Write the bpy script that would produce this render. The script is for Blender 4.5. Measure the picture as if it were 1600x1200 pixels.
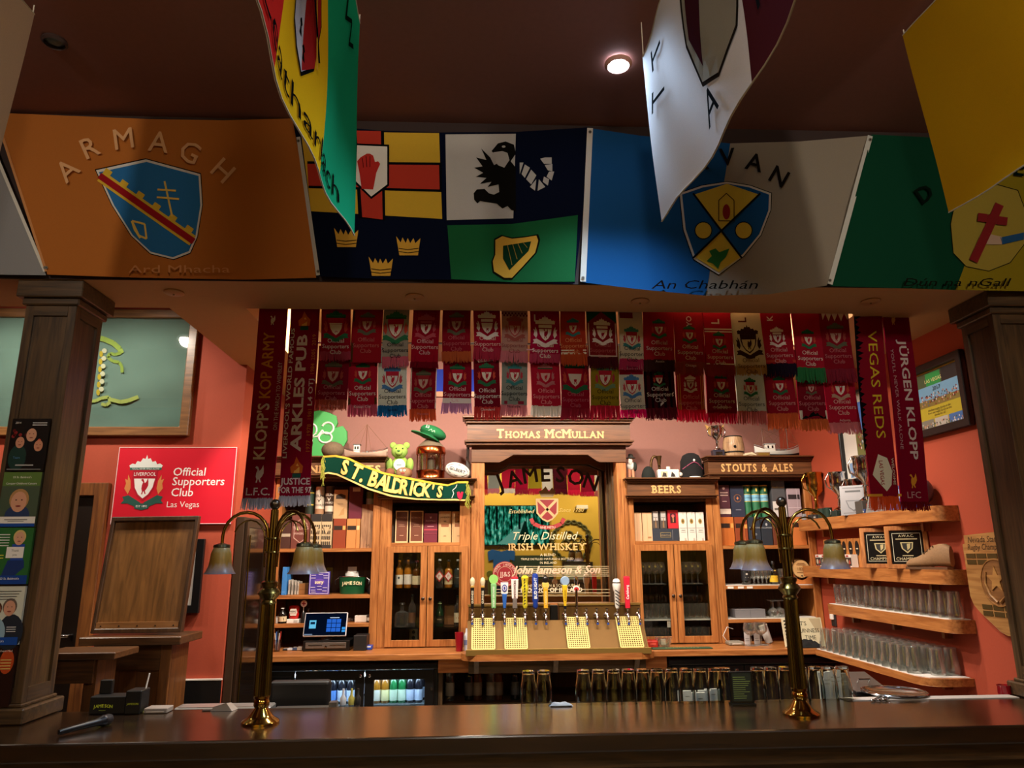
import bpy, bmesh, math, random
from mathutils import Vector, Matrix, geometry
for o in list(bpy.data.objects): bpy.data.objects.remove(o)
SC = bpy.context.scene; COL = SC.collection
R = random.Random(7)
# ------------------------------------------------------------------ camera
FPX = 1120.0; CAM = Vector((0, 0, 1.75))
PITCH, YAW, ROLL = math.radians(13.5), math.radians(2.8), -0.0075
FW = Vector((math.sin(YAW)*math.cos(PITCH), math.cos(YAW)*math.cos(PITCH), math.sin(PITCH)))
_rt = Vector((math.cos(YAW), -math.sin(YAW), 0)); _up = _rt.cross(FW)
RT = _rt*math.cos(ROLL)+_up*math.sin(ROLL); UPV = _up*math.cos(ROLL)-_rt*math.sin(ROLL)
cd = bpy.data.cameras.new('camera'); cam = bpy.data.objects.new('camera', cd); COL.objects.link(cam)
cd.sensor_width = 36; cd.lens = FPX/1600*36; cd.clip_start = .02
cam.matrix_world = Matrix(((RT.x, UPV.x, -FW.x, 0), (RT.y, UPV.y, -FW.y, 0), (RT.z, UPV.z, -FW.z, 1.75), (0, 0, 0, 1)))
SC.camera = cam
SC.view_settings.view_transform = 'Standard'; SC.view_settings.look = 'None'
SC.view_settings.gamma = 1; SC.view_settings.use_curve_mapping = False
SC.view_settings.exposure = 0.0
SC.cycles.use_denoising = True
SC.cycles.max_bounces = 8; SC.cycles.transparent_max_bounces = 24; SC.cycles.transmission_bounces = 8
SC.cycles.sample_clamp_indirect = 6; SC.cycles.caustics_refractive = False; SC.cycles.caustics_reflective = False
# ------------------------------------------------------------------ world and lights
w = bpy.data.worlds.new('room_dark'); SC.world = w; w.use_nodes = True
w.node_tree.nodes['Background'].inputs[0].default_value = (.9, .62, .45, 1)
w.node_tree.nodes['Background'].inputs[1].default_value = .02
WARM2 = (1, .87, .72)
def lamp(name, loc, power, color, aim=None, spot=None, size=.06, blend=.5):
    ld = bpy.data.lights.new(name, 'SPOT' if spot else 'POINT'); ld.energy = power; ld.color = color; ld.shadow_soft_size = size
    if spot: ld.spot_size = math.radians(spot); ld.spot_blend = blend
    lo = bpy.data.objects.new(name, ld); COL.objects.link(lo); lo.location = loc
    if aim is not None: lo.rotation_euler = (Vector(aim)-Vector(loc)).to_track_quat('-Z', 'Y').to_euler()
    return lo
# recessed lamps over the back bar: position -> aim, power (fixtures are built further down)
BACK_LAMPS = [((-.95, 4.3, 3.46), (-.95, 5.4, 1.6), 195), ((-.05, 4.3, 3.46), (-.05, 5.4, 1.6), 195), ((.85, 4.3, 3.46), (.85, 5.4, 1.6), 165), ((1.75, 4.3, 3.46), (1.7, 5.4, 1.6), 100), ((1.15, 4.05, 3.46), (2.77, 4.1, 1.6), 85)]
for l, a, p in BACK_LAMPS: lamp('recessed_lamp_light', l, p, WARM2, a, 150, .05, .7)
LEFT_LAMPS = [((-2.35, 4.15, 3.46), (-2.3, 4.9, 2.2), 58), ((-3.2, 4.15, 3.46), (-3.1, 4.9, 2.3), 70)]
for l, a, p in LEFT_LAMPS: lamp('recessed_lamp_light', l, p, WARM2, a, 130, .05, .8)
CEIL_LAMP = (.64, 2.84, 3.925)
lamp('ceiling_lamp_light', (CEIL_LAMP[0], CEIL_LAMP[1], 3.90), 230, (.60, .78, 1), (.55, 2.0, 1.0), 120, .035, .8)
REAR_FILLS = [(-1.9, -2.0, 3.9), (.5, -2.0, 3.9), (2.9, -2.0, 3.9)]  # added lamps behind the camera, brightening the yellow wall for the mirror
for l in REAR_FILLS: lamp('fill_light', l, 260, (1, .8, .52), (l[0], -3.4, 2.0), 120, .06, .8)
FRONT_FILLS = [((-2.2, .3, 3.82), (-1.6, 3.4, 2.4)), ((.1, -.5, 3.82), (.2, 3.4, 2.6)), ((2.4, .3, 3.82), (1.8, 3.4, 2.4))]  # added fill out of view overhead, brightening flags, scarves and columns
for l, a in FRONT_FILLS: lamp('fill_light', l, 95, (1, .88, .74), a, 150, .13, 1.0)
# ------------------------------------------------------------------ pixel to place
def ray(x, y): return FW+RT*((x-800)/FPX)+UPV*((600-y)/FPX)
def P(x, y, Y): d = ray(x, y); return CAM+d*(Y/d.y)
def PZ(x, y, Z): d = ray(x, y); return CAM+d*((Z-1.75)/d.z)
def PX(x, y, X): d = ray(x, y); return CAM+d*(X/d.x)
def SCL(x, y, Y): d = ray(x, y); return (Y/d.y)/FPX       # metres per pixel there
# ------------------------------------------------------------------ mesh helpers
WL = {}
def V(*a): return Vector(a)
class MB:
    def __init__(s): s.v = []; s.f = []; s.m = []
    def add(s, vs, fs, mi=0):
        b = len(s.v); s.v += [Vector(q) for q in vs]
        for f in fs: s.f.append([b+i for i in f]); s.m.append(mi)
        return s
    def box(s, a, b, mi=0):
        x0, y0, z0 = a; x1, y1, z1 = b
        if x0 > x1: x0, x1 = x1, x0
        if y0 > y1: y0, y1 = y1, y0
        if z0 > z1: z0, z1 = z1, z0
        return s.add([(x0,y0,z0),(x1,y0,z0),(x1,y1,z0),(x0,y1,z0),(x0,y0,z1),(x1,y0,z1),(x1,y1,z1),(x0,y1,z1)],
                     [(0,3,2,1),(4,5,6,7),(0,1,5,4),(1,2,6,5),(2,3,7,6),(3,0,4,7)], mi)
    def obox(s, c, ax, ay, az, mi=0):          # oriented box: centre and three half axes
        c, ax, ay, az = map(Vector, (c, ax, ay, az))
        return s.add([c-ax-ay-az, c+ax-ay-az, c+ax+ay-az, c-ax+ay-az, c-ax-ay+az, c+ax-ay+az, c+ax+ay+az, c-ax+ay+az],
                     [(0,3,2,1),(4,5,6,7),(0,1,5,4),(1,2,6,5),(2,3,7,6),(3,0,4,7)], mi)
    def lathe(s, prof, c=(0,0,0), n=16, mi=0, cap=True, axis=None, up=None):
        c = Vector(c); A = Vector(axis).normalized() if axis else V(0,0,1)
        t = V(1,0,0) if abs(A.x) < .9 else V(0,1,0); U = A.cross(t).normalized(); W = A.cross(U).normalized()
        if not axis: U, W = V(1,0,0), V(0,1,0)
        b = len(s.v)
        for r, h in prof:
            for k in range(n):
                a = 2*math.pi*k/n; s.v.append(c+A*h+U*(r*math.cos(a))+W*(r*math.sin(a)))
        for i in range(len(prof)-1):
            for k in range(n):
                q = [b+i*n+k, b+i*n+(k+1) % n, b+(i+1)*n+(k+1) % n, b+(i+1)*n+k]
                s.f.append(q); s.m.append(mi)
        if cap:
            if prof[0][0] > 1e-4: s.f.append([b+k for k in range(n)][::-1]); s.m.append(mi)
            if prof[-1][0] > 1e-4: s.f.append([b+(len(prof)-1)*n+k for k in range(n)]); s.m.append(mi)
        return s
    def tube(s, pts, r, n=8, mi=0, closed=False):
        pts = [Vector(p) for p in pts]; rs = r if isinstance(r, (list, tuple)) else [r]*len(pts)
        b = len(s.v); prev = None; N = len(pts)
        for i, p in enumerate(pts):
            if closed: d = pts[(i+1) % N]-pts[i-1]
            else: d = pts[min(i+1, N-1)]-pts[max(i-1, 0)]
            d.normalize()
            if prev is None:
                t = V(0,0,1) if abs(d.z) < .9 else V(1,0,0); u = d.cross(t).normalized()
            else: u = (prev-d*prev.dot(d)).normalized()
            prev = u; w_ = d.cross(u)
            for k in range(n):
                a = 2*math.pi*k/n; s.v.append(p+u*(rs[i]*math.cos(a))+w_*(rs[i]*math.sin(a)))
        for i in range(N if closed else N-1):
            j = (i+1) % N
            for k in range(n): s.f.append([b+i*n+k, b+i*n+(k+1) % n, b+j*n+(k+1) % n, b+j*n+k]); s.m.append(mi)
        if not closed:
            s.f.append([b+k for k in range(n)][::-1]); s.m.append(mi); s.f.append([b+(N-1)*n+k for k in range(n)]); s.m.append(mi)
        return s
    def ell(s, c, rx, ry, rz, n=14, m=9, mi=0, rot=None):
        c = Vector(c); b = len(s.v)
        for i in range(m+1):
            t = math.pi*i/m
            for k in range(n):
                a = 2*math.pi*k/n; q = V(rx*math.sin(t)*math.cos(a), ry*math.sin(t)*math.sin(a), rz*math.cos(t))
                s.v.append(c+(rot @ q if rot else q))
        for i in range(m):
            for k in range(n): s.f.append([b+i*n+k, b+(i+1)*n+k, b+(i+1)*n+(k+1) % n, b+i*n+(k+1) % n]); s.m.append(mi)
        return s
    def prism(s, pts, f, d0, d1, mi=0):        # 2-D outline pushed through f(u, v, d) from d0 to d1
        n = len(pts); b = len(s.v)
        for d in (d0, d1):
            for u, v in pts: s.v.append(Vector(f(u, v, d)))
        tri = geometry.tessellate_polygon([[V(u, v, 0) for u, v in pts]])
        for t in tri:
            s.f.append([b+i for i in t]); s.m.append(mi); s.f.append([b+n+i for i in t][::-1]); s.m.append(mi)
        for i in range(n): s.f.append([b+i, b+(i+1) % n, b+n+(i+1) % n, b+n+i]); s.m.append(mi)
        return s
    def flat(s, pts, f, h=0, mi=0, lim=None):  # filled 2-D outline laid on a surface f(u, v, h)
        tri = [[V(*pts[i], 0) for i in t] for t in geometry.tessellate_polygon([[V(u, v, 0) for u, v in pts]])]
        if lim:
            st, tri = tri, []
            while st:
                t = st.pop(); L = [(t[(i+1) % 3]-t[i]).length for i in range(3)]; k = max(range(3), key=lambda i: L[i])
                if L[k] > lim:
                    a, bb, c = t[k], t[(k+1) % 3], t[(k+2) % 3]; mm = (a+bb)/2; st += [[a, mm, c], [mm, bb, c]]
                else: tri.append(t)
        for t in tri:
            a = (t[1]-t[0]).cross(t[2]-t[0]).z
            if abs(a) < 1e-12: continue
            if a < 0: t = t[::-1]
            s.add([f(q.x, q.y, h) for q in t], [(0,1,2)], mi)
        return s
    def text(s, txt, f, x, y, size, h=0, mi=0, align='c', bold=0, rot=0, sx=1, shear=0, extr=0):
        vs, fs, wd = glyphs(txt, bold, shear)
        ox = {'c': -wd/2, 'l': 0, 'r': -wd}[align]; ca, sa = math.cos(rot), math.sin(rot)
        def mp(q, hh):
            u, v = (q[0]+ox)*size*sx, q[1]*size
            return f(x+u*ca-v*sa, y+u*sa+v*ca, hh+(q[2] if len(q) > 2 else 0))
        s.add([mp(q, h) for q in vs], fs, mi)
        return s
    def build(s, name, mats, parent=None, smooth=None, bevel=0, origin=None, seg=1):
        me = bpy.data.meshes.new(name)
        if parent is not None: org = WL[parent.name]
        elif origin is not None: org = Vector(origin)
        else:
            lo = [min(q[i] for q in s.v) for i in range(3)]; hi = [max(q[i] for q in s.v) for i in range(3)]
            org = V((lo[0]+hi[0])/2, (lo[1]+hi[1])/2, lo[2])
        me.from_pydata([q-org for q in s.v], [], s.f)
        if not isinstance(mats, (list, tuple)): mats = [mats]
        for m in mats: me.materials.append(m)
        if len(mats) > 1: me.polygons.foreach_set('material_index', s.m)
        if smooth is not None:
            me.polygons.foreach_set('use_smooth', [True]*len(me.polygons)); me.set_sharp_from_angle(angle=math.radians(smooth))
        me.update()
        o = bpy.data.objects.new(name, me); COL.objects.link(o)
        if parent is not None: o.parent = parent
        else: o.location = org
        WL[o.name] = org
        if bevel:
            b = o.modifiers.new('edge', 'BEVEL'); b.width = bevel; b.segments = seg; b.limit_method = 'ANGLE'
        return o
_GC = {}
def glyphs(txt, bold=0, shear=0):
    k = (txt, bold, shear)
    if bold > 0 and any(c in 'MWmw' for c in txt) and k not in _GC:      # thicken by shifted copies where the font's own offset folds over
        v0, f0, w0 = glyphs(txt, 0, shear); vs, fs = [], []
        for i, (dx, dy) in enumerate(((-bold,0),(bold,0),(0,-bold*.7),(0,bold*.7))):
            n = len(vs); vs += [(q[0]+dx+bold, q[1]+dy, i*.0003) for q in v0]; fs += [tuple(i+n for i in q) for q in f0]
        _GC[k] = (vs, fs, w0+2*bold)
    if k not in _GC:
        cu = bpy.data.curves.new('t', 'FONT'); cu.body = txt; cu.size = 1; cu.offset = bold; cu.shear = shear; cu.resolution_u = 2
        ob = bpy.data.objects.new('t', cu); me = ob.to_mesh()
        vs = [(q.co.x, q.co.y) for q in me.vertices]; fs = [tuple(p.vertices) for p in me.polygons]
        x0 = min((q[0] for q in vs), default=0); x1 = max((q[0] for q in vs), default=0)
        vs = [(a-x0, b) for a, b in vs]; _GC[k] = (vs, fs, x1-x0)
        ob.to_mesh_clear(); bpy.data.objects.remove(ob); bpy.data.curves.remove(cu)
    return _GC[k]
def tag(o, label=None, cat=None, group=None, kind=None):
    if label: o['label'] = label
    if cat: o['category'] = cat
    if group: o['group'] = group
    if kind: o['kind'] = kind
    return o
def empty(name, loc, label=None, cat=None, group=None, kind=None):
    o = bpy.data.objects.new(name, None); COL.objects.link(o); o.location = loc; o.empty_display_size = .05
    WL[o.name] = Vector(loc); return tag(o, label, cat, group, kind)
def copy_tree(o, loc=None, rz=None, parent=None, label=None, group=None, scale=None):
    c = o.copy(); COL.objects.link(c)
    if parent is not None: c.parent = parent
    if loc is not None: c.location = loc; WL[c.name] = Vector(loc)
    if rz is not None: c.rotation_euler = (0, 0, rz)
    if scale is not None: c.scale = (scale,)*3 if not isinstance(scale, tuple) else scale
    if label: c['label'] = label
    if group: c['group'] = group
    for ch in list(o.children): copy_tree(ch, parent=c)
    return c
def drop(o):
    for ch in list(o.children): drop(ch)
    bpy.data.objects.remove(o)
def plane(O, Rv=(1,0,0), U=(0,0,1)):
    O, Rv, U = Vector(O), Vector(Rv), Vector(U); N = Rv.cross(U)
    return lambda u, v, h=0: O+Rv*u+U*v+N*h     # +h comes towards the viewer for Rv = +x, U = +z
ORD = ['first','second','third','fourth','fifth','sixth','seventh','eighth','ninth','tenth','eleventh','twelfth','thirteenth','fourteenth','fifteenth','sixteenth','seventeenth','eighteenth','nineteenth','twentieth','twenty-first','twenty-second','twenty-third','twenty-fourth']
# ------------------------------------------------------------------ materials
_M = {}
def lin(h):
    if not isinstance(h, str): return tuple(h)
    h = h.lstrip('#'); c = [int(h[i:i+2], 16)/255 for i in (0, 2, 4)]
    return tuple(q/12.92 if q <= .04045 else ((q+.055)/1.055)**2.4 for q in c)
def newmat(name):
    m = bpy.data.materials.new(name); m.use_nodes = True; nt = m.node_tree; nt.nodes.clear()
    out = nt.nodes.new('ShaderNodeOutputMaterial'); return m, nt, out
def bumpnode(nt, sc, strength, dist=.002, coord='Object', stretch=(1,1,1)):
    tc = nt.nodes.new('ShaderNodeTexCoord'); mp = nt.nodes.new('ShaderNodeMapping'); mp.inputs['Scale'].default_value = stretch
    nz = nt.nodes.new('ShaderNodeTexNoise'); nz.inputs['Scale'].default_value = sc; nz.inputs['Detail'].default_value = 4
    bp = nt.nodes.new('ShaderNodeBump'); bp.inputs['Strength'].default_value = strength; bp.inputs['Distance'].default_value = dist
    nt.links.new(tc.outputs[coord], mp.inputs[0]); nt.links.new(mp.outputs[0], nz.inputs['Vector']); nt.links.new(nz.outputs[0], bp.inputs['Height'])
    return nz, bp
def pbr(col, rough=.5, metal=0, spec=.5, bump=0, bsc=60, var=0, emit=0, alpha=None, coat=0):
    key = ('p', col, rough, metal, spec, bump, bsc, var, emit, coat)
    if key in _M: return _M[key]
    m, nt, out = newmat('surface_%d' % len(_M)); b = nt.nodes.new('ShaderNodeBsdfPrincipled'); nt.links.new(b.outputs[0], out.inputs[0])
    c = lin(col); b.inputs['Base Color'].default_value = (*c, 1); b.inputs['Roughness'].default_value = rough; b.inputs['Metallic'].default_value = metal
    b.inputs['Specular IOR Level'].default_value = spec; b.inputs['Coat Weight'].default_value = coat; b.inputs['Coat Roughness'].default_value = .1
    if bump or var:
        nz, bp = bumpnode(nt, bsc, bump or .01)
        if bump: nt.links.new(bp.outputs[0], b.inputs['Normal'])
        if var:
            mx = nt.nodes.new('ShaderNodeMix'); mx.data_type = 'RGBA'
            mx.inputs[6].default_value = (*[q*(1-var) for q in c], 1); mx.inputs[7].default_value = (*[min(1, q*(1+var)) for q in c], 1)
            nt.links.new(nz.outputs[0], mx.inputs[0]); nt.links.new(mx.outputs[2], b.inputs['Base Color'])
    if emit: b.inputs['Emission Color'].default_value = (*c, 1); b.inputs['Emission Strength'].default_value = emit
    _M[key] = m; return m
def wood(dark, light, axis='x', rough=.4, scale=9, coat=.15, stretch=14):
    key = ('w', dark, light, axis, rough, scale, coat, stretch)
    if key in _M: return _M[key]
    m, nt, out = newmat('wood_%d' % len(_M)); b = nt.nodes.new('ShaderNodeBsdfPrincipled'); nt.links.new(b.outputs[0], out.inputs[0])
    st = {'x': (1, stretch, stretch), 'y': (stretch, 1, stretch), 'z': (stretch, stretch, 1)}[axis]
    tc = nt.nodes.new('ShaderNodeTexCoord'); mp = nt.nodes.new('ShaderNodeMapping'); mp.inputs['Scale'].default_value = st
    nz = nt.nodes.new('ShaderNodeTexNoise'); nz.inputs['Scale'].default_value = scale*.45; nz.inputs['Detail'].default_value = 6; nz.inputs['Distortion'].default_value = .6
    rp = nt.nodes.new('ShaderNodeValToRGB'); rp.color_ramp.elements[0].position = .3; rp.color_ramp.elements[1].position = .72
    rp.color_ramp.elements[0].color = (*lin(dark), 1); rp.color_ramp.elements[1].color = (*lin(light), 1)
    bp = nt.nodes.new('ShaderNodeBump'); bp.inputs['Strength'].default_value = .15; bp.inputs['Distance'].default_value = .002
    L = nt.links.new; L(tc.outputs['Object'], mp.inputs[0]); L(mp.outputs[0], nz.inputs['Vector']); L(nz.outputs[0], rp.inputs[0]); L(rp.outputs[0], b.inputs['Base Color'])
    L(nz.outputs[0], bp.inputs['Height']); L(bp.outputs[0], b.inputs['Normal'])
    b.inputs['Roughness'].default_value = rough; b.inputs['Coat Weight'].default_value = coat; b.inputs['Coat Roughness'].default_value = .2
    _M[key] = m; return m
def cloth(col, trans=.18, rough=.9, bsc=500):
    key = ('c', col, trans)
    if key in _M: return _M[key]
    m, nt, out = newmat('cloth_%d' % len(_M)); L = nt.links.new
    d = nt.nodes.new('ShaderNodeBsdfDiffuse'); t = nt.nodes.new('ShaderNodeBsdfTranslucent'); mx = nt.nodes.new('ShaderNodeMixShader')
    c = lin(col); nz, bp = bumpnode(nt, bsc, .25, .001)
    cm = nt.nodes.new('ShaderNodeMix'); cm.data_type = 'RGBA'; cm.inputs[6].default_value = (*[q*.82 for q in c], 1); cm.inputs[7].default_value = (*[min(1, q*1.15) for q in c], 1)
    L(nz.outputs[0], cm.inputs[0]); L(cm.outputs[2], d.inputs[0]); L(cm.outputs[2], t.inputs[0]); L(bp.outputs[0], d.inputs['Normal'])
    mx.inputs[0].default_value = trans; L(d.outputs[0], mx.inputs[1]); L(t.outputs[0], mx.inputs[2]); L(mx.outputs[0], out.inputs[0])
    _M[key] = m; return m
def thin_glass(tint='#ffffff', refl=.9, base=.05, sheen=0):
    key = ('g', tint, refl, base, sheen)
    if key in _M: return _M[key]
    m, nt, out = newmat('clear_glass_%d' % len(_M)); L = nt.links.new
    t = nt.nodes.new('ShaderNodeBsdfTransparent'); t.inputs[0].default_value = (*lin(tint), 1)
    g = nt.nodes.new('ShaderNodeBsdfGlossy'); g.inputs['Roughness'].default_value = .03
    lw = nt.nodes.new('ShaderNodeLayerWeight'); lw.inputs['Blend'].default_value = .35
    mr = nt.nodes.new('ShaderNodeMapRange'); mr.inputs['To Min'].default_value = base; mr.inputs['To Max'].default_value = refl
    mx = nt.nodes.new('ShaderNodeMixShader'); L(lw.outputs['Facing'], mr.inputs[0]); L(mr.outputs[0], mx.inputs[0])
    L(t.outputs[0], mx.inputs[1]); L(g.outputs[0], mx.inputs[2]); last = mx
    if sheen:  # white diffuse, strongest at the edges, stands in for bright reflections
        d = nt.nodes.new('ShaderNodeBsdfDiffuse'); d.inputs[0].default_value = (.9, .9, .88, 1); tl = nt.nodes.new('ShaderNodeBsdfTranslucent'); tl.inputs[0].default_value = (.9, .9, .88, 1)
        m1 = nt.nodes.new('ShaderNodeMixShader'); m1.inputs[0].default_value = .4; L(d.outputs[0], m1.inputs[1]); L(tl.outputs[0], m1.inputs[2])
        m2 = nt.nodes.new('ShaderNodeMixShader'); fr = nt.nodes.new('ShaderNodeMapRange'); fr.inputs['To Min'].default_value = sheen*.4; fr.inputs['To Max'].default_value = sheen*2.2; L(lw.outputs['Facing'], fr.inputs[0]); L(fr.outputs[0], m2.inputs[0])
        L(mx.outputs[0], m2.inputs[1]); L(m1.outputs[0], m2.inputs[2]); last = m2
    L(last.outputs[0], out.inputs[0])
    _M[key] = m; return m
def real_glass(tint='#f4f6f2', rough=0.0):
    key = ('rg', tint, rough)
    if key in _M: return _M[key]
    m, nt, out = newmat('solid_glass_%d' % len(_M)); b = nt.nodes.new('ShaderNodeBsdfGlass'); b.inputs['Color'].default_value = (*lin(tint), 1); b.inputs['IOR'].default_value = 1.47; b.inputs['Roughness'].default_value = rough
    nt.links.new(b.outputs[0], out.inputs[0]); _M[key] = m; return m
def glow(col, strength):
    key = ('e', col, strength)
    if key in _M: return _M[key]
    m, nt, out = newmat('lit_%d' % len(_M)); e = nt.nodes.new('ShaderNodeEmission'); e.inputs[0].default_value = (*lin(col), 1); e.inputs[1].default_value = strength
    nt.links.new(e.outputs[0], out.inputs[0]); _M[key] = m; return m
OAKX, OAKZ, OAKY = [wood('#8a4e22', '#c07f45', a, .42) for a in 'xzy']
HDRX = wood('#4c2f1a', '#74492a', 'x', .4)
DARKX, DARKZ, DARKY = [wood('#33261a', '#5c462c', a, .38, coat=.2) for a in 'xzy']
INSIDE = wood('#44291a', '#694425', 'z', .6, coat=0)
BLACK = pbr('#0b0b0c', .35); CHROME = pbr('#c9c9cc', .12, 1); BRASS = pbr('#8e7436', .25, 1); BRASSD = pbr('#6f5a2c', .3, 1); STEEL = pbr('#a9a9a9', .3, 1)
GOLDL = pbr('#e3b25a', .45); WHITE = pbr('#eeeae2', .6); COPPER = pbr('#c5683a', .2, 1)
# ------------------------------------------------------------------ flat print helper
class PR(MB):
    def __init__(s, fab=None, rough=.55):
        super().__init__(); s.mats = []; s.key = {}; s.fab = fab; s.rough = rough
    def c(s, col):
        if col not in s.key:
            s.key[col] = len(s.mats); s.mats.append(col if not isinstance(col, str) else (s.fab(col) if s.fab else pbr(col, s.rough)))
        return s.key[col]
    LIM = None
    def poly(s, pts, f, col, h=.001, lim=None): return s.flat(pts, f, h, s.c(col), s.LIM or lim)
    def rect(s, f, u0, v0, u1, v1, col, h=.001, lim=None): return s.flat([(u0,v0),(u1,v0),(u1,v1),(u0,v1)], f, h, s.c(col), lim)
    def oval(s, f, cu, cv, ru, rv, col, h=.001, n=18, a0=0, a1=360, lim=None):
        return s.flat([(cu+ru*math.cos(math.radians(a0+(a1-a0)*k/n)), cv+rv*math.sin(math.radians(a0+(a1-a0)*k/n))) for k in range(n+(0 if a1-a0 == 360 else 1))], f, h, s.c(col), lim)
    def line(s, f, pts, wd, col, h=.001):
        for (a, b), (c, d) in zip(pts, pts[1:]):
            L = math.hypot(c-a, d-b) or 1; nx, ny = -(d-b)/L*wd/2, (c-a)/L*wd/2
            s.flat([(a-nx,b-ny),(c-nx,d-ny),(c+nx,d+ny),(a+nx,b+ny)], f, h, s.c(col))
        return s
    def t(s, txt, f, u, v, size, col, h=.0015, **k): return s.text(txt, f, u, v, size, h, s.c(col), **k)
    def done(s, name, parent=None): return s.build(name, s.mats, parent)
# ------------------------------------------------------------------ the room
PAINT = pbr('#a6442a', .75, bump=.15, bsc=90, var=.06); PAINTB = pbr('#98695e', .75, bump=.12, bsc=70, var=.06)
TAN = pbr('#c09766', .8, bump=.1, bsc=40, var=.05); MAROON = pbr('#84564a', .85, bump=.1, bsc=40, var=.08); YELLOW = pbr('#c8a63e', .8, var=.05, bump=.05)
def struct(name, boxes, m, label=None, bevel=0):
    mb = MB()
    for a, b in boxes: mb.box(a, b)
    o = mb.build(name, m, bevel=bevel); tag(o, label, None, None, 'structure'); return o
struct('floor', [((-6,-3.5,-.06),(6,6.5,0))], pbr('#94826c', .5, var=.2, bsc=8), 'pale floor of the bar room')  # floor out of view, colour raised to bounce light onto the soffit
struct('ceiling', [((-6,-3.5,3.965),(6,3.36,4.12))], MAROON, 'dark maroon ceiling over the front of the bar room')
struct('ceiling_soffit', [((-6,3.36,3.07),(6,3.76,4.12)), ((-1.67,3.76,3.07),(-1.26,6.4,3.6)), ((2.14,3.76,3.07),(2.95,6.4,3.6))], TAN, 'tan plaster soffit beam with two returns above the bar')
struct('ceiling_bar', [((-1.26,3.76,3.5),(2.14,6.4,3.6)), ((-6,3.76,3.5),(-1.67,5.05,3.6))], TAN, 'tan ceiling above the bartenders')
struct('trim_1', [((-6,3.352,3.07),(6,3.36,3.965))], pbr('#2a1814', .8), 'dark fascia board of the soffit behind the flags')
struct('wall_back', [((-1.72,6.4,0),(2.95,6.5,3.6))], PAINTB, 'dusky red back wall above the back bar')
struct('wall_right', [((2.77,3.62,0),(2.95,6.4,3.2))], PAINT, 'orange red side wall carrying four shelves')
struct('wall_left', [((-6,4.946,0),(-1.62,5.05,3.6)), ((-1.72,5.05,0),(-1.62,6.4,3.6))], PAINT, 'orange red wall behind the red club sign')
struct('wall_rear', [((-6,-3.5,0),(6,-3.4,4.0))], YELLOW, 'yellow wall seen in the mirror')
struct('wall_far_left', [((-6.1,-3.5,0),(-6,5.05,4.0))], PAINT)
struct('wall_far_right', [((6,-3.5,0),(6.1,3.6,4.0)), ((2.95,3.5,0),(6.1,3.6,4.0))], PAINT)
# recessed lamp fixtures: a ring and a lit lens
def fixture(loc, label, lit=True, r=.055, col='#ffe2b8', st=14, group=None):
    e = empty('recessed_lamp', loc, label, 'lamp', group); x, y, z = loc
    MB().lathe([(r*1.35,0),(r*1.35,.012),(r,.03),(r,.0)], (x,y,z), 20, cap=False).build('trim_ring', WHITE, e, 40)
    MB().lathe([(r,.026),(r,.03)], (x,y,z), 20).build('lens', glow(col, st) if lit else pbr('#332a24', .3), e)
    return e
for i, (l, a, p) in enumerate(BACK_LAMPS): fixture((l[0], l[1], l[2]+.035 if l[2] > 3.3 else 3.052), 'small warm recessed lamp hidden in the ceiling above the back bar', group='hidden lamps above the back bar', r=.05, st=6)
for l, a, p in LEFT_LAMPS: fixture((l[0], l[1], 3.47), 'small warm recessed lamp hidden above the framed green flag', group='hidden lamps above the framed flag', st=6)
for l in REAR_FILLS: fixture((l[0], l[1], 3.935), 'added unseen lamp lighting the yellow wall for the mirror', group='added lamps before the yellow wall', st=6)
for i, (l, a) in enumerate(FRONT_FILLS): fixture((l[0], l[1], 3.933), 'added unseen fill lamp in the ceiling above the guests, %s from left' % ORD[i], group='added fill lamps above the guests', st=6)
# the lit ceiling lamp in view: a cone trim hanging below the ceiling with the bulb inside
e = empty('ceiling_spotlight', CEIL_LAMP, 'lit white recessed spotlight in the dark maroon ceiling', 'lamp'); x, y, z = CEIL_LAMP
MB().lathe([(.062,.03),(.064,.024),(.05,.012),(.042,.03)], (x,y,z), 24, cap=False).build('trim_ring', pbr('#d9a79b', .4), e, 40)
MB().ell((x,y,z+.022), .038, .038, .016).build('bulb', glow('#dfeaff', 60), e, 60)
p = PZ(85, 68, 3.95); e = empty('ceiling_speaker', (p.x,p.y,3.935), 'small dark unlit recessed fixture in the maroon ceiling, upper left', 'fixture')
MB().lathe([(.05,.03),(.052,.02),(.042,.012),(.04,.03)], (p.x,p.y,3.935), 20, cap=False).build('trim_ring', pbr('#3a2a26', .4), e, 40)
MB().lathe([(.0,.02),(.02,.018),(.04,.03)], (p.x,p.y,3.935), 20, cap=False).build('bulb', pbr('#55605c', .3), e, 40)
for i, (px, py, nm) in enumerate([(272,456,'leftmost, nearest the left column'), (648,463,'above the white-crested scarves, left of centre'), (1000,470,'below the blue and white flag'), (1360,470,'rightmost, nearest the right column')]):
    q = PZ(px, py, 3.07); e = empty('sprinkler_cover', (q.x,q.y,3.055), 'round cream sprinkler cover in the soffit, '+nm, 'cover', 'sprinkler covers in the soffit')
    MB().lathe([(.048,.015),(.05,.008),(.042,.003),(.0,.002)], (q.x,q.y,3.055), 24, cap=False).build('plate', pbr('#b98a5a', .5), e, 40)
    MB().lathe([(.006,.003),(.004,-.004)], (q.x,q.y,3.055), 8).build('pin', pbr('#8a6a48', .4), e)
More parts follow.
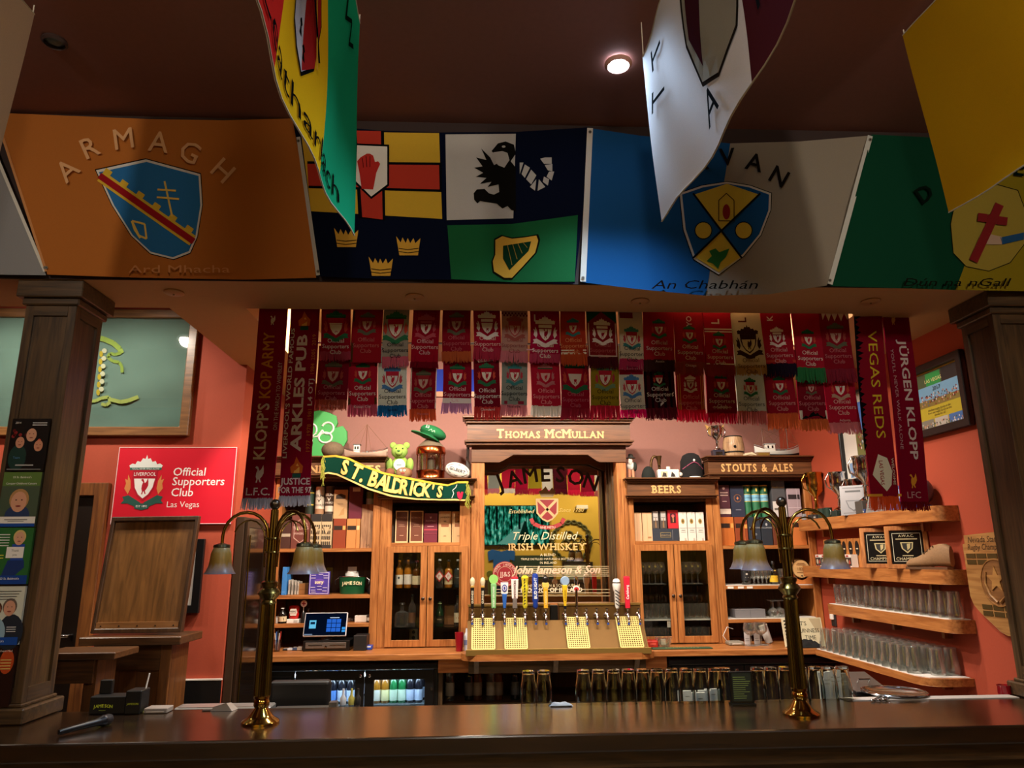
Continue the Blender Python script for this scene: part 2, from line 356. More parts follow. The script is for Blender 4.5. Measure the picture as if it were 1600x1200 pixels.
# ------------------------------------------------------------------ bar counter
e = empty('bar_counter', (.2,3.35,0), 'long glossy dark wooden bar counter across the foreground', 'bar counter')
BTOP = wood('#1c1109', '#34210f', 'x', .2, 6, coat=1.0, stretch=10)
MB().box((-4.2,3.04,1.0),(2.72,3.65,1.07)).build('bar_top', BTOP, e, bevel=.008, seg=2)
MB().box((-4.2,3.10,.93),(2.72,3.16,1.0)).build('apron', DARKX, e)
MB().box((-4.2,3.14,0),(2.72,3.60,.93)).build('bar_front', DARKX, e)
for k in range(8):
    x0 = -4.1+k*.85; MB().box((x0,3.125,.12),(x0+.72,3.15,.86)).build('panel', DARKZ, e, bevel=.01)
MB().box((-4.2,3.652,.98),(2.72,3.69,1.055)).build('drip_rail', STEEL, e)
MB().box((1.75,3.575,1.0702),(2.60,3.648,1.0735)).build('edge_mat', pbr('#b4aca4',.6), e)
MB().box((-4.2,3.69,.0),(2.72,3.95,.74)).build('under_bar_sink', pbr('#6f6f70', .35, 1), e)
# ------------------------------------------------------------------ columns standing on the bar
def column(X0, X1, Y0, Y1, label, face):
    e = empty('wooden_column', ((X0+X1)/2,(Y0+Y1)/2,1.071), label, 'column', 'columns standing on the bar')
    MB().box((X0+.012,Y0+.012,1.13),(X1-.012,Y1-.012,2.97)).build('shaft', DARKZ, e)
    MB().box((X0-.035,Y0-.035,1.071),(X1+.035,Y1+.035,1.135)).build('plinth', DARKX, e, bevel=.006)
    MB().box((X0-.012,Y0-.012,1.135),(X1+.012,Y1+.012,1.15)).build('plinth_moulding', DARKX, e, bevel=.004)
    for X in (X0, X1-.04):
        for Y in (Y0, Y1-.04): MB().box((X,Y,1.15),(X+.04,Y+.04,2.97)).build('stile', DARKZ, e, bevel=.002)
    for z0, z1 in ((1.15,1.21),(2.90,2.97)):
        MB().box((X0+.04,Y0,z0),(X1-.04,Y0+.011,z1)).build('rail', DARKX, e)
        MB().box(((X1-.011) if face > 0 else X0,Y0+.04,z0),(X1 if face > 0 else X0+.011,Y1-.04,z1)).build('rail', DARKY, e)
    MB().box((X0-.015,Y0-.015,2.95),(X1+.015,Y1+.015,2.985)).build('cap_moulding', DARKX, e, bevel=.006)
    MB().box((X0-.035,Y0-.035,2.985),(X1+.035,Y1+.035,3.069)).build('capital', DARKX, e, bevel=.004)
    return e
column(-2.19,-1.95,3.40,3.645,'dark panelled wooden column on the bar with posters on it',1)
column(2.655,2.90,3.40,3.645,'dark panelled wooden column on the bar beside the right wall, without posters',-1)
# posters on the left column
def poster(py, bg, name, label, shapes):
    zc = P(60, py, 3.39).z; X = -2.076; wd, ht = .168, .245
    e = MB().box((X-wd/2,3.386,zc-ht/2),(X+wd/2,3.39+.0095,zc+ht/2)).build('poster', pbr(bg, .3))
    tag(e, label, 'poster', 'posters on the left column')
    f = plane((X, 3.386, zc)); pr = PR(rough=.3); shapes(pr, f, wd/2, ht/2); pr.done('print', e)
def face(pr, f, u, v, r, skin, hair=None, h=.001):
    if hair: pr.oval(f, u, v+r*.25, r*1.02, r*1.15, hair, h)
    pr.oval(f, u, v, r*.82, r*1.1, skin, h+.0004)
    for s in (-1, 1): pr.oval(f, u+s*r*.3, v+r*.2, r*.1, r*.07, '#3a2620', h+.0006, 8)
    pr.oval(f, u, v-r*.45, r*.3, r*.1, '#8a4038', h+.0006, 8)
def p1(pr, f, a, b):
    for k in range(14): pr.oval(f, R.uniform(-a*.9,a*.9), R.uniform(b*.1,b*.6), .008, .008, R.choice(['#8a2a2a','#c84a40','#5a1a1a','#d89060']), .0005, 10)
    pr.oval(f, -.038,-.06,.04,.06,'#1d3a34'); pr.oval(f,.045,-.06,.045,.06,'#101012'); pr.oval(f,.01,-.03,.04,.06,'#15151a',.0008)
    face(pr, f, -.035,.01,.024,'#c98f74'); face(pr, f, .012,.045,.028,'#d09a7e', h=.0015); face(pr, f, .05,-.005,.024,'#c88c70', h=.002)
    pr.t('Team', f, -.04,-.065,.014,'#5a8ab8',.003); pr.t('2014', f, -.055,.098,.013,'#d8d8d8',.002); pr.rect(f,.01,.09,.075,.094,'#cccccc',.002); pr.rect(f,.01,.1,.075,.104,'#cccccc',.002); pr.rect(f,-.04,-.098,.04,-.092,'#aaaaaa',.003); pr.rect(f,-.075,-.116,.075,-.112,'#888888',.003)
def p2(pr, f, a, b):
    pr.rect(f,-a,.02,a,b,'#5c7a3c',.0004); pr.rect(f,-a,-.085,a,.06,'#4a5a48',.0008); pr.oval(f,0,-.075,.055,.05,'#2c3f66',.0012)
    face(pr, f, 0,-.012,.042,'#d6a083','#b58a58',.0015); pr.rect(f,-a,-b,a,-.078,'#eceae6',.003); pr.rect(f,-a,-b,a,-.108,'#1d4ba0',.0035)
    pr.t('S3 St. Baldrick\'s', f, 0,.095,.013,'#e8f0e0',.002); pr.t('Conquer Childhood Cancers', f, 0,.067,.0115,'#ffffff',.002)
    pr.rect(f,-.05,-.093,.05,-.09,'#444444',.004); pr.rect(f,-.035,-.1,.035,-.098,'#777777',.004)
def p3(pr, f, a, b):
    pr.rect(f,-a,-b,a,b,'#2f6b36',.0003); pr.rect(f,-a,-b,a,-.085,'#1c4494',.002)
    pr.poly([(-.01,-.02),(.06,-.02),(.065,-.05),(.03,-.085),(-.03,-.085)], f,'#233a74',.001); pr.rect(f,.0,-.02,.055,.05,'#2b4fae',.001)
    face(pr, f, .028,.075,.027,'#dba98c','#d8c27a',.002); pr.rect(f,-.02,-.01,.055,.038,'#f0efec',.0035); pr.t('Thank', f,.018,.018,.013,'#555555',.004); pr.t('you', f,.018,.0,.013,'#555555',.004)
    for k in range(5): pr.rect(f,-.072,.09-k*.012,-.015,.094-k*.012,'#dfe8dc',.002)
    for k in range(2): pr.rect(f,-.072,-.0-k*.012,-.03,.004-k*.012,'#d8d850',.002)
    pr.t('S3 St. Baldrick\'s', f,.01,-.103,.013,'#ffffff',.003)
def p4(pr, f, a, b):
    pr.rect(f,-a,-b,a,b,'#cfd3c4',.0003); pr.rect(f,-a,-b,a,-.09,'#1d4ba0',.004); pr.oval(f,-.03,-.075,.055,.07,'#8fb0c4',.0015); pr.oval(f,.045,-.07,.055,.075,'#262d38',.0012)
    face(pr, f,-.03,.022,.027,'#c99274','#5a3a28',.002); face(pr, f,.03,.03,.03,'#cf9a80','#6a5a50',.0018)
    for k in range(4): pr.rect(f,-.07+.01*k,.1-k*.011,.07-.008*k,.103-k*.011,'#555555',.002)
    for k in range(3): pr.rect(f,.03,-.05-k*.009,.07,-.047-k*.009,'#dddddd',.004)
    pr.t('S3 St. Baldrick\'s', f,-.01,-.11,.012,'#ffffff',.005)
def p5(pr, f, a, b):
    pr.rect(f,-a,-b,a,b,'#2a1510',.0003); pr.oval(f,.05,.06,.03,.05,'#b84a22',.0006); pr.oval(f,-.05,.07,.03,.03,'#a03a20',.0006)
    pr.oval(f,-.03,-.09,.07,.06,'#233a4a',.0012); face(pr, f,-.02,.03,.034,'#c98a6c',None,.002); face(pr, f,.0,-.03,.034,'#d29a80',None,.003)
    pr.t('2013 Event Med', f,.03,.1,.012,'#f0e0d0',.003)
    for k in range(4): pr.rect(f,.025,.065-k*.012,.07,.069-k*.012,'#d8c070',.003)
poster(695,'#15100f','poster','dark poster with three smiling faces, topmost on the left column',p1)
poster(780,'#4a5a48','poster','green poster of one blond boy, second from top on the column',p2)
poster(868,'#2f6b36','poster','green poster of a child holding a white sheet of paper',p3)
poster(961,'#cfd3c4','poster','pale poster with two people and a blue footer',p4)
poster(1056,'#2a1510','poster','dark red poster with two close heads, lowest on the column',p5)
# ------------------------------------------------------------------ flags along the soffit front (drawn in photo units on the plane Y = 3.33)
def fcloth(c): return cloth(c, .12)
PR.LIM = 14
def FF(ph): return lambda x, y, h=0: P(x, -y, 3.322-h*2.5-.008*math.sin(x*.035+ph)-.006*math.sin(x*.013+y*.021+ph*2))
def arch(pr, f, txt, pos, size, col, **k):
    for ch, (x, y, r) in zip(txt, pos): pr.t(ch, f, x, -y, size, col, .006, rot=math.radians(r), **k)
def flagbase(name, label, pts, col, f, lim=28):
    o = PR(fcloth); o.poly([(x,-y) for x, y in pts], f, col, 0, lim)
    return tag(o.done(name), label, 'flag', 'flags fixed along the soffit')
def strip(parent, f, a, b, wd, col='#d8d4c8'):
    pr = PR(fcloth); pr.line(f, [(a[0],-a[1]),((a[0]+b[0])/2,-(a[1]+b[1])/2),(b[0],-b[1])], wd, col, .0015); pr.done('header_strip', parent)
    for q, s in ((a, 6), (b, -6)):
        g = PR(); g.oval(f, q[0], -q[1]-s, 2.6, 2.6, '#6a6050', .003, 12); g.oval(f, q[0], -q[1]-s, 1.2, 1.2, '#181410', .0035, 8); g.done('grommet', parent)
def pp(L): return [(x,-y) for x, y in L]
# pale flag at the far left
f = FF(.4); o = flagbase('county_flag', 'pale grey flag at the left end of the soffit row', [(-330,170),(-32,176),(-20,200),(72,430),(-330,425)], '#8f8f90', f); strip(o, f, (-22,205), (70,424), 5)
# Armagh
f = FF(1.2); o = flagbase('county_flag', 'orange flag lettered ARMAGH with a blue shield', [(-10,176),(110,181),(230,186),(350,188),(458,185),(470,250),(484,350),(494,434),(380,437),(220,434),(74,429),(40,320)], '#b06a30', f); strip(o, f, (-6,182), (72,424), 4, '#c98c58')
pr = PR(fcloth)
SH = [(150,266),(228,249),(313,272),(316,320),(308,370),(297,395),(271,405),(235,396),(205,368),(175,320)]
def shrink(L, k): cx = sum(a for a, b in L)/len(L); cy = sum(b for a, b in L)/len(L); return [(cx+(a-cx)*k, cy+(b-cy)*k) for a, b in L]
pr.poly(pp(shrink(SH,1.02)), f, '#1c1410', .001, 30); pr.poly(pp(SH), f, '#d8d4cc', .0016, 30); pr.poly(pp(shrink(SH,.955)), f, '#2f6fa8', .0022, 30)
a = math.atan2(105, 150); ux, uy = math.cos(a), math.sin(a)
def al(t, n): return (157+ux*t-uy*-n*-1, 268+uy*t+ux*n)
def bandp(t0, t1, n0, n1): return pp([(157+ux*t-(-uy)*(-n)*1, 268+uy*t+ux*n) for t, n in ((t0,n0),(t1,n0),(t1,n1),(t0,n1))])
pr.poly(bandp(4,180,-3,15), f, '#d9b23a', .003, 30); pr.poly(bandp(2,182,1,11), f, '#9c1f24', .0035, 30)
for k in range(6): pr.poly(bandp(4+k*31,16+k*31,-10,-2), f, '#d9b23a', .0032)
pr.line(f, pp([(257,283),(269,338)]), 3, '#e0c060', .0035); pr.line(f, pp([(246,296),(275,298)]), 3, '#e0c060', .0036); pr.line(f, pp([(245,308),(280,311)]), 3, '#e0c060', .0036)
pr.line(f, pp([(206,345),(226,350),(229,373),(217,368),(206,345),(210,358),(219,372)]), 3, '#e0c060', .0035)
pr.done('shield_emblem', o)
pr = PR(fcloth); arch(pr, f, 'ARMAGH', [(115,277,42),(147,244,24),(195,232,8),(246,237,-8),(290,252,-25),(338,278,-42)], 46, '#d9a878', bold=.006)
pr.t('Ard Mhacha', f, 280,-426,17,'#c98a58',.010, sx=1.9); pr.done('lettering', o)
# four provinces
f = FF(2.3); o = flagbase('provinces_flag', 'four quarter flag with red hand, eagle, crowns and harp', [(458,192),(594,204),(690,207),(808,206),(918,199),(912,320),(898,443),(800,442),(704,437),(600,436),(498,432),(478,300)], '#0d1224', f); strip(o, f, (466,214), (497,430), 6, '#b8b4ac')
pr = PR(fcloth)
pr.poly(pp([(470,205),(686,208),(691,342),(486,330)]), f, '#c9a233', .001, 30)
pr.poly(pp([(553,204),(600,205),(602,344),(560,340)]), f, '#0d0d10', .0015, 30); pr.poly(pp([(480,252),(690,254),(690,300),(482,294)]), f, '#0d0d10', .0016, 30)
pr.poly(pp([(557,204),(595,205),(598,343),(566,339)]), f, '#b0382a', .002, 30); pr.poly(pp([(480,256),(686,258),(687,296),(482,290)]), f, '#b0382a', .0021, 30)
pr.poly(pp([(556,224),(608,226),(608,290),(580,311),(553,285)]), f, '#0d0d10', .0025); pr.poly(pp([(558,227),(605,229),(605,288),(580,307),(556,283)]), f, '#d8d4cc', .003)
pr.poly(pp([(565,295),(562,272),(558,252),(563,246),(568,243),(573,240),(578,240),(583,243),(586,253),(591,252),(594,256),(588,270),(585,286),(583,296)]), f, '#b0302a', .0036)
for a_, b_ in (((568,262),(566,247)),((573,261),(572,244)),((578,261),(578,244))): pr.line(f, pp([a_,b_]), 1, '#3a1010', .004)
def crown(x, y):
    pr.poly(pp([(x-18,y-16),(x-11,y-6),(x-8,y-14),(x-3,y-5),(x,y-13),(x+4,y-5),(x+9,y-13),(x+12,y-5),(x+20,y-13),(x+16,y+14),(x-13,y+14)]), f, '#c99a3a', .001)
    for q in (3, 8): pr.line(f, pp([(x-14,y+q),(x,y+q+2),(x+17,y+q)]), 1.2, '#1a1410', .0015)
crown(540,372); crown(637,385); crown(594,417)
pr.poly(pp([(696,210),(806,209),(802,341),(698,344)]), f, '#b6b1aa', .001, 30)
pr.poly(pp([(768,236),(778,224),(790,221),(803,226),(806,240),(798,252),(806,262),(806,330),(799,328),(793,322),(785,326),(776,318),(762,316),(750,314),(746,318),(741,312),(740,302),(745,296),(757,295),(764,302),(772,304),(780,300),(779,288),(762,292),(768,284),(750,287),(760,278),(744,276),(755,270),(741,262),(754,260),(744,246),(760,250),(752,232),(766,246),(772,258),(779,254),(776,244)]), f, '#14120f', .002)
pr.poly(pp([(771,238),(785,236),(793,239),(796,250),(788,262),(778,258),(772,250)]), f, '#b6b1aa', .003); pr.oval(f, 787,-229,3,1.8,'#b6b1aa',.003,8)
for L in ([(812,254),(818,254),(812,272)],[(820,257),(828,262),(820,278),(815,272)],[(830,265),(838,274),(830,288),(822,280)],[(838,280),(836,298),(828,292)],[(842,280),(852,292),(840,298)],[(850,276),(858,280),(856,290),(848,284)],[(858,268),(866,268),(862,282),(854,276)],[(851,258),(863,256),(863,268),(856,266)],[(844,248),(852,246),(862,246),(862,256),(850,256)]): pr.poly(pp(L), f, '#b6b1aa', .002)
pr.poly(pp([(699,352),(800,350),(903,336),(898,440),(800,441),(705,436)]), f, '#1d5a33', .001, 30)
HP = [(774,375),(785,369),(800,373),(820,371),(838,368),(841,376),(836,395),(818,415),(800,434),(788,434),(772,424),(770,408),(774,398)]
pr.poly(pp(shrink(HP,1.08)), f, '#12140c', .0015); pr.poly(pp(HP), f, '#c99a3a', .002); pr.poly(pp([(786,384),(830,377),(826,392),(796,422),(786,404)]), f, '#12301c', .0026)
for k in range(4): pr.line(f, pp([(793+k*8,383-k*1.5),(800+k*8,414-k*9)]), 1, '#8a7030', .003)
pr.done('quarters', o)
# Cavan
f = FF(3.1); CV = [(920,200),(1000,212),(1140,224),(1250,221),(1357,212),(1325,330),(1292,446),(1200,460),(1103,462),(1000,452),(909,441),(914,330)]
o = flagbase('county_flag', 'blue and white flag lettered CAVAN with a shield', CV, '#8f8576', f); strip(o, f, (922,200), (911,440), 9, '#d0ccc2')
pr = PR(fcloth); pr.poly(pp([(920,200),(1000,212),(1141,224),(1103,462),(1000,452),(909,441),(914,330)]), f, '#1c4f83', .0006, 30)
SH = [(1062,302),(1097,290),(1136,284),(1172,290),(1205,302),(1204,328),(1189,367),(1162,400),(1123,429),(1084,405),(1068,359)]
pr.poly(pp(shrink(SH,1.02)), f, '#141414', .001, 30); pr.poly(pp(SH), f, '#c8c4bc', .0016, 30); pr.poly(pp(shrink(SH,.95)), f, '#1c4f83', .0022, 30)
pr.poly(pp([(1085,304),(1136,287),(1186,304),(1127,359)]), f, '#c9ad3c', .003); pr.poly(pp([(1085,401),(1127,362),(1158,401),(1123,425)]), f, '#c9ad3c', .003)
for a_, b_ in (((1083,302),(1159,403)),((1188,302),(1083,403))): pr.line(f, pp([a_,b_]), 3, '#141414', .0036)
for x in (1099, 1162): pr.oval(f, x,-360,14,14,'#141414',.003); pr.oval(f, x,-360,12.5,12.5,'#c9ad3c',.0036)
pr.line(f, pp([(1123,345),(1123,313),(1135,302),(1147,313),(1147,345),(1123,345)]), 1.3, '#3a2a10', .0036); pr.oval(f, 1135,-331,6,12,'#8a2a20',.004)
pr.poly(pp([(1108,392),(1118,388),(1124,394),(1140,388),(1134,402),(1126,410),(1122,420),(1114,412),(1104,408),(1112,400)]), f, '#2f6b36', .004)
pr.done('shield_emblem', o)
pr = PR(fcloth); arch(pr, f, 'CAVAN', [(1058,282,38),(1096,268,24),(1137,258,4),(1176,266,-14),(1211,287,-30)], 38, '#1a1512', bold=.015)
pr.t('An Chabh\u00e1n', f, 1101,-451,19,'#151210',.010, sx=1.75, shear=.25); pr.done('lettering', o)
# Donegal
f = FF(4.4); o = flagbase('county_flag', 'green and yellow flag with red cross shield, right end of soffit', [(1362,210),(1480,216),(1600,222),(1720,226),(1720,462),(1600,455),(1490,453),(1400,450),(1298,447),(1330,330)], '#12402c', f); strip(o, f, (1360,212), (1297,444), 8, '#c4c4bc')
pr = PR(fcloth); pr.poly(pp([(1580,221),(1720,226),(1720,462),(1600,455),(1493,453)]), f, '#8a7a1e', .0008, 30)
SH = [(1497,296),(1540,284),(1590,298),(1602,330),(1601,380),(1578,410),(1545,423),(1510,416),(1490,395),(1486,350)]
pr.poly(pp(shrink(SH,1.02)), f, '#1a1a10', .0012, 30); pr.poly(pp(SH), f, '#9c8a3a', .0018, 30)
pr.line(f, pp([(1562,319),(1552,341),(1542,363),(1531,386),(1521,408)]), 14, '#7c2426', .005); pr.line(f, pp([(1528,339),(1543,341),(1558,344),(1574,346)]), 13, '#7c2426', .0055)
pr.poly(pp([(1563,371),(1600,363),(1600,374),(1566,382)]), f, '#27507c', .0036); pr.poly(pp([(1530,370),(1548,366),(1565,370),(1566,382),(1548,382),(1532,380)]), f, '#b59a84', .0036); pr.done('shield_emblem', o)
pr = PR(fcloth); pr.t('D\u00fan na nGall', f, 1496,-447,18,'#14140c',.010, sx=1.75, shear=.25); arch(pr, f, 'DE', [(1452,312,35),(1592,274,-8)], 36, '#0c1a12', bold=.015); pr.done('lettering', o)
PR.LIM = None
# ------------------------------------------------------------------ flags hanging edge-on from the ceiling
def HF(X0, X1, zb, zt, Yf, ph, amp=.03, lean=0):     # u: metres towards the camera from the far edge, v: 0 bottom .. 1 top
    def g(u, v, h=0):
        X = X0+(X1-X0)*v+amp*math.sin(u*2.1)*(1-v*.5)+.011*math.sin(u*11+v*5+ph)*min(1,u*3+.3)
        return V(X+h, Yf-u+lean*(1-v), zb+(zt-zb)*v-.03*math.sin(u*2.1)*(1-v))
    return g
def hang(label, g, bands, vs=1, extra=None, sgn=1, trans=.3):
    pr = PR(lambda c: cloth(c, trans)); n = 30; N = 24
    nb = len(bands); first = True
    b = len(pr.v)
    for i in range(n+1):
        for j in range(N+1): pr.v.append(g(1.5*i/n, j/N))
    for i in range(n):
        col = bands[min(nb-1, int((i+.5)/n*nb))]
        for j in range(N): pr.f.append([b+i*(N+1)+j, b+(i+1)*(N+1)+j, b+(i+1)*(N+1)+j+1, b+i*(N+1)+j+1]); pr.m.append(pr.c(col))
    o = pr.build('hanging_flag', pr.mats, smooth=60); tag(o, label, 'flag', 'flags hanging from the ceiling')
    for vv in (0.0, 1.0):
        h = MB().tube([g(1.5*i/20, vv) for i in range(21)], .003, 5); h.build('hem', cloth('#c8c0a8' if sgn else bands[0], .1), o)
    st = MB(); 
    for u in (.01, 1.49):
        p0 = g(u, 1); st.tube([p0, V(p0.x, p0.y, 3.965)], .0025, 5)
    st.build('string', pbr('#cfc8b8', .7), o)
    if extra:
        e2 = PR(lambda c: cloth(c, .2)); e3 = PR(lambda c: cloth(c, .2)); extra(e2, lambda u, v, h=0: g(u, v, h*sgn), e3); e2.done('emblem', o)
        if e3.v: e3.done('lettering', o)
    return o
def carlow(pr, f, pl):
    f2 = lambda a, b, h: f(1.5-a, b, h)            # a runs from the near edge to the far edge
    S = [(.58,.78),(.92,.78),(.93,.5),(.86,.28),(.75,.18),(.64,.28),(.57,.5)]
    pr.poly(S, f2, '#141414', .003, .1); pr.poly([(.75+(a-.75)*.95,.5+(b-.5)*.95) for a, b in S], f2, '#d8d8e0', .004, .1)
    pr.poly([(.75,.2),(.86,.29),(.92,.5),(.91,.76),(.76,.76)], f2, '#b02a28', .005, .1)
    pr.line(f2, [(.58,.77),(.9,.34)], .02, '#141414', .006); pr.line(f2, [(.75,.77),(.88,.3)], .015, '#d8a030', .006)
    for a, b in ((.64,.55),(.68,.42),(.72,.33),(.63,.4),(.7,.58),(.76,.27),(.66,.68)):
        pr.poly([(a-.012,b-.03),(a+.012,b-.03),(a+.004,b),(a+.014,b+.012),(a,b+.028),(a-.014,b+.012),(a-.004,b)], f2, '#141414', .0055)
    pl.t('Ceatharlach', f2, .76, .035, .115, '#141414', .004, sx=1.9); pl.t('W', f2, 1.22, .72, .2, '#0c2a1c', .004, rot=-.6)
g = HF(-.485,-.50,2.966,3.93,2.6,1.0,-.03)
hang('red, yellow and green flag lettered Ceatharlach hanging from the ceiling', g, ['#1fa070','#e0b41c','#c02a26'], extra=carlow, sgn=1)
def whitef(pr, f, pl):
    S = [(.5,.95),(.5,.55),(.58,.28),(.72,.2),(.86,.28),(.94,.55),(.94,.95)]
    pr.poly(S, f, '#2a2624', .003, .1); pr.poly([(.72+(a-.72)*.93,.58+(b-.58)*.95) for a, b in S], f, '#a8a89c', .004, .1); pr.poly([(.54,.9),(.54,.55),(.62,.34),(.66,.9)], f, '#4a2430', .005, .1)
    pr.poly([(.74,.9),(.8,.9),(.76,.6)], f, '#c8b428', .005, .1)
    for a, b, ch, r in ((.2,.62,'T',1.4),(.24,.85,'T',1.5),(.62,.1,'A',0),(1.0,.2,'T',0)): pl.t(ch, f, a, b, .2, '#1c2024', .005, rot=r)
g = HF(.728,.688,3.045,3.80,2.6,2.4,.03)
hang('white and maroon flag lit cold by the ceiling spotlight', g, ['#d4d6dc','#d4d6dc','#d4d6dc','#4a2028','#4a2028'], extra=whitef, sgn=-1)
def yellowf(pr, f, pl): pr.poly([(.86,1),(1.02,1),(1.5,.55),(1.5,.2),(1.05,.5)], f, '#33333a', .003, .12)
g = HF(1.92,1.846,3.104,3.945,2.6,.3,.025)
hang('plain golden yellow flag hanging from the ceiling at the right', g, ['#d0a018'], extra=yellowf, sgn=-1)
g = HF(-1.88,-1.83,3.0,3.93,2.6,3.4,.0)
hang('cream flag hanging from the ceiling at the left edge', g, ['#d8c0a4','#d8c0a4','#a85a3a'], sgn=1)
# ------------------------------------------------------------------ club crest, drawn in units of its own width (centre 0,0; about 1 wide, 1.25 high)
BIRD = [(-.16,.30),(-.10,.36),(-.04,.33),(.0,.24),(.03,.16),(.10,.22),(.17,.40),(.20,.24),(.21,.06),(.15,-.08),(.08,-.17),(.13,-.32),(.07,-.31),(.03,-.2),(-.01,-.2),(-.03,-.33),(-.09,-.33),(-.06,-.2),(-.1,-.08),(-.09,.08),(-.05,.2),(-.11,.26)]
def crest(pr, f, cx, cy, w, pal, h=.0015, full=False):
    S = lambda L, k=1: [(cx+a*w*k, cy+b*w*k) for a, b in L]
    can = [(-.36,.33),(-.40,.42),(-.33,.47),(-.26,.45),(-.22,.53),(-.14,.51),(-.09,.60),(-.03,.58),(0,.68),(.03,.58),(.09,.60),(.14,.51),(.22,.53),(.26,.45),(.33,.47),(.40,.42),(.36,.33)]
    pr.poly(S(can), f, pal['g'], h); pr.poly(S([(-.38,.37),(.38,.37),(.38,.31),(-.38,.31)]), f, pal.get('k', pal['g']), h+.0004)
    sh = [(-.30,.31),(.30,.31),(.29,.05),(.24,-.14),(.14,-.32),(0,-.44),(-.14,-.32),(-.24,-.14),(-.29,.05)]
    pr.poly(S(sh), f, pal['r'], h+.0006); ins = [(a*.9, (b-.0)*.9-.0) for a, b in sh]
    pr.poly(S([(-.25,.10),(.25,.10),(.21,-.12),(.12,-.28),(0,-.38),(-.12,-.28),(-.21,-.12)]), f, pal['w'], h+.0010)
    pr.poly(S([(-.26,.27),(.26,.27),(.26,.15),(-.26,.15)]), f, pal.get('b', pal['r']), h+.0010)
    pr.poly([(cx+a*w*.5, cy-.1*w+b*w*.55) for a, b in BIRD], f, pal['r'], h+.0015)
    for s in (-1, 1):
        pr.poly(S([(s*.36,-.28),(s*.46,-.14),(s*.43,-.02),(s*.47,.1),(s*.40,.06),(s*.40,.20),(s*.33,.05),(s*.31,-.14)]), f, pal.get('f', pal['r']), h+.0003)
        pr.poly(S([(s*.04,-.48),(s*.34,-.30),(s*.48,-.34),(s*.44,-.42),(s*.5,-.50),(s*.34,-.50),(s*.2,-.56),(s*.04,-.62)]), f, pal.get('n', pal['g']), h+.0012)
    pr.poly(S([(-.2,-.5),(.2,-.5),(.16,-.62),(0,-.66),(-.16,-.62)]), f, pal.get('n', pal['g']), h+.0018)
    if full:
        pr.t('LIVERPOOL', f, cx, cy+.165*w, .125*w, pal['w'], h+.002, sx=.84); pr.t('FOOTBALL CLUB', f, cx, cy+.108*w, .05*w, pal['r'], h+.002); pr.t("YOU'LL NEVER WALK ALONE", f, cx, cy+.322*w, .05*w, '#f0f0f0', h+.002); pr.t('EST 1892', f, cx, cy-.59*w, .07*w, '#f0f0f0', h+.0025)
GRN = dict(g='#2f6a4a', r='#a81c30', w='#d8d4cc', f='#b8483a', k='#24503a'); WHT = dict(g='#d8cfd0', r='#8c1428', w='#d8cfd0', f='#d8cfd0', b='#d8cfd0'); BLU = dict(g='#4a7ab4', r='#b02a40', w='#d8d8da', f='#b84a56'); DRK = dict(g='#3a2018', r='#3a2018', w='#cfc4a4', f='#3a2018', b='#3a2018'); TEAL = dict(g='#3a7a80', r='#a82a3c', w='#d0ccc4', f='#a83a48'); DUL = dict(g='#5a5a48', r='#8c2a30', w='#b89a90', f='#9a4440', k='#4a4a3c')
def scloth(c): return cloth(c, .22)
def scarf_surface(Xc, Ys, zt, ph): 
    return lambda u, v, h=0: V(Xc+u+.004*math.sin(v*9+ph), Ys-h-.007*math.sin(u*22+ph)*min(1, .25+abs(v)*1.6)-.006*math.sin(v*7+ph*1.7), zt+v)
def slab(mb, f, w, v0, v1, th=.010, nu=6, nv=10, mi=0):
    b = len(mb.v)
    for hh in (0, -th):
        for j in range(nv+1):
            for i in range(nu+1): mb.v.append(f(-w/2+w*i/nu, v0+(v1-v0)*j/nv, hh))
    K = (nu+1)*(nv+1); g = lambda s, i, j: b+s*K+j*(nu+1)+i
    def q(*a): mb.f.append(list(a)); mb.m.append(mi)
    for j in range(nv):
        for i in range(nu): q(g(0,i,j),g(0,i+1,j),g(0,i+1,j+1),g(0,i,j+1)); q(g(1,i,j+1),g(1,i+1,j+1),g(1,i+1,j),g(1,i,j))
    for j in range(nv): q(g(1,0,j),g(0,0,j),g(0,0,j+1),g(1,0,j+1)); q(g(0,nu,j),g(1,nu,j),g(1,nu,j+1),g(0,nu,j+1))
    for i in range(nu): q(g(1,i,0),g(1,i+1,0),g(0,i+1,0),g(0,i,0)); q(g(0,i,nv),g(0,i+1,nv),g(1,i+1,nv),g(1,i,nv))
def fringe(mb, f, w, v0, v1, n=24, th=.010, spread=1.05):
    for L in range(2):
        for i in range(n):
            u = -w/2+w*(i+.5-.4*L)/n+R.uniform(-.0015,.0015); ln = (v1-v0)*R.uniform(.82,1.05); du = (u*(spread-1))+R.uniform(-.004,.004); hw = w/n*.56; h = -th*L+R.uniform(-.002,.002)
            p = [f(u-hw,v0,h), f(u+hw,v0,h), f(u+du*.5-hw,v0+ln*.5,h+R.uniform(-.002,.002)), f(u+du*.5+hw,v0+ln*.5,h), f(u+du-hw*.7,v0+ln,h), f(u+du+hw*.7,v0+ln,h)]
            mb.add(p, [(0,1,3,2),(2,3,5,4)])
LNG = ['Official','Supporters','Club']
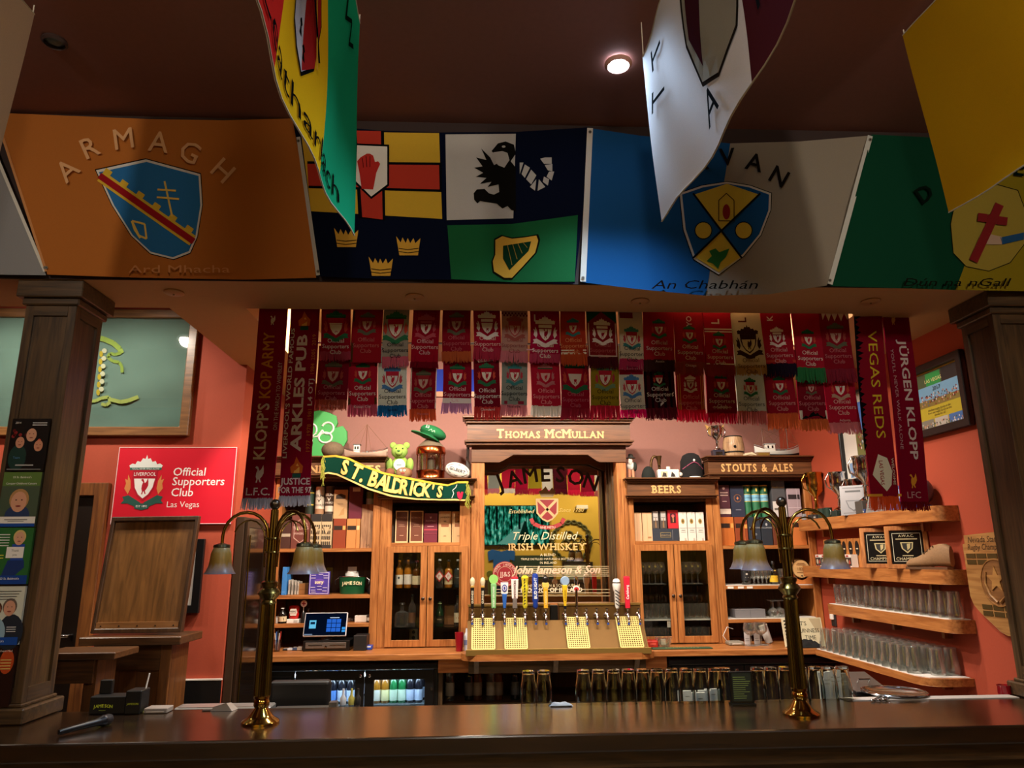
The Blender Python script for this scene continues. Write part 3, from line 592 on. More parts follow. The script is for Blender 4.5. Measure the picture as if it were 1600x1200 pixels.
def scarf(x0, x1, yb, yf, body, frg, txt, pal, cy, cw, ty, label, Ys, row, extras=(), city=None, top=487, tsz=9.2, lines=True, group='supporters scarves'):
    xm = (x0+x1)/2; ym = (top+yb)/2; Xc = P(xm, ym, Ys).x; s = SCL(xm, ym, Ys)*1.0
    zt = 3.16 if row == 0 else P(xm, 540, Ys).z; zz = lambda y: P(xm, y, Ys).z-zt; w = (x1-x0)*s; f = scarf_surface(Xc, Ys, zt, R.uniform(0,6))
    mb = MB(); slab(mb, f, w, zz(yb), 0); o = mb.build('scarf', scloth(body), smooth=50, origin=(Xc,Ys,zt)); tag(o, label, 'scarf', group)
    mb = MB(); fringe(mb, f, w, zz(yb)+.003, zz(yf)); tag(mb.build('fringe', cloth(frg,.3), o), kind='stuff')
    if pal: pr = PR(scloth); crest(pr, f, 0, zz(cy), cw*s, pal); pr.done('crest', o)
    if lines:
        pr = PR(scloth)
        for k, L in enumerate(LNG): pr.t(L, f, 0, zz(ty+k*tsz*.95)-tsz*s*.7, tsz*s, txt, .0035)
        if city: pr.t(city, f, 0, zz(ty+3.3*tsz)-tsz*s*.45, tsz*.6*s, txt, .0035)
        pr.done('lettering', o)
    if extras:
        pr = PR(scloth); ex_ = lambda u, v, h=0: f(u*w, zz(v), h)
        for e in extras:
            if e[0] == 'r': pr.flat([(e[1],e[3]),(e[2],e[3]),(e[2],e[4]),(e[1],e[4])], ex_, .0012, pr.c(e[5]), None)
            elif e[0] == 'p': pr.flat(e[1], ex_, .0013, pr.c(e[2]))
            elif e[0] == 't': pr.t(e[1], f, e[2]*w, zz(e[3]), e[4]*s, e[5], .002, rot=e[6] if len(e) > 6 else 0, bold=.02)
        pr.done('trim_pattern', o)
    return o
TOPL = 'in the upper scarf row'; LOWL = 'in the lower scarf row'
W_ = '#cfc6c4'; DK = '#22202a'; CR = '#8e1730'; PK = '#a8485e'
chk = lambda y, col: [('r', -.5+.125*(k+(j % 2)*.5)*1, -.5+.125*(k+(j % 2)*.5)+.0625, y+j*3, y+j*3+3, col) for j in range(2) for k in range(8)]
UP = [ # x0 x1 yb yf body fringe text pal cy cw ty extras city colour
 (502,547,549,563,'#8e1428','#9c3a50',W_,GRN,509,40,529,[],None,'crimson','rose'),
 (550,597,566,567,'#8a1622','#7a1420','#a8605c',DUL,506,30,528,[('r',-.5,-.43,487,566,'#4a3018')],None,'dull red','short'),
 (599,639,557,574,'#8e877c','#b85a70',DK,GRN,511,42,535,[],None,'grey white','pink'),
 (644,686,566,576,'#8c1026','#6a0c1e','#c8a0a4',dict(WHT,w='#d8d0cc',g='#a84a58',f='#a84a58',b='#a84a58'),511,34,531,[('r',-.36,-.33,487,566,'#7a0c20'),('r',.33,.36,487,566,'#7a0c20')],None,'deep crimson','dark red'),
 (692,736,549,566,'#7c1424','#a4502e','#a05058',DUL,505,30,524,[],None,'wine red','rusty orange'),
 (740,782,543,563,'#961830','#a02c44','#d0a8a8',WHT,508,36,525,[],None,'raspberry red','raspberry'),
 (783,824,549,567,'#a27a72','#b86c78','#8a4a48',dict(g='#8c4a44',r='#9c3a3c',w='#b89088',f='#9c5a54'),512,34,528,chk(488,'#5a1a24'),None,'dusty pink','dusty pink'),
 (828,874,553,568,'#96103a','#a83a58',W_,WHT,518,40,536,[('t','L',-.3,502,16,'#d8c8cc'),('t','J',-.42,548,14,'#d0a0b0',1.57)],None,'magenta crimson','mauve'),
 (877,916,552,571,'#a83824','#b8502c','#d89060',TEAL,511,24,528,[('r',-.5,.5,546,548,'#e0d8d0'),('r',-.5,.5,550,553,'#e0d8d0')],None,'orange red','orange'),
 (917,964,557,576,'#7c2024','#4c1820','#a05050',WHT,518,34,535,[('p',[(-.5,487),(-.5,505),(0,487)],'#1d5030'),('p',[(.5,487),(.5,505),(0,487)],'#1d5030'),('r',-.47,-.44,505,557,'#c8b8b0'),('r',.44,.47,505,557,'#c8b8b0'),('r',-.47,.47,555,557,'#c8b8b0')],None,'dark red white-bordered','maroon'),
 (967,1005,561,578,'#bdb4a2','#a8325a',DK,TEAL,527,30,541,[('r',-.45,.1,488,497,'#7c1828')],'Norway','cream','crimson pink'),
 (1005,1053,563,581,'#96202c','#3e2420',W_,GRN,514,26,533,[],'Austin','plain red','dark brown'),
 (1053,1100,566,586,'#90202a','#8a3a30',W_,GRN,522,24,539,[('t','YO',.1,502,12,'#d8ccc8',1.57)],'Chicago','brick red','brick red'),
 (1100,1145,569,589,'#981c2c','#8c3030',W_,GRN,532,24,546,[('t','L',.05,502,18,'#d8ccc8',1.57),('r',-.5,.5,513,515,'#d8ccc8'),('r',-.5,.5,517,519,'#d8ccc8'),('r',-.5,.5,568,570,'#d8ccc8')],None,'white striped red','red brown'),
 (1146,1192,572,586,'#bcae92','#b08a50','#5a3a24',DRK,535,42,560,[('t','L',0,500,18,'#5a2a20',1.57)],None,'cream with dark crest','gold'),
 (1192,1240,568,589,'#941a2c','#241a2c','#c89aa0',WHT,526,26,543,[('t','K',-.1,497,13,'#d8ccc8',1.57),('r',-.5,.5,562,566,'#a83a30')],None,'scarlet','navy black'),
 (1240,1285,575,598,'#961c2e','#2c7044','#d8c4c4',GRN,529,26,548,[],None,'carmine','green'),
 (1285,1331,576,598,'#7c1424','#7c2436','#a86068',DUL,524,34,544,[('p',[(-.45,487),(-.4,500),(-.3,490),(-.2,502),(-.1,490),(0,502),(.12,490),(.22,502),(.34,490),(.45,500),(.5,487)],'#c8b8a8')],None,'garnet','garnet')]
for i, r in enumerate(UP):
    x0, x1, yb, yf, body, frg, txt, pal, cy, cw, ty, ex, city, cn = r[:14]; fn = r[14]
    scarf(x0, x1, yb, yf, body, frg, txt, pal, cy, cw, ty, '%s scarf with %s fringe, %s from left %s' % (cn, fn, ORD[i], TOPL), 3.80, 0, ex, city, group='supporters scarves in the upper row')
LO = [
 (497,545,625,641,'#72122a','#90483c','#b07880',DUL,584,34,602,[],'New Orleans','plum red','rusty'),
 (547,591,633,651,'#98182e','#a84a62',W_,GRN,583,28,603,[('r',-.5,-.42,560,633,'#4a3018'),('r',.42,.5,560,633,'#4a3018')],'Kansas City','red brown-edged','rose pink'),
 (593,637,634,651,'#c2c8c2','#1d5c90',DK,BLU,591,34,608,[],'Seattle','white','blue'),
 (643,683,639,658,'#801426','#b04a2c','#b06a70',DUL,596,30,614,[('r',-.5,-.46,565,639,'#d8c8c0'),('r',.46,.5,565,639,'#d8c8c0')],'Phoenix','maroon white-edged','orange'),
 (692,736,629,646,'#821228','#a878a0','#d0a8b0',GRN,586,30,604,[('r',-.5,.5,622,630,'#d8d0d4')],None,'dark crimson','lilac'),
 (741,781,636,656,'#6a1022','#a83434',W_,GRN,585,30,607,[('p',[(-.4,562),(.1,560),(.3,564),(-.3,567)],'#d8d0cc')],'Cleveland','maroon checked','red'),
 (783,823,633,651,'#7d8480','#b8707c','#22262a',TEAL,585,28,603,[('r',-.38,.38,627,632,'#7c2436')],'Nashville','grey green','pink'),
 (829,874,634,651,'#a01c34','#c8c4be','#d08a94',dict(GRN,g='#b06a72',f='#b06a72',w='#c8a09c'),586,30,607,chk(564,'#7c1428'),None,'bright red','white'),
 (875,919,638,656,'#8c1230','#8c2438','#b05a70',dict(GRN,w='#d8d0cc'),588,42,612,[],None,'crimson large-crested','wine'),
 (922,966,634,656,'#8a7c22','#a8243c','#3a3010',dict(TEAL,g='#6a8a70'),590,34,609,[],None,'olive yellow','crimson'),
 (968,1005,640,653,'#b8b6ae','#d0186a','#2a2a44',BLU,603,30,622,[('r',-.5,.5,577,585,'#9c1438')],None,'pale grey blue-crested','magenta'),
 (1006,1053,637,656,'#3c1018','#501420',W_,GRN,592,20,604,[('r',-.5+.2*k,-.42+.2*k,580,637,'#1c0c10') for k in range(5)]+[('p',[(-.1,634),(.45,612),(.45,614),(-.05,636)],'#cfc6c4')],None,'black striped maroon','dark maroon'),
 (1055,1098,640,659,'#941a2c','#c0203c','#c87a7c',WHT,600,22,617,[('r',-.46,-.43,584,640,'#c8923a'),('r',-.39,-.36,584,640,'#c8923a'),('r',.36,.39,584,640,'#c8923a'),('r',.43,.46,584,640,'#c8923a')],None,'gold striped red','bright red'),
 (1100,1146,646,663,'#7c1428','#b02040',W_,GRN,600,26,615,[('t','******',0,644,12,'#d8ccc8')],None,'starred crimson','crimson'),
 (1146,1191,642,663,'#aeb0a6','#a85a58','#33343a',GRN,604,24,619,[],None,'white','dull pink'),
 (1192,1237,646,671,'#8c182c','#b85a34','#c08a8c',GRN,602,24,618,[],None,'ruby red','orange brown'),
 (1243,1285,655,673,'#701424','#b05a30','#a86a70',DUL,606,18,618,[('r',-.5,.5,641,655,'#c8c4b8'),('p',[(-.45,654),(-.3,649),(-.2,651),(-.1,646),(0,643),(.05,647),(.15,645),(.2,649),(.3,650),(.35,653),(.45,649),(.45,654)],'#141414')],None,'skyline patched wine','burnt orange'),
 (1286,1334,660,678,'#9c1830','#b86a72','#d0a8a8',dict(GRN,g='#a88a78'),606,30,624,[],'Atlanta','vivid red','pale pink')]
for i, r in enumerate(LO):
    x0, x1, yb, yf, body, frg, txt, pal, cy, cw, ty, ex, city, cn, fn = r
    scarf(x0, x1, yb, yf, body, frg, txt, pal, cy, cw, ty, '%s scarf with %s fringe, %s from left %s' % (cn, fn, ORD[i], LOWL), 3.845, 1, ex, city, group='supporters scarves in the lower row')
# the rods that carry the rows
for nm, Y, z, x0, x1, lb in (('scarf_rod',3.812,3.17,385,1425,'thin steel rod carrying the upper scarf row behind the soffit'), ('scarf_rod',3.86,P(900,540,3.845).z+.012,495,1338,'thin steel rod carrying the lower scarf row')):
    a, b = max(-1.245,P(x0,540,Y).x), min(2.125,P(x1,540,Y).x); e = empty(nm, ((a+b)/2,Y,z), lb, 'rod'); MB().tube([(a,Y,z),(b,Y,z)], .006).build('bar', STEEL, e)
    for k in range(5): X = a+(b-a)*k/4; MB().tube([(X,Y,z),(X,Y,3.5 if -1.26 < X < 2.14 else 3.08)], .002, 5).build('wire', STEEL, e)
# ------------------------------------------------------------------ long scarves at both ends
def long_scarf(xt, xb, yb, yf, wpx, body, frg, label, art):
    Ys = 3.80; s = SCL(xt, 630, Ys); Xt = P(xt, 487, Ys).x; Xb = P(xb, yb, Ys).x; zt = 3.16 if -1.2 < min(Xt,Xb) and max(Xt,Xb) < 1.95 else 3.068; w = wpx*s; ph = R.uniform(0,6); H = zt-P(xb,yb,Ys).z
    f = lambda u, v, h=0: V(Xt+(Xb-Xt)*(-v/H)+u, Ys-h-.006*math.sin(u*18+ph)-.008*math.sin(v*5+ph), zt+v)
    mb = MB(); slab(mb, f, w, -H, 0, nv=20); o = mb.build('long_scarf', scloth(body), smooth=50, origin=(Xt,Ys,zt)); tag(o, label, 'scarf', 'long scarves at the ends of the rows')
    mb = MB(); fringe(mb, f, w, -H+.003, P(xb,yf,Ys).z-zt, 34, spread=1.1); tag(mb.build('fringe', cloth(frg,.3), o), kind='stuff')
    zz = lambda y: P(xt+(xb-xt)*(y-487)/(yb-487), y, Ys).z-zt
    pr = PR(scloth); art(pr, f, zz, s); pr.done('woven_pattern', o); return o
U90 = math.pi/2
def bird(pr, f, u, v, k, col): pr.poly([(u+a*k, v+b*k) for a, b in BIRD], f, col, .002)
def flame(pr, f, u, v, k):
    pr.poly([(u-.3*k,v-.3*k),(u-.35*k,v),(u-.15*k,v+.2*k),(u-.05*k,v+.55*k),(u+.12*k,v+.25*k),(u+.32*k,v+.05*k),(u+.28*k,v-.3*k)], f, '#c8632a', .002)
    pr.poly([(u-.16*k,v-.3*k),(u-.1*k,v),(u+.02*k,v+.2*k),(u+.14*k,v-.02*k),(u+.14*k,v-.3*k)], f, '#e8b05a', .0026); pr.rect(f,u-.22*k,v-.55*k,u+.22*k,v-.33*k,'#2a5a50',.002)
def vt(pr, f, txt, u, y0, y1, zz, col, size, up=True, bold=.02):
    vs, fs, wd = glyphs(txt, bold); L = abs(zz(y0)-zz(y1)); sx = L/(wd*size); vc = (zz(y0)+zz(y1))/2
    pr.t(txt, f, u+(size*.35 if up else -size*.35), vc, size, col, .002, rot=U90 if up else -U90, sx=sx, bold=bold)
def a1(pr, f, zz, s):
    bird(pr, f, .0, zz(502), .075, '#d8c8cc'); vt(pr, f, "KLOPP'S", -.012, 718, 630, zz, '#d8ccd0', .085); vt(pr, f, 'KOP ARMY', -.012, 622, 520, zz, '#c8882a', .085); vt(pr, f, 'ON THE MARCH TO WEMBLEY', .058, 672, 566, zz, '#c8b8bc', .03, bold=0)
    bird(pr, f, -.005, zz(742), .125, '#d8d0d4'); pr.t('L.F.C.', f, 0, zz(774), .055, '#d8d0d4', .002, bold=.01)
def a2(pr, f, zz, s):
    flame(pr, f, .0, zz(500), .1); vt(pr, f, "LIVERPOOL'S WORLD FAMOUS", -.062, 716, 512, zz, '#d0c4c8', .03); vt(pr, f, 'ARKLES PUB', -.008, 706, 522, zz, '#d8ccd0', .075, bold=.03)
    vt(pr, f, '1977  1978  1981', .058, 706, 640, zz, '#c07a2a', .03, bold=0); vt(pr, f, 'L4 OTJ', .055, 634, 592, zz, '#d0c4c8', .034); vt(pr, f, '1984  2005  2019', .058, 584, 522, zz, '#c07a2a', .03, bold=0)
    flame(pr, f, .005, zz(730), .1); pr.t('JUSTICE', f, .0, zz(757), .048, '#d8d0d4', .002, bold=.02, sx=.9); pr.t('FOR THE 97', f, .0, zz(770), .042, '#d8d0d4', .002, bold=.02, sx=.78)
long_scarf(428,403,779,797,45,'#86122e','#9aa2b8',"crimson scarf reading KLOPP'S KOP ARMY, far left end",a1)
long_scarf(476,460,775,791,46,'#860f30','#a8aec2','crimson scarf reading ARKLES PUB, beside the far left one',a2)
def a3(pr, f, zz, s):
    for k in range(26): y = 490+k*8; pr.poly([(-.085,zz(y)),(-.085,zz(y+R.uniform(9,18))),(-.085+R.uniform(.02,.07)*(1-k/40),zz(y+5))], f, '#120c10', .001)
    vt(pr, f, 'VEGAS REDS', .012, 517, 685, zz, '#c8b030', .07, False, .0)
    pr.poly([(-.015,zz(710)),(.03,zz(716)),(.05,zz(736)),(.04,zz(758)),(.012,zz(768)),(-.02,zz(756)),(-.055,zz(742))], f, '#d8d4c0', .002); vt(pr, f, 'LAS VEGAS', -.005, 720, 758, zz, '#8c1428', .028, False, .01); vt(pr, f, 'WELCOME', .058, 716, 758, zz, '#c8b8a8', .018, False)
    pr.rect(f, -.09, zz(776), .09, zz(772), '#c89030', .0015)
def a4(pr, f, zz, s):
    bird(pr, f, -.02, zz(500), .08, '#c88a4a'); vt(pr, f, 'J\u00dcRGEN KLOPP', .02, 530, 718, zz, '#cdbcbc', .062, False); vt(pr, f, "YOU'LL NEVER WALK ALONE", -.048, 545, 702, zz, '#b08a90', .026, False, 0)
    bird(pr, f, .0, zz(752), .11, '#d09030'); pr.t('LFC', f, 0, zz(778), .05, '#b89090', .002)
long_scarf(1356,1381,776,798,42,'#7c1426','#c24a22','dark red scarf reading VEGAS REDS, first of the right pair',a3)
long_scarf(1400,1431,784,798,44,'#760d26','#641018','crimson scarf reading KLOPP, far right end',a4)
# ------------------------------------------------------------------ back bar
def ring(mb, f, u0, v0, u1, v1, w, d0, d1, mi=0):     # picture or door frame as one closed ring
    b = len(mb.v)
    for d in (d0, d1):
        for a, c in ((u0,v0),(u1,v0),(u1,v1),(u0,v1),(u0+w,v0+w),(u1-w,v0+w),(u1-w,v1-w),(u0+w,v1-w)): mb.v.append(Vector(f(a, c, d)))
    for k in range(4):
        n = (k+1) % 4
        for q in ((b+k,b+n,b+4+n,b+4+k),(b+8+k,b+12+k,b+12+n,b+8+n),(b+k,b+8+k,b+8+n,b+n),(b+4+k,b+4+n,b+12+n,b+12+k)): mb.f.append(list(q)); mb.m.append(mi)
    return mb
SERIF = {'A':[(.08,0),(.92,0)],'B':[(.08,0),(.08,1)],'E':[(.1,0),(.1,1)],'H':[(.1,0),(.9,0),(.1,1),(.9,1)],'L':[(.1,1),(.1,0)],'M':[(.08,0),(.92,0),(.06,1),(.94,1)],'N':[(.08,0),(.1,1),(.9,1)],'R':[(.1,0),(.1,1),(.92,0)],'T':[(.5,0)],'U':[(.1,1),(.9,1)],'I':[(.5,0),(.5,1)],'K':[(.1,0),(.1,1),(.92,0),(.92,1)],'W':[(.06,1),(.94,1)],'Y':[(.5,0),(.06,1),(.94,1)],'P':[(.1,0),(.1,1)],'D':[(.06,0),(.06,1)],'F':[(.1,0),(.1,1)],'G':[],'S':[],'O':[],'C':[],'&':[]}
def slab_text(pr, txt, f, u0, u1, v, big, small, col, h=.002, bold=.03):
    items = []; x = 0; caps = True
    for i, ch in enumerate(txt):
        if ch == ' ': x += small*.45; continue
        up = ch.isupper() or ch == '&'; s = big if up else small; g = glyphs(ch.upper(), bold); items.append((x, ch.upper(), s, g[2]*s)); x += g[2]*s+s*.13
    k = (u1-u0)/(x or 1)
    for X, ch, s, wd in items:
        pr.t(ch, f, u0+X*k, v, s, col, h, align='l', sx=k, bold=bold)
        for fx, top in SERIF.get(ch, []):
            c = u0+(X+fx*wd)*k; vv = v+(s*.69-.16*s*.69 if top else 0); pr.rect(f, c-.15*s*k, vv, c+.15*s*k, vv+.1*s, col, h+.0004)
FY = 5.87; BY = 6.37
def header(e, X0, X1, z0, z1, prot, txt=None, t0=0, t1=0, big=.1, small=.075):
    h = z1-z0
    MB().box((X0-prot*.3,FY-prot*.55,z0+h*.16),(X1+prot*.3,FY+.06,z1-h*.22)).build('header_panel', HDRX, e)
    for (a, b, k) in ((0,.09,.75),(.09,.16,.95),(.78,.86,.8),(.86,.93,1.0),(.93,1.0,1.25)): MB().box((X0-prot*k*.5,FY-prot*k,z0+h*a),(X1+prot*k*.5,FY+.06,z0+h*b)).build('moulding', HDRX, e, bevel=.004)
    if txt: pr = PR(rough=.4); slab_text(pr, txt, plane((0,FY-prot*.55,0)), t0, t1, z0+h*.26, big, small, '#d4a468'); pr.done('lettering', e)
def unit(name, label, X0, X1, ztop, shelves, post=.06):
    e = empty(name, ((X0+X1)/2,6.1,1.071), label, 'cabinet')
    MB().box((X0,BY-.02,1.071),(X1,BY,ztop)).build('back_panel', INSIDE, e)
    for a, b in ((X0,X0+.022),(X1-.022,X1)): MB().box((a,FY+.02,1.071),(b,BY-.02,ztop)).build('side_panel', OAKZ, e)
    for a, b in ((X0,X0+post),(X1-post,X1)): MB().box((a,FY,1.071),(b,FY+.022,ztop)).build('face_post', OAKZ, e, bevel=.003)
    MB().box((X0,FY+.02,ztop-.02),(X1,BY-.02,ztop)).build('top_panel', INSIDE, e)
    for z in shelves: MB().box((X0+.022,FY+.004,z-.028),(X1-.022,BY-.02,z)).build('shelf', OAKX, e, bevel=.002)
    return e
def doors(e, X0, X1, z0, z1, y=FY-.018):
    xm = (X0+X1)/2
    for k, (a, b) in enumerate(((X0,xm-.003),(xm+.003,X1))):
        d = ring(MB(), plane((0,y,0)), a, z0, b, z1, .05, 0, -.02).build('door', OAKZ, e, bevel=.002)
        MB().box((a+.046,y+.008,z0+.046),(b-.046,y+.012,z1-.046)).build('pane', thin_glass('#f2f2ee', .5, .02), d)
        kx = b-.025 if k == 0 else a+.025; MB().lathe([(.004,0),(.004,.012),(.013,.016),(.014,.024),(.006,.03)], (kx,y,z0+(z1-z0)*.47), 12, axis=(0,-1,0)).build('knob', pbr('#3a2a20', .3, .6), d, 40)
e = empty('back_counter', (.56,5.95,1.02), 'oak back counter running under the shelves and taps', 'counter')
MB().box((-1.615,5.50,1.026),(2.765,6.395,1.07)).build('worktop', OAKX, e, bevel=.006, seg=2)
BULGE = [(-.12,5.53),(-.10,5.46),(-.06,5.42),(.0,5.395),(1.18,5.395),(1.24,5.42),(1.28,5.46),(1.30,5.53)]
MB().prism(BULGE, lambda u, v, d: V(u, v, 1.026+d), 0, .0438).build('worktop_bulge', OAKX, e, bevel=.005)
for X0, X1 in ((-.28,-.06),(1.23,1.40)): MB().box((X0,5.56,.93),(X1,5.6,1.026)).build('fascia', OAKX, e)
MB().box((-.06,5.50,.93),(1.23,5.56,1.026)).build('fascia', DARKX, e)
for X in (-.02, .55, 1.14): MB().prism([(5.5,.93),(5.5,1.026),(5.43,1.026)], lambda u, v, d, X=X: V(X+d, u, v), 0, .035).build('corbel', DARKZ, e)
# outer and inner units
uL = unit('shelf_unit', 'open oak shelf unit at the left end of the back bar', -1.615,-.775,2.37,[1.82,1.466,1.254])
header(uL,-1.615,-.775,2.37,2.54,.09)
pr = PR(rough=.4); fl = plane((0,FY-.05,0)); slab_text(pr, 'AND SPIRITS', fl, P(466,735,5.82).x, P(597,735,5.82).x, 2.41, .085, .085, '#d4a468'); pr.done('lettering', uL)
uLM = unit('glazed_cabinet', 'oak cabinet with two glass doors holding bottles, left of the mirror', -.773,-.052,2.20,[1.86],.09)
header(uLM,-.76,-.06,2.20,2.36,.09); doors(uLM,-.71,-.075,1.077,1.832)
uB = unit('glazed_cabinet', 'oak cabinet lettered BEERS with two glass doors holding glasses', 1.225,1.925,2.20,[1.86],.05)
header(uB,1.245,1.915,2.20,2.36,.09,'BEERS',P(1019,765,5.82).x,P(1066,765,5.82).x,.085,.085); doors(uB,1.262,1.895,1.08,1.832)
uS = unit('shelf_unit', 'open oak shelf unit lettered STOUTS & ALES at the right end', 1.928,2.765,2.37,[1.82,1.506,1.25])
header(uS,1.925,2.74,2.37,2.54,.09,'STOUTS & ALES',P(1127,735,5.82).x,P(1241,735,5.82).x,.09,.09)
# centre piece with mirror
uC = empty('mirror_surround', (.58,6.0,1.071), 'tall oak surround lettered THOMAS McMULLAN framing the bar mirror', 'cabinet')
for a, b in ((-.05,.057),(1.14,1.222)):
    MB().box((a,FY-.02,1.071),(b,FY+.03,2.63)).build('post', OAKZ, uC, bevel=.004)
    for k in range(3): x = a+(b-a)*(.25+.25*k); MB().box((x-.006,FY-.026,1.2),(x+.006,FY-.019,2.36)).build('reed', OAKZ, uC)
    MB().box((a,FY+.03,1.071),(b,6.36,2.63)).build('jamb', OAKZ, uC)
for k in range(3): MB().box((1.128-.006*k,6.0+k*.1,1.071),(1.141,6.03+k*.1,2.6)).build('jamb_moulding', DARKZ, uC)
zs_, zc_ = P(770,722,FY-.03).z, P(850,710.5,FY-.03).z; ax = [P(x,718,FY-.03).x for x in (786,802,919,932)]
arch_pts = [(-.05,2.63),(-.05,zs_),(ax[0]-.03,zs_),(ax[0],zs_+.012),(ax[1]-.012,zc_-.008),(ax[1],zc_),(ax[2],zc_),(ax[2]+.012,zc_-.008),(ax[3],zs_+.012),(ax[3]+.03,zs_),(1.222,zs_),(1.222,2.63)]
MB().prism(arch_pts, plane((0,FY-.03,0)), 0, -.03).build('arch_board', HDRX, uC, bevel=.003)
zs_, zc_ = P(770,735,6.27).z, P(850,725,6.27).z; ax = [P(x,730,6.27).x for x in (781,796,919,942)]
MB().prism([(.05,2.63),(.05,zs_),(ax[0],zs_),(ax[1],zc_),(ax[2],zc_),(ax[3],zs_),(1.14,zs_),(1.14,2.63)], plane((0,6.27,0)), 0, -.02).build('inner_arch', HDRX, uC)
header(uC,-.05,1.222,2.63,2.862,.12,'THOMAS McMULLAN'.replace('HOMAS','homas').replace('ULLAN','ullan'),P(776,680,5.8).x,P(945,680,5.8).x,.105,.08)
MB().box((.057,6.25,1.071),(1.14,6.36,1.36)).build('mirror_sill', OAKX, uC)
MB().box((-.05,6.36,1.071),(1.222,6.385,2.63)).build('back_panel', INSIDE, uC)
mir = MB().box((.05,6.335,1.36),(1.145,6.355,2.62)).build('bar_mirror', pbr('#e8e6dc', .015, 1)); tag(mir, 'large bar mirror printed JAMESON Irish whiskey above the taps', 'mirror')
fm = plane((0,6.334,0)); pr = PR(rough=.4); MY = 6.334
def mp(x, y): q = P(x, y, MY); return q.x, q.z
ms = SCL(850,830,MY)
pr2 = PR(rough=.4)
for ch, (x, y, r, sz) in zip('JAMESON', [(783,765,20,38),(806,759,15,38),(830,754,8,39),(853,752,2,38),(875,753,-4,38),(898,757,-11,38),(920,764,-19,38)]):
    u, v = mp(x, y); pr2.t(ch, fm, u, v, sz*ms*.92, '#34221a', .0018, rot=math.radians(r), bold=.018, sx=.95)
pr2.done('mirror_title', mir)
u, v = mp(855,790); 
S = lambda L, k=ms: [(u+a*k, v+b*k) for a, b in L]
pr.poly(S([(-18,11),(18,11),(17,-12),(8,-22),(0,-26),(-8,-22),(-17,-12)]), fm, '#c9a878', .001); pr.poly(S([(-15.5,9),(15.5,9),(14.5,-11),(7,-20),(0,-23),(-7,-20),(-14.5,-11)]), fm, '#8c2a30', .0015)
for s in (-1, 1): pr.line(fm, S([(-15*s,9),(12*s,-18)]), 4*ms, '#c9a878', .002)
pr.poly(S([(-13,22),(-9,13),(9,13),(14,22),(8,28),(3,22),(-2,30),(-8,24)]), fm, '#a08a60', .0015)
pr.line(fm, S([(-26,-20),(-22,-28),(-10,-33),(0,-34),(10,-33),(22,-28),(26,-20)]), 6*ms, '#a83a3c', .0015); pr.t('SINE METU', fm, u, v-35.5*ms, 5*ms, '#f0e0d0', .003)
pr.done('mirror_crest', mir); pr = PR(rough=.4)
for tx, x, y, s, c, k in (('Established',815,802,9,'#d8c48a',.3),('Since 1780',893,800,9,'#c8a858',.3),('Triple Distilled',853,843,17,'#e6d8b0',.35),('A BLEND',856,869,6,'#e6d8b0',0),('TRIPLE DISTILLED MATURED & BOTTLED',855,875,4.5,'#e6d8b0',0),('IN IRELAND',857,881,5,'#e6d8b0',0)):
    a, b = mp(x, y); pr.t(tx, fm, a, b, s*ms, c, .0015, shear=k)
a0, b0 = mp(795,860); a1, _ = mp(917,860); slab_text(pr, 'IRISH WHISKEY', fm, a0, a1, b0, 15*ms, 15*ms, '#e0b878', .0015, .02)
prl = pr; pr = PR(rough=.4); a, b = mp(789,897); pr.oval(fm, a, b, 19*ms, 19*ms, '#b84a4c', .001, 28); pr.oval(fm, a, b, 17.5*ms, 17.5*ms, '#e0c8a8', .0014, 28); pr.oval(fm, a, b, 16.8*ms, 16.8*ms, '#a02a34', .0018, 28); pr.oval(fm, a, b, 11.5*ms, 11.5*ms, '#e0c8a8', .0022, 24); pr.oval(fm, a, b, 11*ms, 11*ms, '#a02a34', .0026, 24); pr.t('JJ&S', fm, a, b-3.5*ms, 10*ms, '#f0e0d0', .003)
for i, ch in enumerate('JOHN JAMESON'):
    an = math.radians(165-i*13.6); pr.t(ch, fm, a+14*ms*math.cos(an), b+14*ms*math.sin(an)-1.5*ms*math.sin(an), 4.6*ms, '#f0e0d0', .003, rot=an-math.pi/2)
pr.done('mirror_seal', mir); pr = prl; a, b = mp(869,896); pr.t('John Jameson & Son', fm, a, b, 16.5*ms, '#e8d0b0', .0015, shear=.35, bold=.035); pr.t('John Jameson & Son', fm, a, b, 16.5*ms, '#b83a34', .0022, shear=.35, bold=-.0)
for k, y in enumerate((885,888,891,894,897,900,921,926,931)):
    p0 = mp(811 if k < 6 else 770, y); p1 = mp(955, y); lr = PR(rough=.4); lr.line(fm, [p0,p1], .9*ms, '#c8b890', .0008); lr.done('mirror_rule', mir)
a, b = mp(862,917); pr.t('JOHN JAMESON & SON, DUBLIN', fm, a, b, 6*ms, '#d8c8a0', .0015); a, b = mp(862,925); pr.t('PRODUCT OF IRELAND', fm, a, b, 9*ms, '#e8dcc0', .0015, bold=.02)
pr.done('mirror_lettering', mir)
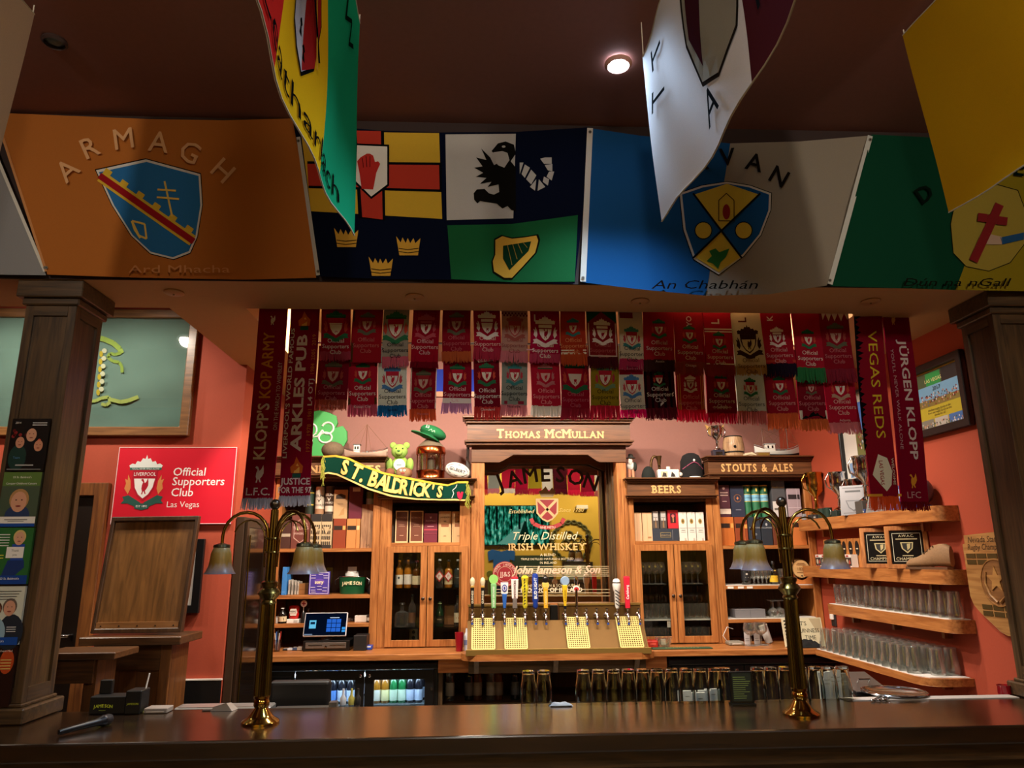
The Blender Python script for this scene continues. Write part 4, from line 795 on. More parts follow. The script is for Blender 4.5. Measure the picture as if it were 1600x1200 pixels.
# under the counter: fridges and the dark cabinet
def fridge(X0, X1, label, glass):
    e = empty('back_bar_fridge', ((X0+X1)/2,5.8,0), label, 'fridge')
    MB().box((X0,5.62,.05),(X1,5.66,.10)).build('kick_plate', BLACK, e)
    if glass:
        g = MB(); g.box((X0,5.62,.96),(X1,6.3,1.0)); g.build('cabinet_top', BLACK, e)
        for a, b in ((X0,X0+.03),(X1-.03,X1)): MB().box((a,5.62,.1),(b,6.3,.96)).build('cabinet_side', BLACK, e)
        MB().box((X0+.03,6.27,.1),(X1-.03,6.3,.96)).build('cabinet_back', pbr('#cfd8dc', .4), e)
        MB().box((X0+.03,5.66,.1),(X1-.03,6.27,.13)).build('cabinet_base', pbr('#cfd8dc', .4), e)
        for z in (.48,.70): MB().box((X0+.03,5.68,z-.012),(X1-.03,6.27,z)).build('rack', pbr('#9aa4a8', .3, .6), e)
        MB().box((X0+.03,5.63,.905),(X1-.03,5.65,.925)).build('light_strip', glow('#d8ecff', 45), e)
    else: MB().box((X0,5.62,.1),(X1,6.3,1.0)).build('cabinet_body', BLACK, e)
    MB().box((X0-.005,5.575,.955),(X1+.005,5.62,1.0)).build('top_trim', pbr('#15161a', .25), e, bevel=.008)
    return e
def fdoor(e, a, b, z0, z1, glass, kx):
    if glass:
        d = ring(MB(), plane((0,5.585,0)), a, z0, b, z1, .065, 0, -.03).build('door', BLACK, e, bevel=.004); MB().box((a+.06,5.597,z0+.06),(b-.06,5.605,z1-.06)).build('pane', thin_glass('#eef4f6', .5, .03), d)
    else: d = MB().box((a,5.585,z0),(b,5.617,z1)).build('door', pbr('#141519', .3), e, bevel=.004)
    MB().lathe([(.011,0),(.011,.006),(.007,.008)], (kx,5.585,z1-.035), 12, axis=(0,-1,0)).build('lock', CHROME, d)
    for z in (z1-.12, z1-.24): MB().box((b-.02 if kx < (a+b)/2 else a+.004,5.572,z-.02),(b-.004 if kx < (a+b)/2 else a+.02,5.585,z)).build('hinge', CHROME, d)
    return d
fL = fridge(-1.60,-.285,'black glass-door fridge full of bottles under the left counter',True)
xa, xb, xc = P(462,1050,5.585).x, P(570,1050,5.585).x, P(678,1050,5.585).x
MB().box((-1.60,5.585,.10),(xa-.005,5.62,.95)).build('grille_panel', BLACK, fL)
for k in range(7): MB().box((-1.5,5.578,.80+k*.018),(xa-.03,5.586,.81+k*.018)).build('grille_slat', pbr('#1d1e22', .3), fL)
fdoor(fL, xa, xb-.003, .12, .95, True, xb-.03); fdoor(fL, xb+.003, xc, .12, .95, True, xb+.035)
fR = fridge(1.42,2.70,'black solid-door fridge under the right counter',False)
xa, xb, xc = 1.44, P(1163,1040,5.585).x, 2.62
fdoor(fR, xa, xb-.003, .12, .95, False, xb-.06); fdoor(fR, xb+.003, xc, .12, .95, False, xb+.06)
e = empty('under_counter_cabinet', (.55,5.9,0), 'dark open wooden cabinet below the beer taps', 'cabinet')
for a, b in ((-.28,-.25),(.52,.545),(1.38,1.41)): MB().box((a,5.62,0),(b,6.35,1.02)).build('partition', DARKZ, e)
MB().box((-.25,6.3,0),(1.38,6.33,1.02)).build('back_panel', INSIDE, e)
for z in (.36,.70):
    for a, b in ((-.25,.52),(.545,1.38)): MB().box((a,5.68,z-.02),(b,6.3,z)).build('shelf', DARKX, e)
# ------------------------------------------------------------------ beer tower and taps
TY = 5.62; tz1 = P(870,945,TY).z; tz0 = P(870,971,TY).z; zb = 1.078
e = empty('beer_tower', (.55,5.6,1.071), 'long brass beer tower with drip tray below the mirror', 'beer tower')
BR = pbr('#66491f', .55, .6, bump=.05, bsc=12, var=.12); BRL = pbr('#9a7c40', .45, .7)
for a, b in ((732,859),(874,1001)):
    X0, X1 = P(a,955,TY).x, P(b,955,TY).x; MB().box((X0,TY,tz0),(X1,TY+.10,tz1)).build('tower_body', BR, e, bevel=.004); MB().box((X0-.004,TY-.006,tz1-.006),(X1+.004,TY+.106,tz1+.006)).build('top_trim', BRL, e)
X0, X1 = P(733,990,TY).x, P(1002,990,TY).x
MB().prism([(TY-.012,tz0+.01),(TY-.004,tz0+.01),(5.45,zb),(5.44,zb)], lambda u, v, d: V(X0+d, u, v), 0, X1-X0).build('splash_back', BR, e)
for X in (X0-.012, X1): MB().prism([(TY+.1,tz0+.01),(TY-.012,tz0+.012),(5.43,zb),(TY+.1,zb)], lambda u, v, d, X=X: V(X+d, u, v), 0, .012).build('side_plate', BR, e)
MB().box((X0-.02,5.405,1.071),(X1+.02,5.452,1.083)).build('drip_tray', BR, e)
MB().box((X0-.02,5.398,1.062),(X1+.02,5.406,1.105)).build('tray_lip', BRL, e, bevel=.002)
xg = P(866,960,TY).x; MB().box((xg-.03,TY+.01,tz0),(xg+.03,TY+.08,tz1-.004)).build('control_box', BLACK, e, bevel=.004)
MB().box((xg+.005,5.42,1.084),(xg+.09,5.445,1.10)).build('tray_block', BRL, e, bevel=.002)
for gx0, gx1 in ((738,772),(788,821),(883,915),(962,996)):      # perforated brass panels leaning on the splash back
    A, B = P(gx0,968,5.60).x, P(gx1,968,5.60).x; y1, z1 = 5.60, tz0+.022; y0, z0 = 5.438, 1.10
    n1, n2 = 10, 15; g = MB(); dv = V(0,y1-y0,z1-z0); L = dv.length; dv.normalize(); nrm = V(0,-dv.z,dv.y)
    for i in range(n1+1): x = A+(B-A)*i/n1; wd = .0052 if i in (0,n1) else .0034; c = V(x,(y0+y1)/2,(z0+z1)/2)+nrm*.010; g.obox(c, (wd,0,0), dv*(L/2), nrm*.001)
    for j in range(n2+1): wd = .0052 if j in (0,n2) else .0034; c = V((A+B)/2,y0,z0)+dv*(L*j/n2)+nrm*.010; g.obox(c, ((B-A)/2,0,0), dv*wd, nrm*.0009)
    g.build('perforated_panel', pbr('#c8b468', .5, .1), e)
def tap(x, kind, label):
    X = P(x,962,TY).x; z = P(x,961,TY).z; o = empty('beer_tap', (X,TY-.03,z-.05), label, 'beer tap', 'beer taps on the brass tower')
    MB().lathe([(.020,0),(.020,.006),(.013,.010),(.011,.05)], (X,TY,z), 14, axis=(0,-1,0)).build('shank', CHROME, o, 40)
    m = MB().ell((X,TY-.052,z), .015,.015,.019); m.tube([(X,TY-.055,z),(X,TY-.075,z-.02),(X,TY-.08,z-.055)], [.011,.009,.007], 10); m.build('faucet', CHROME, o, 60)
    MB().lathe([(.0085,-.062),(.0085,-.048)], (X,TY-.08,z), 10).build('spout_cap', pbr('#2a4a9c', .4), o, 40)
    MB().lathe([(.008,.0),(.008,.03),(.011,.034),(.011,.044)], (X,TY-.052,z+.01), 12).build('collar', CHROME, o, 40)
    if not kind: return o
    c = V(X,TY-.055,z+.052); f = plane((X,TY-.055-.02,c.z)); H = P(x,kind['top'],TY-.05).z-c.z
    pr = PR(rough=.35)
    def bx(w0, w1, h0, h1, col, name='handle', d=.5):
        g = MB(); a = [(-w0/2,-w0*d,h0*H),(w0/2,-w0*d,h0*H),(w0/2,w0*d,h0*H),(-w0/2,w0*d,h0*H),(-w1/2,-w1*d,h1*H),(w1/2,-w1*d,h1*H),(w1/2,w1*d,h1*H),(-w1/2,w1*d,h1*H)]
        g.add([c+V(*q) for q in a], [(0,3,2,1),(4,5,6,7),(0,1,5,4),(1,2,6,5),(2,3,7,6),(3,0,4,7)]); g.build(name, pbr(col, .3) if isinstance(col, str) else col, o, bevel=.004, seg=2)
    def rd(prof, col, name='handle', n=14): MB().lathe([(r, h*H) for r, h in prof], c, n).build(name, pbr(col, .3) if isinstance(col, str) else col, o, 45)
    def vtx(t, h, size, col, dy=.024, sx=1): g = PR(rough=.35); g.t(t, plane((X,c.y-dy,c.z)), size*.35, h*H, size, col, 0, rot=math.pi/2, bold=.02, sx=sx); g.done('brand_print', o)
    k = kind['k']
    if k == 'guinness': bx(.022,.028,0,.72,'#121214'); bx(.03,.028,.66,.74,'#a8843c','band'); rd([(.014,.74),(.02,.86),(.016,.95),(.004,1)],'#cfc4a0','harp_top'); vtx('GUINNESS',.36,.02,'#d8d0b8',.0165)
    elif k == 'green': bx(.032,.044,0,.72,'#7cb878',d=.35); MB().lathe([(.034,-.012),(.034,.012)], c+V(0,0,H*.85), 24, axis=(0,1,0)).build('badge', pbr('#8cc86a', .4), o); vtx('ANGRY ORCHARD',.34,.017,'#e8f0e0',.0165)
    elif k == 'blueoval': bx(.02,.036,0,.55,'#2f62b4'); bx(.05,.058,.55,1,'#e8e6e4','badge',.25); g = PR(); fq = plane((X,c.y-.0155,c.z)); g.oval(fq,0,H*.78,.02,.026,'#2a3a8c'); g.oval(fq,0,H*.78,.014,.018,'#d8d0d8',.002); g.oval(fq,0,H*.78,.007,.012,'#2a3a8c',.003); g.done('brand_print', o)
    elif k == 'smith': bx(.036,.03,0,.3,'#6a625e','base'); bx(.042,.056,.3,.92,'#ece0dc',d=.3); bx(.05,.05,.92,1,'#c02a3a','crown',.3); vtx('SMITHWICKS',.6,.022,'#5a2a2a',.018)
    elif k == 'pattern': 
        rd([(.012,0),(.02,.1),(.016,.3),(.022,.5),(.03,.62),(.022,.7),(.026,.85),(.03,.93),(.012,1)],'#d8c832')
        g = PR(); 
        for j in range(9): hh = .1+j*.09; g.poly([(-.014,hh*H),(.004,hh*H+.012),(-.006,hh*H+.02)], plane((X,c.y-.031,c.z)), '#1c1a10', 0)
        g.done('brand_print', o)
    elif k == 'bud': rd([(.012,0),(.02,.06),(.018,.16),(.023,.22),(.024,.9),(.02,.98),(.01,1)],'#1f3f9c'); vtx('BUD LIGHT',.58,.03,'#f0f2f6',.0245)
    elif k == 'dog': bx(.03,.034,0,.62,'#d8a42c'); bx(.05,.05,.62,.78,'#e0bc5a','badge',.3); rd([(.016,.78),(.024,.88),(.02,.95),(.004,1)],'#1c1815','figure'); vtx('LAGUNITAS',.32,.018,'#f0e0a0',.0185)
    elif k == 'bluemoon': bx(.016,.04,0,.72,'#e4bc2a'); MB().lathe([(.03,-.014),(.036,0),(.03,.014)], c+V(.003,0,H*.84), 20, axis=(0,1,0)).build('badge', pbr('#8aa4c0', .4), o, 40); rd([(.01,-.02),(.012,.08)],'#1a1a20','base'); vtx('BLUE MOON',.4,.014,'#7a6010',.02)
    elif k == 'stella': rd([(.009,0),(.011,.3),(.012,.6)],CHROME); MB().lathe([(.008,-.008),(.026,-.006),(.026,.006),(.008,.008)], c+V(0,0,H*.6), 20, axis=(0,1,0)).build('badge', pbr('#e8dcd0', .4), o); g = PR(); g.oval(plane((X,c.y-.009,c.z)),0,H*.6,.018,.014,'#b8222a'); g.done('brand_print', o); rd([(.01,.72),(.018,.85),(.014,.97),(.004,1)],CHROME,'finial')
    elif k == 'guard':
        rd([(.012,0),(.018,.1),(.02,.55),(.028,.62),(.032,.8),(.026,.95),(.012,1)],'#e8e4dc')
        g = PR()
        for j in range(5): g.line(plane((X,c.y-.034,c.z)), [(-.018,H*(.62-j*.11)),(.018,H*(.5-j*.11))], .007, '#17171a', 0)
        g.done('brand_print', o); rd([(.029,.8),(.031,.86),(.02,.97),(.006,1.01)],'#1c1c20','cap')
    elif k == 'carls': bx(.034,.046,0,.98,'#d0243c',d=.35); bx(.046,.04,.98,1,'#b01c34','crown',.35); vtx('Carlsberg',.5,.026,'#f4e8e8',.0175)
    return o
TAPS = [(738,dict(k='guinness',top=902),'slim black tap handle, first from the left'),(754,dict(k='guinness',top=902),'slim black tap handle, second from the left'),(771,dict(k='green',top=897),'light green tap handle with a round top'),(788,dict(k='blueoval',top=910),'blue tap handle with a white badge'),(804,dict(k='smith',top=901),'white tap handle with grey base and red crown'),(820,dict(k='pattern',top=899),'yellow and black patterned tap handle'),(836,dict(k='bud',top=896),'dark blue tap handle reading BUD LIGHT'),(852,dict(k='dog',top=899),'amber tap handle with a small dark figure on top'),(882,dict(k='bluemoon',top=900),'yellow tapering tap handle with a grey blue disc'),(900,dict(k='stella',top=900),'chrome tap handle with a small red oval badge'),(915,None,'bare chrome tap, first right of the chrome handle'),(931,None,'bare chrome tap, second right of the chrome handle'),(947,None,'bare chrome tap just left of the white striped handle'),(963,dict(k='guard',top=904),'white tap handle with black diagonal stripes'),(979,dict(k='carls',top=900),'bright red tap handle, last handle on the right'),(996,None,'bare chrome tap at the right end of the tower')]
for x, k, l in TAPS: tap(x, k, l)
# ------------------------------------------------------------------ builders for goods
def deco(o, f, w, h, decos, name='label_print', rough=.5, hh=.0008):
    if not decos: return
    pr = PR(rough=rough); n = 0
    for d in decos:
        n += 1; e = hh+.0003*n
        if d[0] == 'r': pr.rect(f, d[1]*w, d[2]*h, d[3]*w, d[4]*h, d[5], e)
        elif d[0] == 'o': pr.oval(f, d[1]*w, d[2]*h, d[3]*w, d[4]*h, d[5], e)
        elif d[0] == 't': pr.t(d[1], f, d[2]*w, d[3]*h, d[4]*h, d[5], e, **(d[6] if len(d) > 6 else {}))
        elif d[0] == 'p': pr.poly([(a*w, b*h) for a, b in d[1]], f, d[2], e)
    return pr.done(name, o)
def carton(x0, x1, ytop, zb, Y, col, label, decos=(), dep=.085, cat='box', group=None, name='bottle_box', mat=None, tilt=0):
    xm = (x0+x1)/2; a, b = P(x0,ytop+25,Y).x, P(x1,ytop+25,Y).x; zt = P(xm,ytop,Y).z; a += .0015; b -= .0015
    o = MB().box((a,Y,zb+.0005),(b,Y+dep,zt)).build(name, mat or pbr(col,.5), bevel=.0015); tag(o, label, cat, group)
    deco(o, plane(((a+b)/2,Y,zb)), b-a, zt-zb, decos); return o, zt
def canister(x0, x1, ytop, zb, Y, bands, label, decos=(), group=None, cap='#2a2a2c', name='whiskey_tube'):
    xm = (x0+x1)/2; a, b = P(x0,ytop+25,Y).x, P(x1,ytop+25,Y).x; r = (b-a)/2-.001; zt = P(xm,ytop,Y).z; c = ((a+b)/2, Y+r, zb+.0005); H = zt-zb-.0005
    m = MB(); mats = []
    for i, (v0, v1, col) in enumerate(bands): m.lathe([(r,v0*H),(r,v1*H)], c, 20, mi=i, cap=(i in (0, len(bands)-1))); mats.append(pbr(col,.4))
    o = m.build(name, mats, smooth=40); tag(o, label, 'tube', group)
    MB().lathe([(r*.96,H*.985),(r*.96,H),(r*.9,H+.003)], c, 20).build('lid', pbr(cap,.3,.5), o)
    if decos:
        g = lambda u, v, h=0: V(c[0]+(r+h)*math.sin(u/r), c[1]-(r+h)*math.cos(u/r), c[2]+v); deco(o, g, 2*r, H, decos)
    return o, zt
BOT = {'whiskey':[(.0,.0),(.42,.0),(.46,.02),(.46,.56),(.42,.66),(.22,.74),(.17,.78),(.16,.96),(.19,.965),(.19,1.0),(0,1.0)],
       'wine':[(.0,.0),(.46,.0),(.48,.02),(.48,.58),(.4,.66),(.2,.74),(.17,.78),(.17,1.0),(0,1.0)],
       'flask':[(0,0),(.6,0),(.66,.03),(.66,.5),(.55,.6),(.2,.66),(.16,.7),(.16,.96),(.24,.965),(.24,1.0),(0,1.0)],
       'beer':[(0,0),(.46,0),(.5,.02),(.5,.52),(.42,.66),(.24,.78),(.2,.84),(.2,.97),(.24,.975),(.24,1.0),(0,1)]}
def bottle_at(c, H, W, kind, glass, label, lab=None, cap='#1a1a1c', cat='bottle', group=None, liquid=None, labtxt=None, lz=(.12,.44), name='bottle', n=14):
    pf = [(r*W, h*H) for r, h in BOT[kind]]; c = Vector(c)
    o = MB().lathe(pf, c, n, cap=False).build(name, glass, smooth=40, origin=c); tag(o, label, cat, group)
    MB().lathe([(pf[-3][0]*1.06 if kind != 'wine' else W*.19,H*.86 if kind == 'wine' else H*.93),(W*.2,H*.99),(W*.18,H*1.003)], c, n).build('cap', pbr(cap,.35), o, 40)
    if lab:
        rr = max(r for r, h in BOT[kind])*W*1.015; MB().lathe([(rr,lz[0]*H),(rr,lz[1]*H)], c, n, cap=False).build('label_band', pbr(lab,.5), o, 40)
        if labtxt:
            g = lambda u, v, h=0: V(c.x+(rr+h)*math.sin(u/rr), c.y-(rr+h)*math.cos(u/rr), c.z+v); deco(o, g, 2*rr, H, labtxt)
    return o
def bottle(x, ytop, zb, Y, wpx, kind, glass, label, **k):
    q = P(x, ytop+20, Y); H = P(x,ytop,Y).z-zb; W = wpx*SCL(x,ytop,Y); return bottle_at((q.x,Y,zb+.0005), H, W, kind, glass, label, **k)
GDARK = pbr('#0d100c', .08, 0, .6, coat=.5); GGREEN = pbr('#12301c', .08, coat=.5); GAMB = pbr('#4a2408', .1, coat=.5); GCLEAR = thin_glass('#e6eaea', .75, .10, .08); GWH = pbr('#a86a20', .1, coat=.5)
# ------------------------------------------------------------------ left shelf unit
z1, Yb, zm = 1.82, 5.925, 2.052; ym = 811
def low(x0, x1, col, label, decos=(), yt=810.5, **k): return carton(x0, x1, yt, z1, Yb, col, label, decos, **k)
low(438,454,'#4a2c24','dark brown box at the left end of the bottom whiskey row',[('r',-.5,.4,.5,.5,'#b8a890')])
low(455,484,'#6e3a30','wide brown box with a pale hexagon print, bottom whiskey row',[('p',[(-.36,.3),(-.36,.72),(0,.86),(.36,.72),(.36,.3),(0,.16)],'#c8a494'),('p',[(-.33,.32),(-.33,.71),(0,.84),(.33,.71),(.33,.32),(0,.18)],'#6e3a30'),('t','TEELING',0,.55,.12,'#d8b8a8'),('t','WHISKEY',0,.4,.09,'#d8b8a8')],803)
for i, (a, b, l) in enumerate(((485,502,'left'),(502,519,'right'))):
    low(a, b, '#c8b088', 'black-topped box with dense cream pattern, %s one of two' % l, [('r',-.5,.78,.5,1,'#2a2624')]+[('r',-.45+.18*k,.1+.16*j,-.34+.18*k,.2+.16*j,'#3a3028') for k in range(5) for j in range(4)]+[('p',[(-.3,.62),(.3,.62),(0,.4)],'#c8b088'),('r',-.5,0,.5,.1,'#2a2624')], 803, group='patterned whiskey boxes')
low(520,540.5,'#8c3a1c','red-brown box with black label, bottom row of left unit',[('r',-.45,.62,.2,.76,'#2a1c14'),('r',.25,.62,.45,.76,'#d8a858')])
low(541,562.5,'#c8854a','tan box with black label, bottom row of left unit',[('r',-.45,.62,.2,.76,'#2a1c14'),('r',.25,.62,.45,.76,'#e0c088'),('r',.2,0,.25,1,'#a8642c')])
carton(564,588,788,z1,Yb,'#a07858','tall wood-grained box at the right of the left unit',[('t','BA',0,.04,.08,'#6a4a30')],mat=wood('#7a5238','#b88c66','z',.6,14,0,9))
canister(476,489.5,757,2.088,Yb,[(0,.3,'#1c2a20'),(.3,.34,'#b8a040'),(.34,.7,'#24382c'),(.7,.74,'#b8a040'),(.74,1,'#1c2a20')],'dark green whiskey tube at the left of the top row')
canister(491,505.5,760,2.088,Yb,[(0,.2,'#a07858'),(.2,.98,'#d8ccb8'),(.98,1,'#888070')],'cream whiskey tube printed with brown lettering',[('t','TEELING',0,.62,.12,'#4a3a30',dict(bold=.02)),('p',[(-.2,.55),(.2,.55),(0,.42)],'#4a3a30'),('t','WHISKEY',0,.3,.1,'#4a3a30')],cap='#b8a890')
canister(506.5,521,760,2.088,Yb,[(0,.1,'#4a4038'),(.1,.3,'#d8ccb8'),(.3,.98,'#4a382c'),(.98,1,'#888070')],'brown whiskey tube with a white lower band',[('t','TEELING',0,.66,.12,'#e8dcc8',dict(bold=.02)),('p',[(-.2,.6),(.2,.6),(0,.46)],'#e8dcc8'),('t','WHISKEY',0,.38,.1,'#e8dcc8')],cap='#8a7a68')
carton(521,543,765,zm,Yb,'#c8a070','tan box with black label, top row of left unit',[('p',[(-.35,.68),(-.35,.8),(0,.86),(.35,.8),(.35,.68)],'#3a2c20'),('r',-.2,.5,.2,.51,'#6a4a30'),('p',[(-.1,.1),(.3,.15),(.3,.4),(.1,.3)],'#b88c58')])
carton(545,567,760,zm,Yb,'#64182c','tall dark crimson box, top row of left unit',[('r',-.25,.84,.3,.96,'#d8c4a8'),('r',-.2,.92,.2,.93,'#6a4a30')])
canister(570,586.5,768,P(576,788,Yb).z,Yb,[(0,.45,'#8fa6a8'),(.45,.98,'#4a6a3c'),(.98,1,'#4a6a3c')],'short green and silver tube on the wood-grained box',cap='#4a6a3c')
# shelf 2
z2 = 1.466
carton(440,447.5,886,z2,5.92,'#3f86d0','bright blue ring binder standing on the shelf',[('r',-.3,.1,.3,.12,'#7ab0e8')],.2,'binder',name='ring_binder')
for i, x in enumerate((449,454,459,463)): carton(x,x+3,906+i,z2,5.95+.01*i,'#b8b0a4','upright pale booklet beside the blue binder, %s from the binder' % ORD[i],[('r',-.4,.3,.4,.7,'#8a8078')],.12,'booklet','booklets beside the binder','booklet')
carton(464,481,912,z2,5.99,'#9c6a3c','plain brown cardboard box behind the purple sign',[('r',-.45,.45,.45,.5,'#8a5a30')],.2,name='cardboard_box')
o, zt = carton(482,515,893,z2,5.94,'#4a3a9c','purple framed sign printed in white with a yellow word',[('r',-.46,.04,.46,.06,'#d8d0ec'),('r',-.46,.94,.46,.96,'#d8d0ec'),('r',-.46,.04,-.43,.96,'#d8d0ec'),('r',.43,.04,.46,.96,'#d8d0ec'),('o',0,.55,.26,.14,'#6a4ab0'),('t','sony',0,.48,.2,'#f0e4b0',dict(bold=.03))]+[('r',x,y,x+.22,y+.035,'#b8acd8') for x, y in ((-.4,.82),(-.05,.86),(.18,.8),(-.4,.7),(.2,.7),(-.4,.3),(-.1,.34),(.18,.28),(-.38,.18),(-.08,.2),(.16,.14),(-.36,.1))],.012,'sign',name='menu_sign')
MB().box((P(478,890,5.955).x,5.955,z2),(P(520,890,5.955).x,5.96,P(500,887,5.955).z)).build('sign_holder', thin_glass('#e8ecee',.4,.06), o)
# green bucket
bx0, bx1 = P(526,915,5.95).x, P(570,915,5.95).x; zc = P(550,901,5.95).z; e = empty('ice_bucket', ((bx0+bx1)/2,6.02,z2), 'green metal bucket lettered JAMESON on the shelf', 'bucket'); xc = (bx0+bx1)/2; rw = (bx1-bx0)/2
def oval_lathe(m, prof, cx, cy, z, ry, n=22, mi=0):
    b = len(m.v)
    for r, h in prof:
        for k in range(n): a = 2*math.pi*k/n; m.v.append(V(cx+r*math.cos(a), cy+r*ry*math.sin(a), z+h))
    for i in range(len(prof)-1):
        for k in range(n): m.f.append([b+i*n+k,b+i*n+(k+1)%n,b+(i+1)*n+(k+1)%n,b+(i+1)*n+k]); m.m.append(mi)
    m.f.append([b+k for k in range(n)][::-1]); m.m.append(mi); return m
hb = zc-z2; oval_lathe(MB(), [(rw*.88,.001),(rw,hb),(rw*.96,hb),(rw*.85,.01)], xc, 6.03, z2, .55).build('body', pbr('#14502f', .3), e, 40)
MB().tube([V(xc+rw*math.cos(a*math.pi/12), 6.03+rw*.55*math.sin(a*math.pi/12), zc) for a in range(24)], .004, 6, closed=True).build('rim', CHROME, e, 60)
for s in (-1, 1): MB().tube([(xc+s*rw,6.03,zc-.01),(xc+s*(rw+.025),6.02,zc-.03),(xc+s*(rw+.02),6.01,zc-.06)], .004, 6).build('handle', CHROME, e, 60)
g = lambda u, v, h=0: V(xc+(rw*.95+h)*math.sin(u/(rw*.95)), 6.03-(rw*.96*.55+h+.004)*math.cos(u/(rw*.95)), z2+v); pr = PR()
for i, ch in enumerate('JAMESON'): pr.t(ch, g, (i-3)*.0245, hb*.5+.006*math.sin((i+.5)/7*math.pi), .036, '#f0e4b8', .004, bold=.03)
pr.done('lettering', e)
o = oval_lathe(MB(), [(.05,0),(.055,.03),(.05,.05),(.0,.055)], xc-.01, 6.05, zc-.012, .6).build('egg_tray', pbr('#e4e2dc', .6), smooth=50); tag(o, 'white lidded food tub sticking out of the green bucket', 'tub')
MB().box((xc-.04,6.02,zc+.03),(xc+.03,6.03,zc+.075)).build('paper_label', pbr('#d8d4cc',.6), o)
MB().box((0,0,0),(0,0,0))
o = MB().lathe([(.02,0),(.022,.04),(.01,.06),(.01,.08),(.014,.085)], (P(578,925,6.0).x,6.0,z2+.0005), 12).build('jigger', pbr('#3a3a3e', .25, .8), smooth=40); tag(o, 'small dark metal jigger right of the green bucket', 'jigger')
# shelf 3
z3 = 1.254
o = MB().lathe([(.016,0),(.017,.04),(.015,.045)], (P(434,968,5.95).x,5.95,z3+.0005), 12).build('spice_tub', WHITE, smooth=40); tag(o, 'tiny white tub at the left end of the condiment shelf', 'tub'); MB().lathe([(.018,.043),(.018,.05)], WL[o.name], 12).build('lid', pbr('#c8c4bc',.5), o)
bottle(441,949,z3,5.94,13,'beer',pbr('#15100e',.15),'small dark sauce bottle with tan label left of the ketchup',lab='#d8c4a0',labtxt=[('r',-.3,.2,.3,.36,'#2a2420')],cap='#e8e4e0')
X, Z = P(457,975,5.93).x, z3; o = MB().box((X-.045,5.92,Z+.0005),(X+.045,6.0,Z+.03)).build('napkin_box', WHITE, bevel=.003); tag(o, 'small white box under the red ketchup bottle', 'box'); deco(o, plane((X,5.92,Z)), .09, .03, [('r',.1,.2,.45,.8,'#b8b4ac')])
e = empty('ketchup_bottle', (X,5.96,Z+.031), 'upturned red ketchup bottle with a white label', 'bottle'); hk = P(457,946,5.93).z-(Z+.031)
oval_lathe(MB(), [(.03,.0),(.036,.01),(.04,hk*.35),(.036,hk*.5),(.042,hk*.62),(.04,hk*.9),(.03,hk*.97),(.0,hk)], X, 5.96, Z+.031, .6).build('body', pbr('#b81c18', .25), e, 50)
pr = PR(); fk = plane((X,5.96-.0262,Z+.031)); pr.poly([(-.022,hk*.25),(.022,hk*.25),(.03,hk*.5),(.022,hk*.75),(-.022,hk*.75),(-.03,hk*.5)], fk, '#e8e0d0', 0); pr.t('HEINZ', fk, 0, hk*.5, .017, '#3a2a20', .001, bold=.02); pr.t('KETCHUP', fk, 0, hk*.36, .011, '#b02020', .001); pr.done('label_print', e)
X = P(474,958,5.95).x; e = empty('cocktail_pick_jar', (X,5.95,z3), 'black jar with a round red cross sign on a stick', 'jar')
MB().lathe([(.018,.0005),(.018,.07),(.014,.08)], (X,5.95,z3), 12).build('jar', BLACK, e, 40); MB().tube([(X,5.95,z3+.07),(X,5.95,z3+.12)], .003, 6).build('stick', WHITE, e)
MB().lathe([(.025,-.003),(.025,.003)], (X,5.95,z3+.145), 20, axis=(0,1,0)).build('disc', pbr('#e8dcd8',.5), e); pr = PR(); fk = plane((X,5.946,z3+.145)); pr.rect(fk,-.016,-.005,.016,.005,'#c01c20',0); pr.rect(fk,-.005,-.016,.005,.016,'#c01c20',0); pr.done('cross', e)
bottle(481,951,z3,6.0,14,'whiskey',GAMB,'brown bottle behind the till screen on the condiment shelf',lab='#8a6a48')
carton(553,572,962,z3,5.94,'#e0d4c8','white carton with pink edge right of the till screen',[('r',-.5,.1,.5,.14,'#c8b0a0')],.08,name='white_carton')
for i, (x, c) in enumerate(((543,'#d8d4cc'),(548,'#c8c0b8'))): carton(x-4,x+3,966+i,z3,6.05+.03*i,c,'folded white towel behind the till screen, %s from it' % ORD[i],[],.05,'towel',name='folded_towel')
bottle(580,955,z3,5.97,16,'whiskey',GCLEAR,'clear bottle with white label at the right end of condiment shelf',lab='#e8e0d4')
# till
zc0 = 1.071; X0, X1 = P(473,1010,5.72).x, P(546,1010,5.72).x; e = empty('cash_drawer', ((X0+X1)/2,5.85,zc0), 'black cash drawer with a steel front below the screen', 'cash drawer')
zt = P(510,1001,5.72).z; MB().box((X0,5.72,zc0),(X1,6.05,zt)).build('case', BLACK, e, bevel=.004); MB().box((X0+.02,5.712,zc0+.02),(X1-.025,5.72,zt-.012)).build('drawer_front', pbr('#8a8480', .35, .8), e, bevel=.002)
for a, b in ((.12,.42),(.58,.9)): MB().box((X0+(X1-X0)*a,5.709,(zc0+zt)/2+.004),(X0+(X1-X0)*b,5.7135,(zc0+zt)/2+.008)).build('slot', BLACK, e)
MB().lathe([(.009,0),(.009,.004)], ((X0+X1)/2,5.712,(zc0+zt)/2-.006), 12, axis=(0,-1,0)).build('lock', CHROME, e)
e = empty('till_screen', (P(508,985,5.76).x,5.8,zt+.0005), 'tilted touch screen till with blue buttons', 'monitor')
c = P(509,976,5.76); wd, hd = 66*SCL(509,976,5.76), 36*SCL(509,976,5.76); U = V(0.0,.30,.95).normalized(); Rv = V(1,.02,0).normalized(); Nn = Rv.cross(U)
MB().obox(c, Rv*(wd/2), U*(hd/2), Nn*.012).build('case', pbr('#d0d0d4', .3), e, bevel=.004)
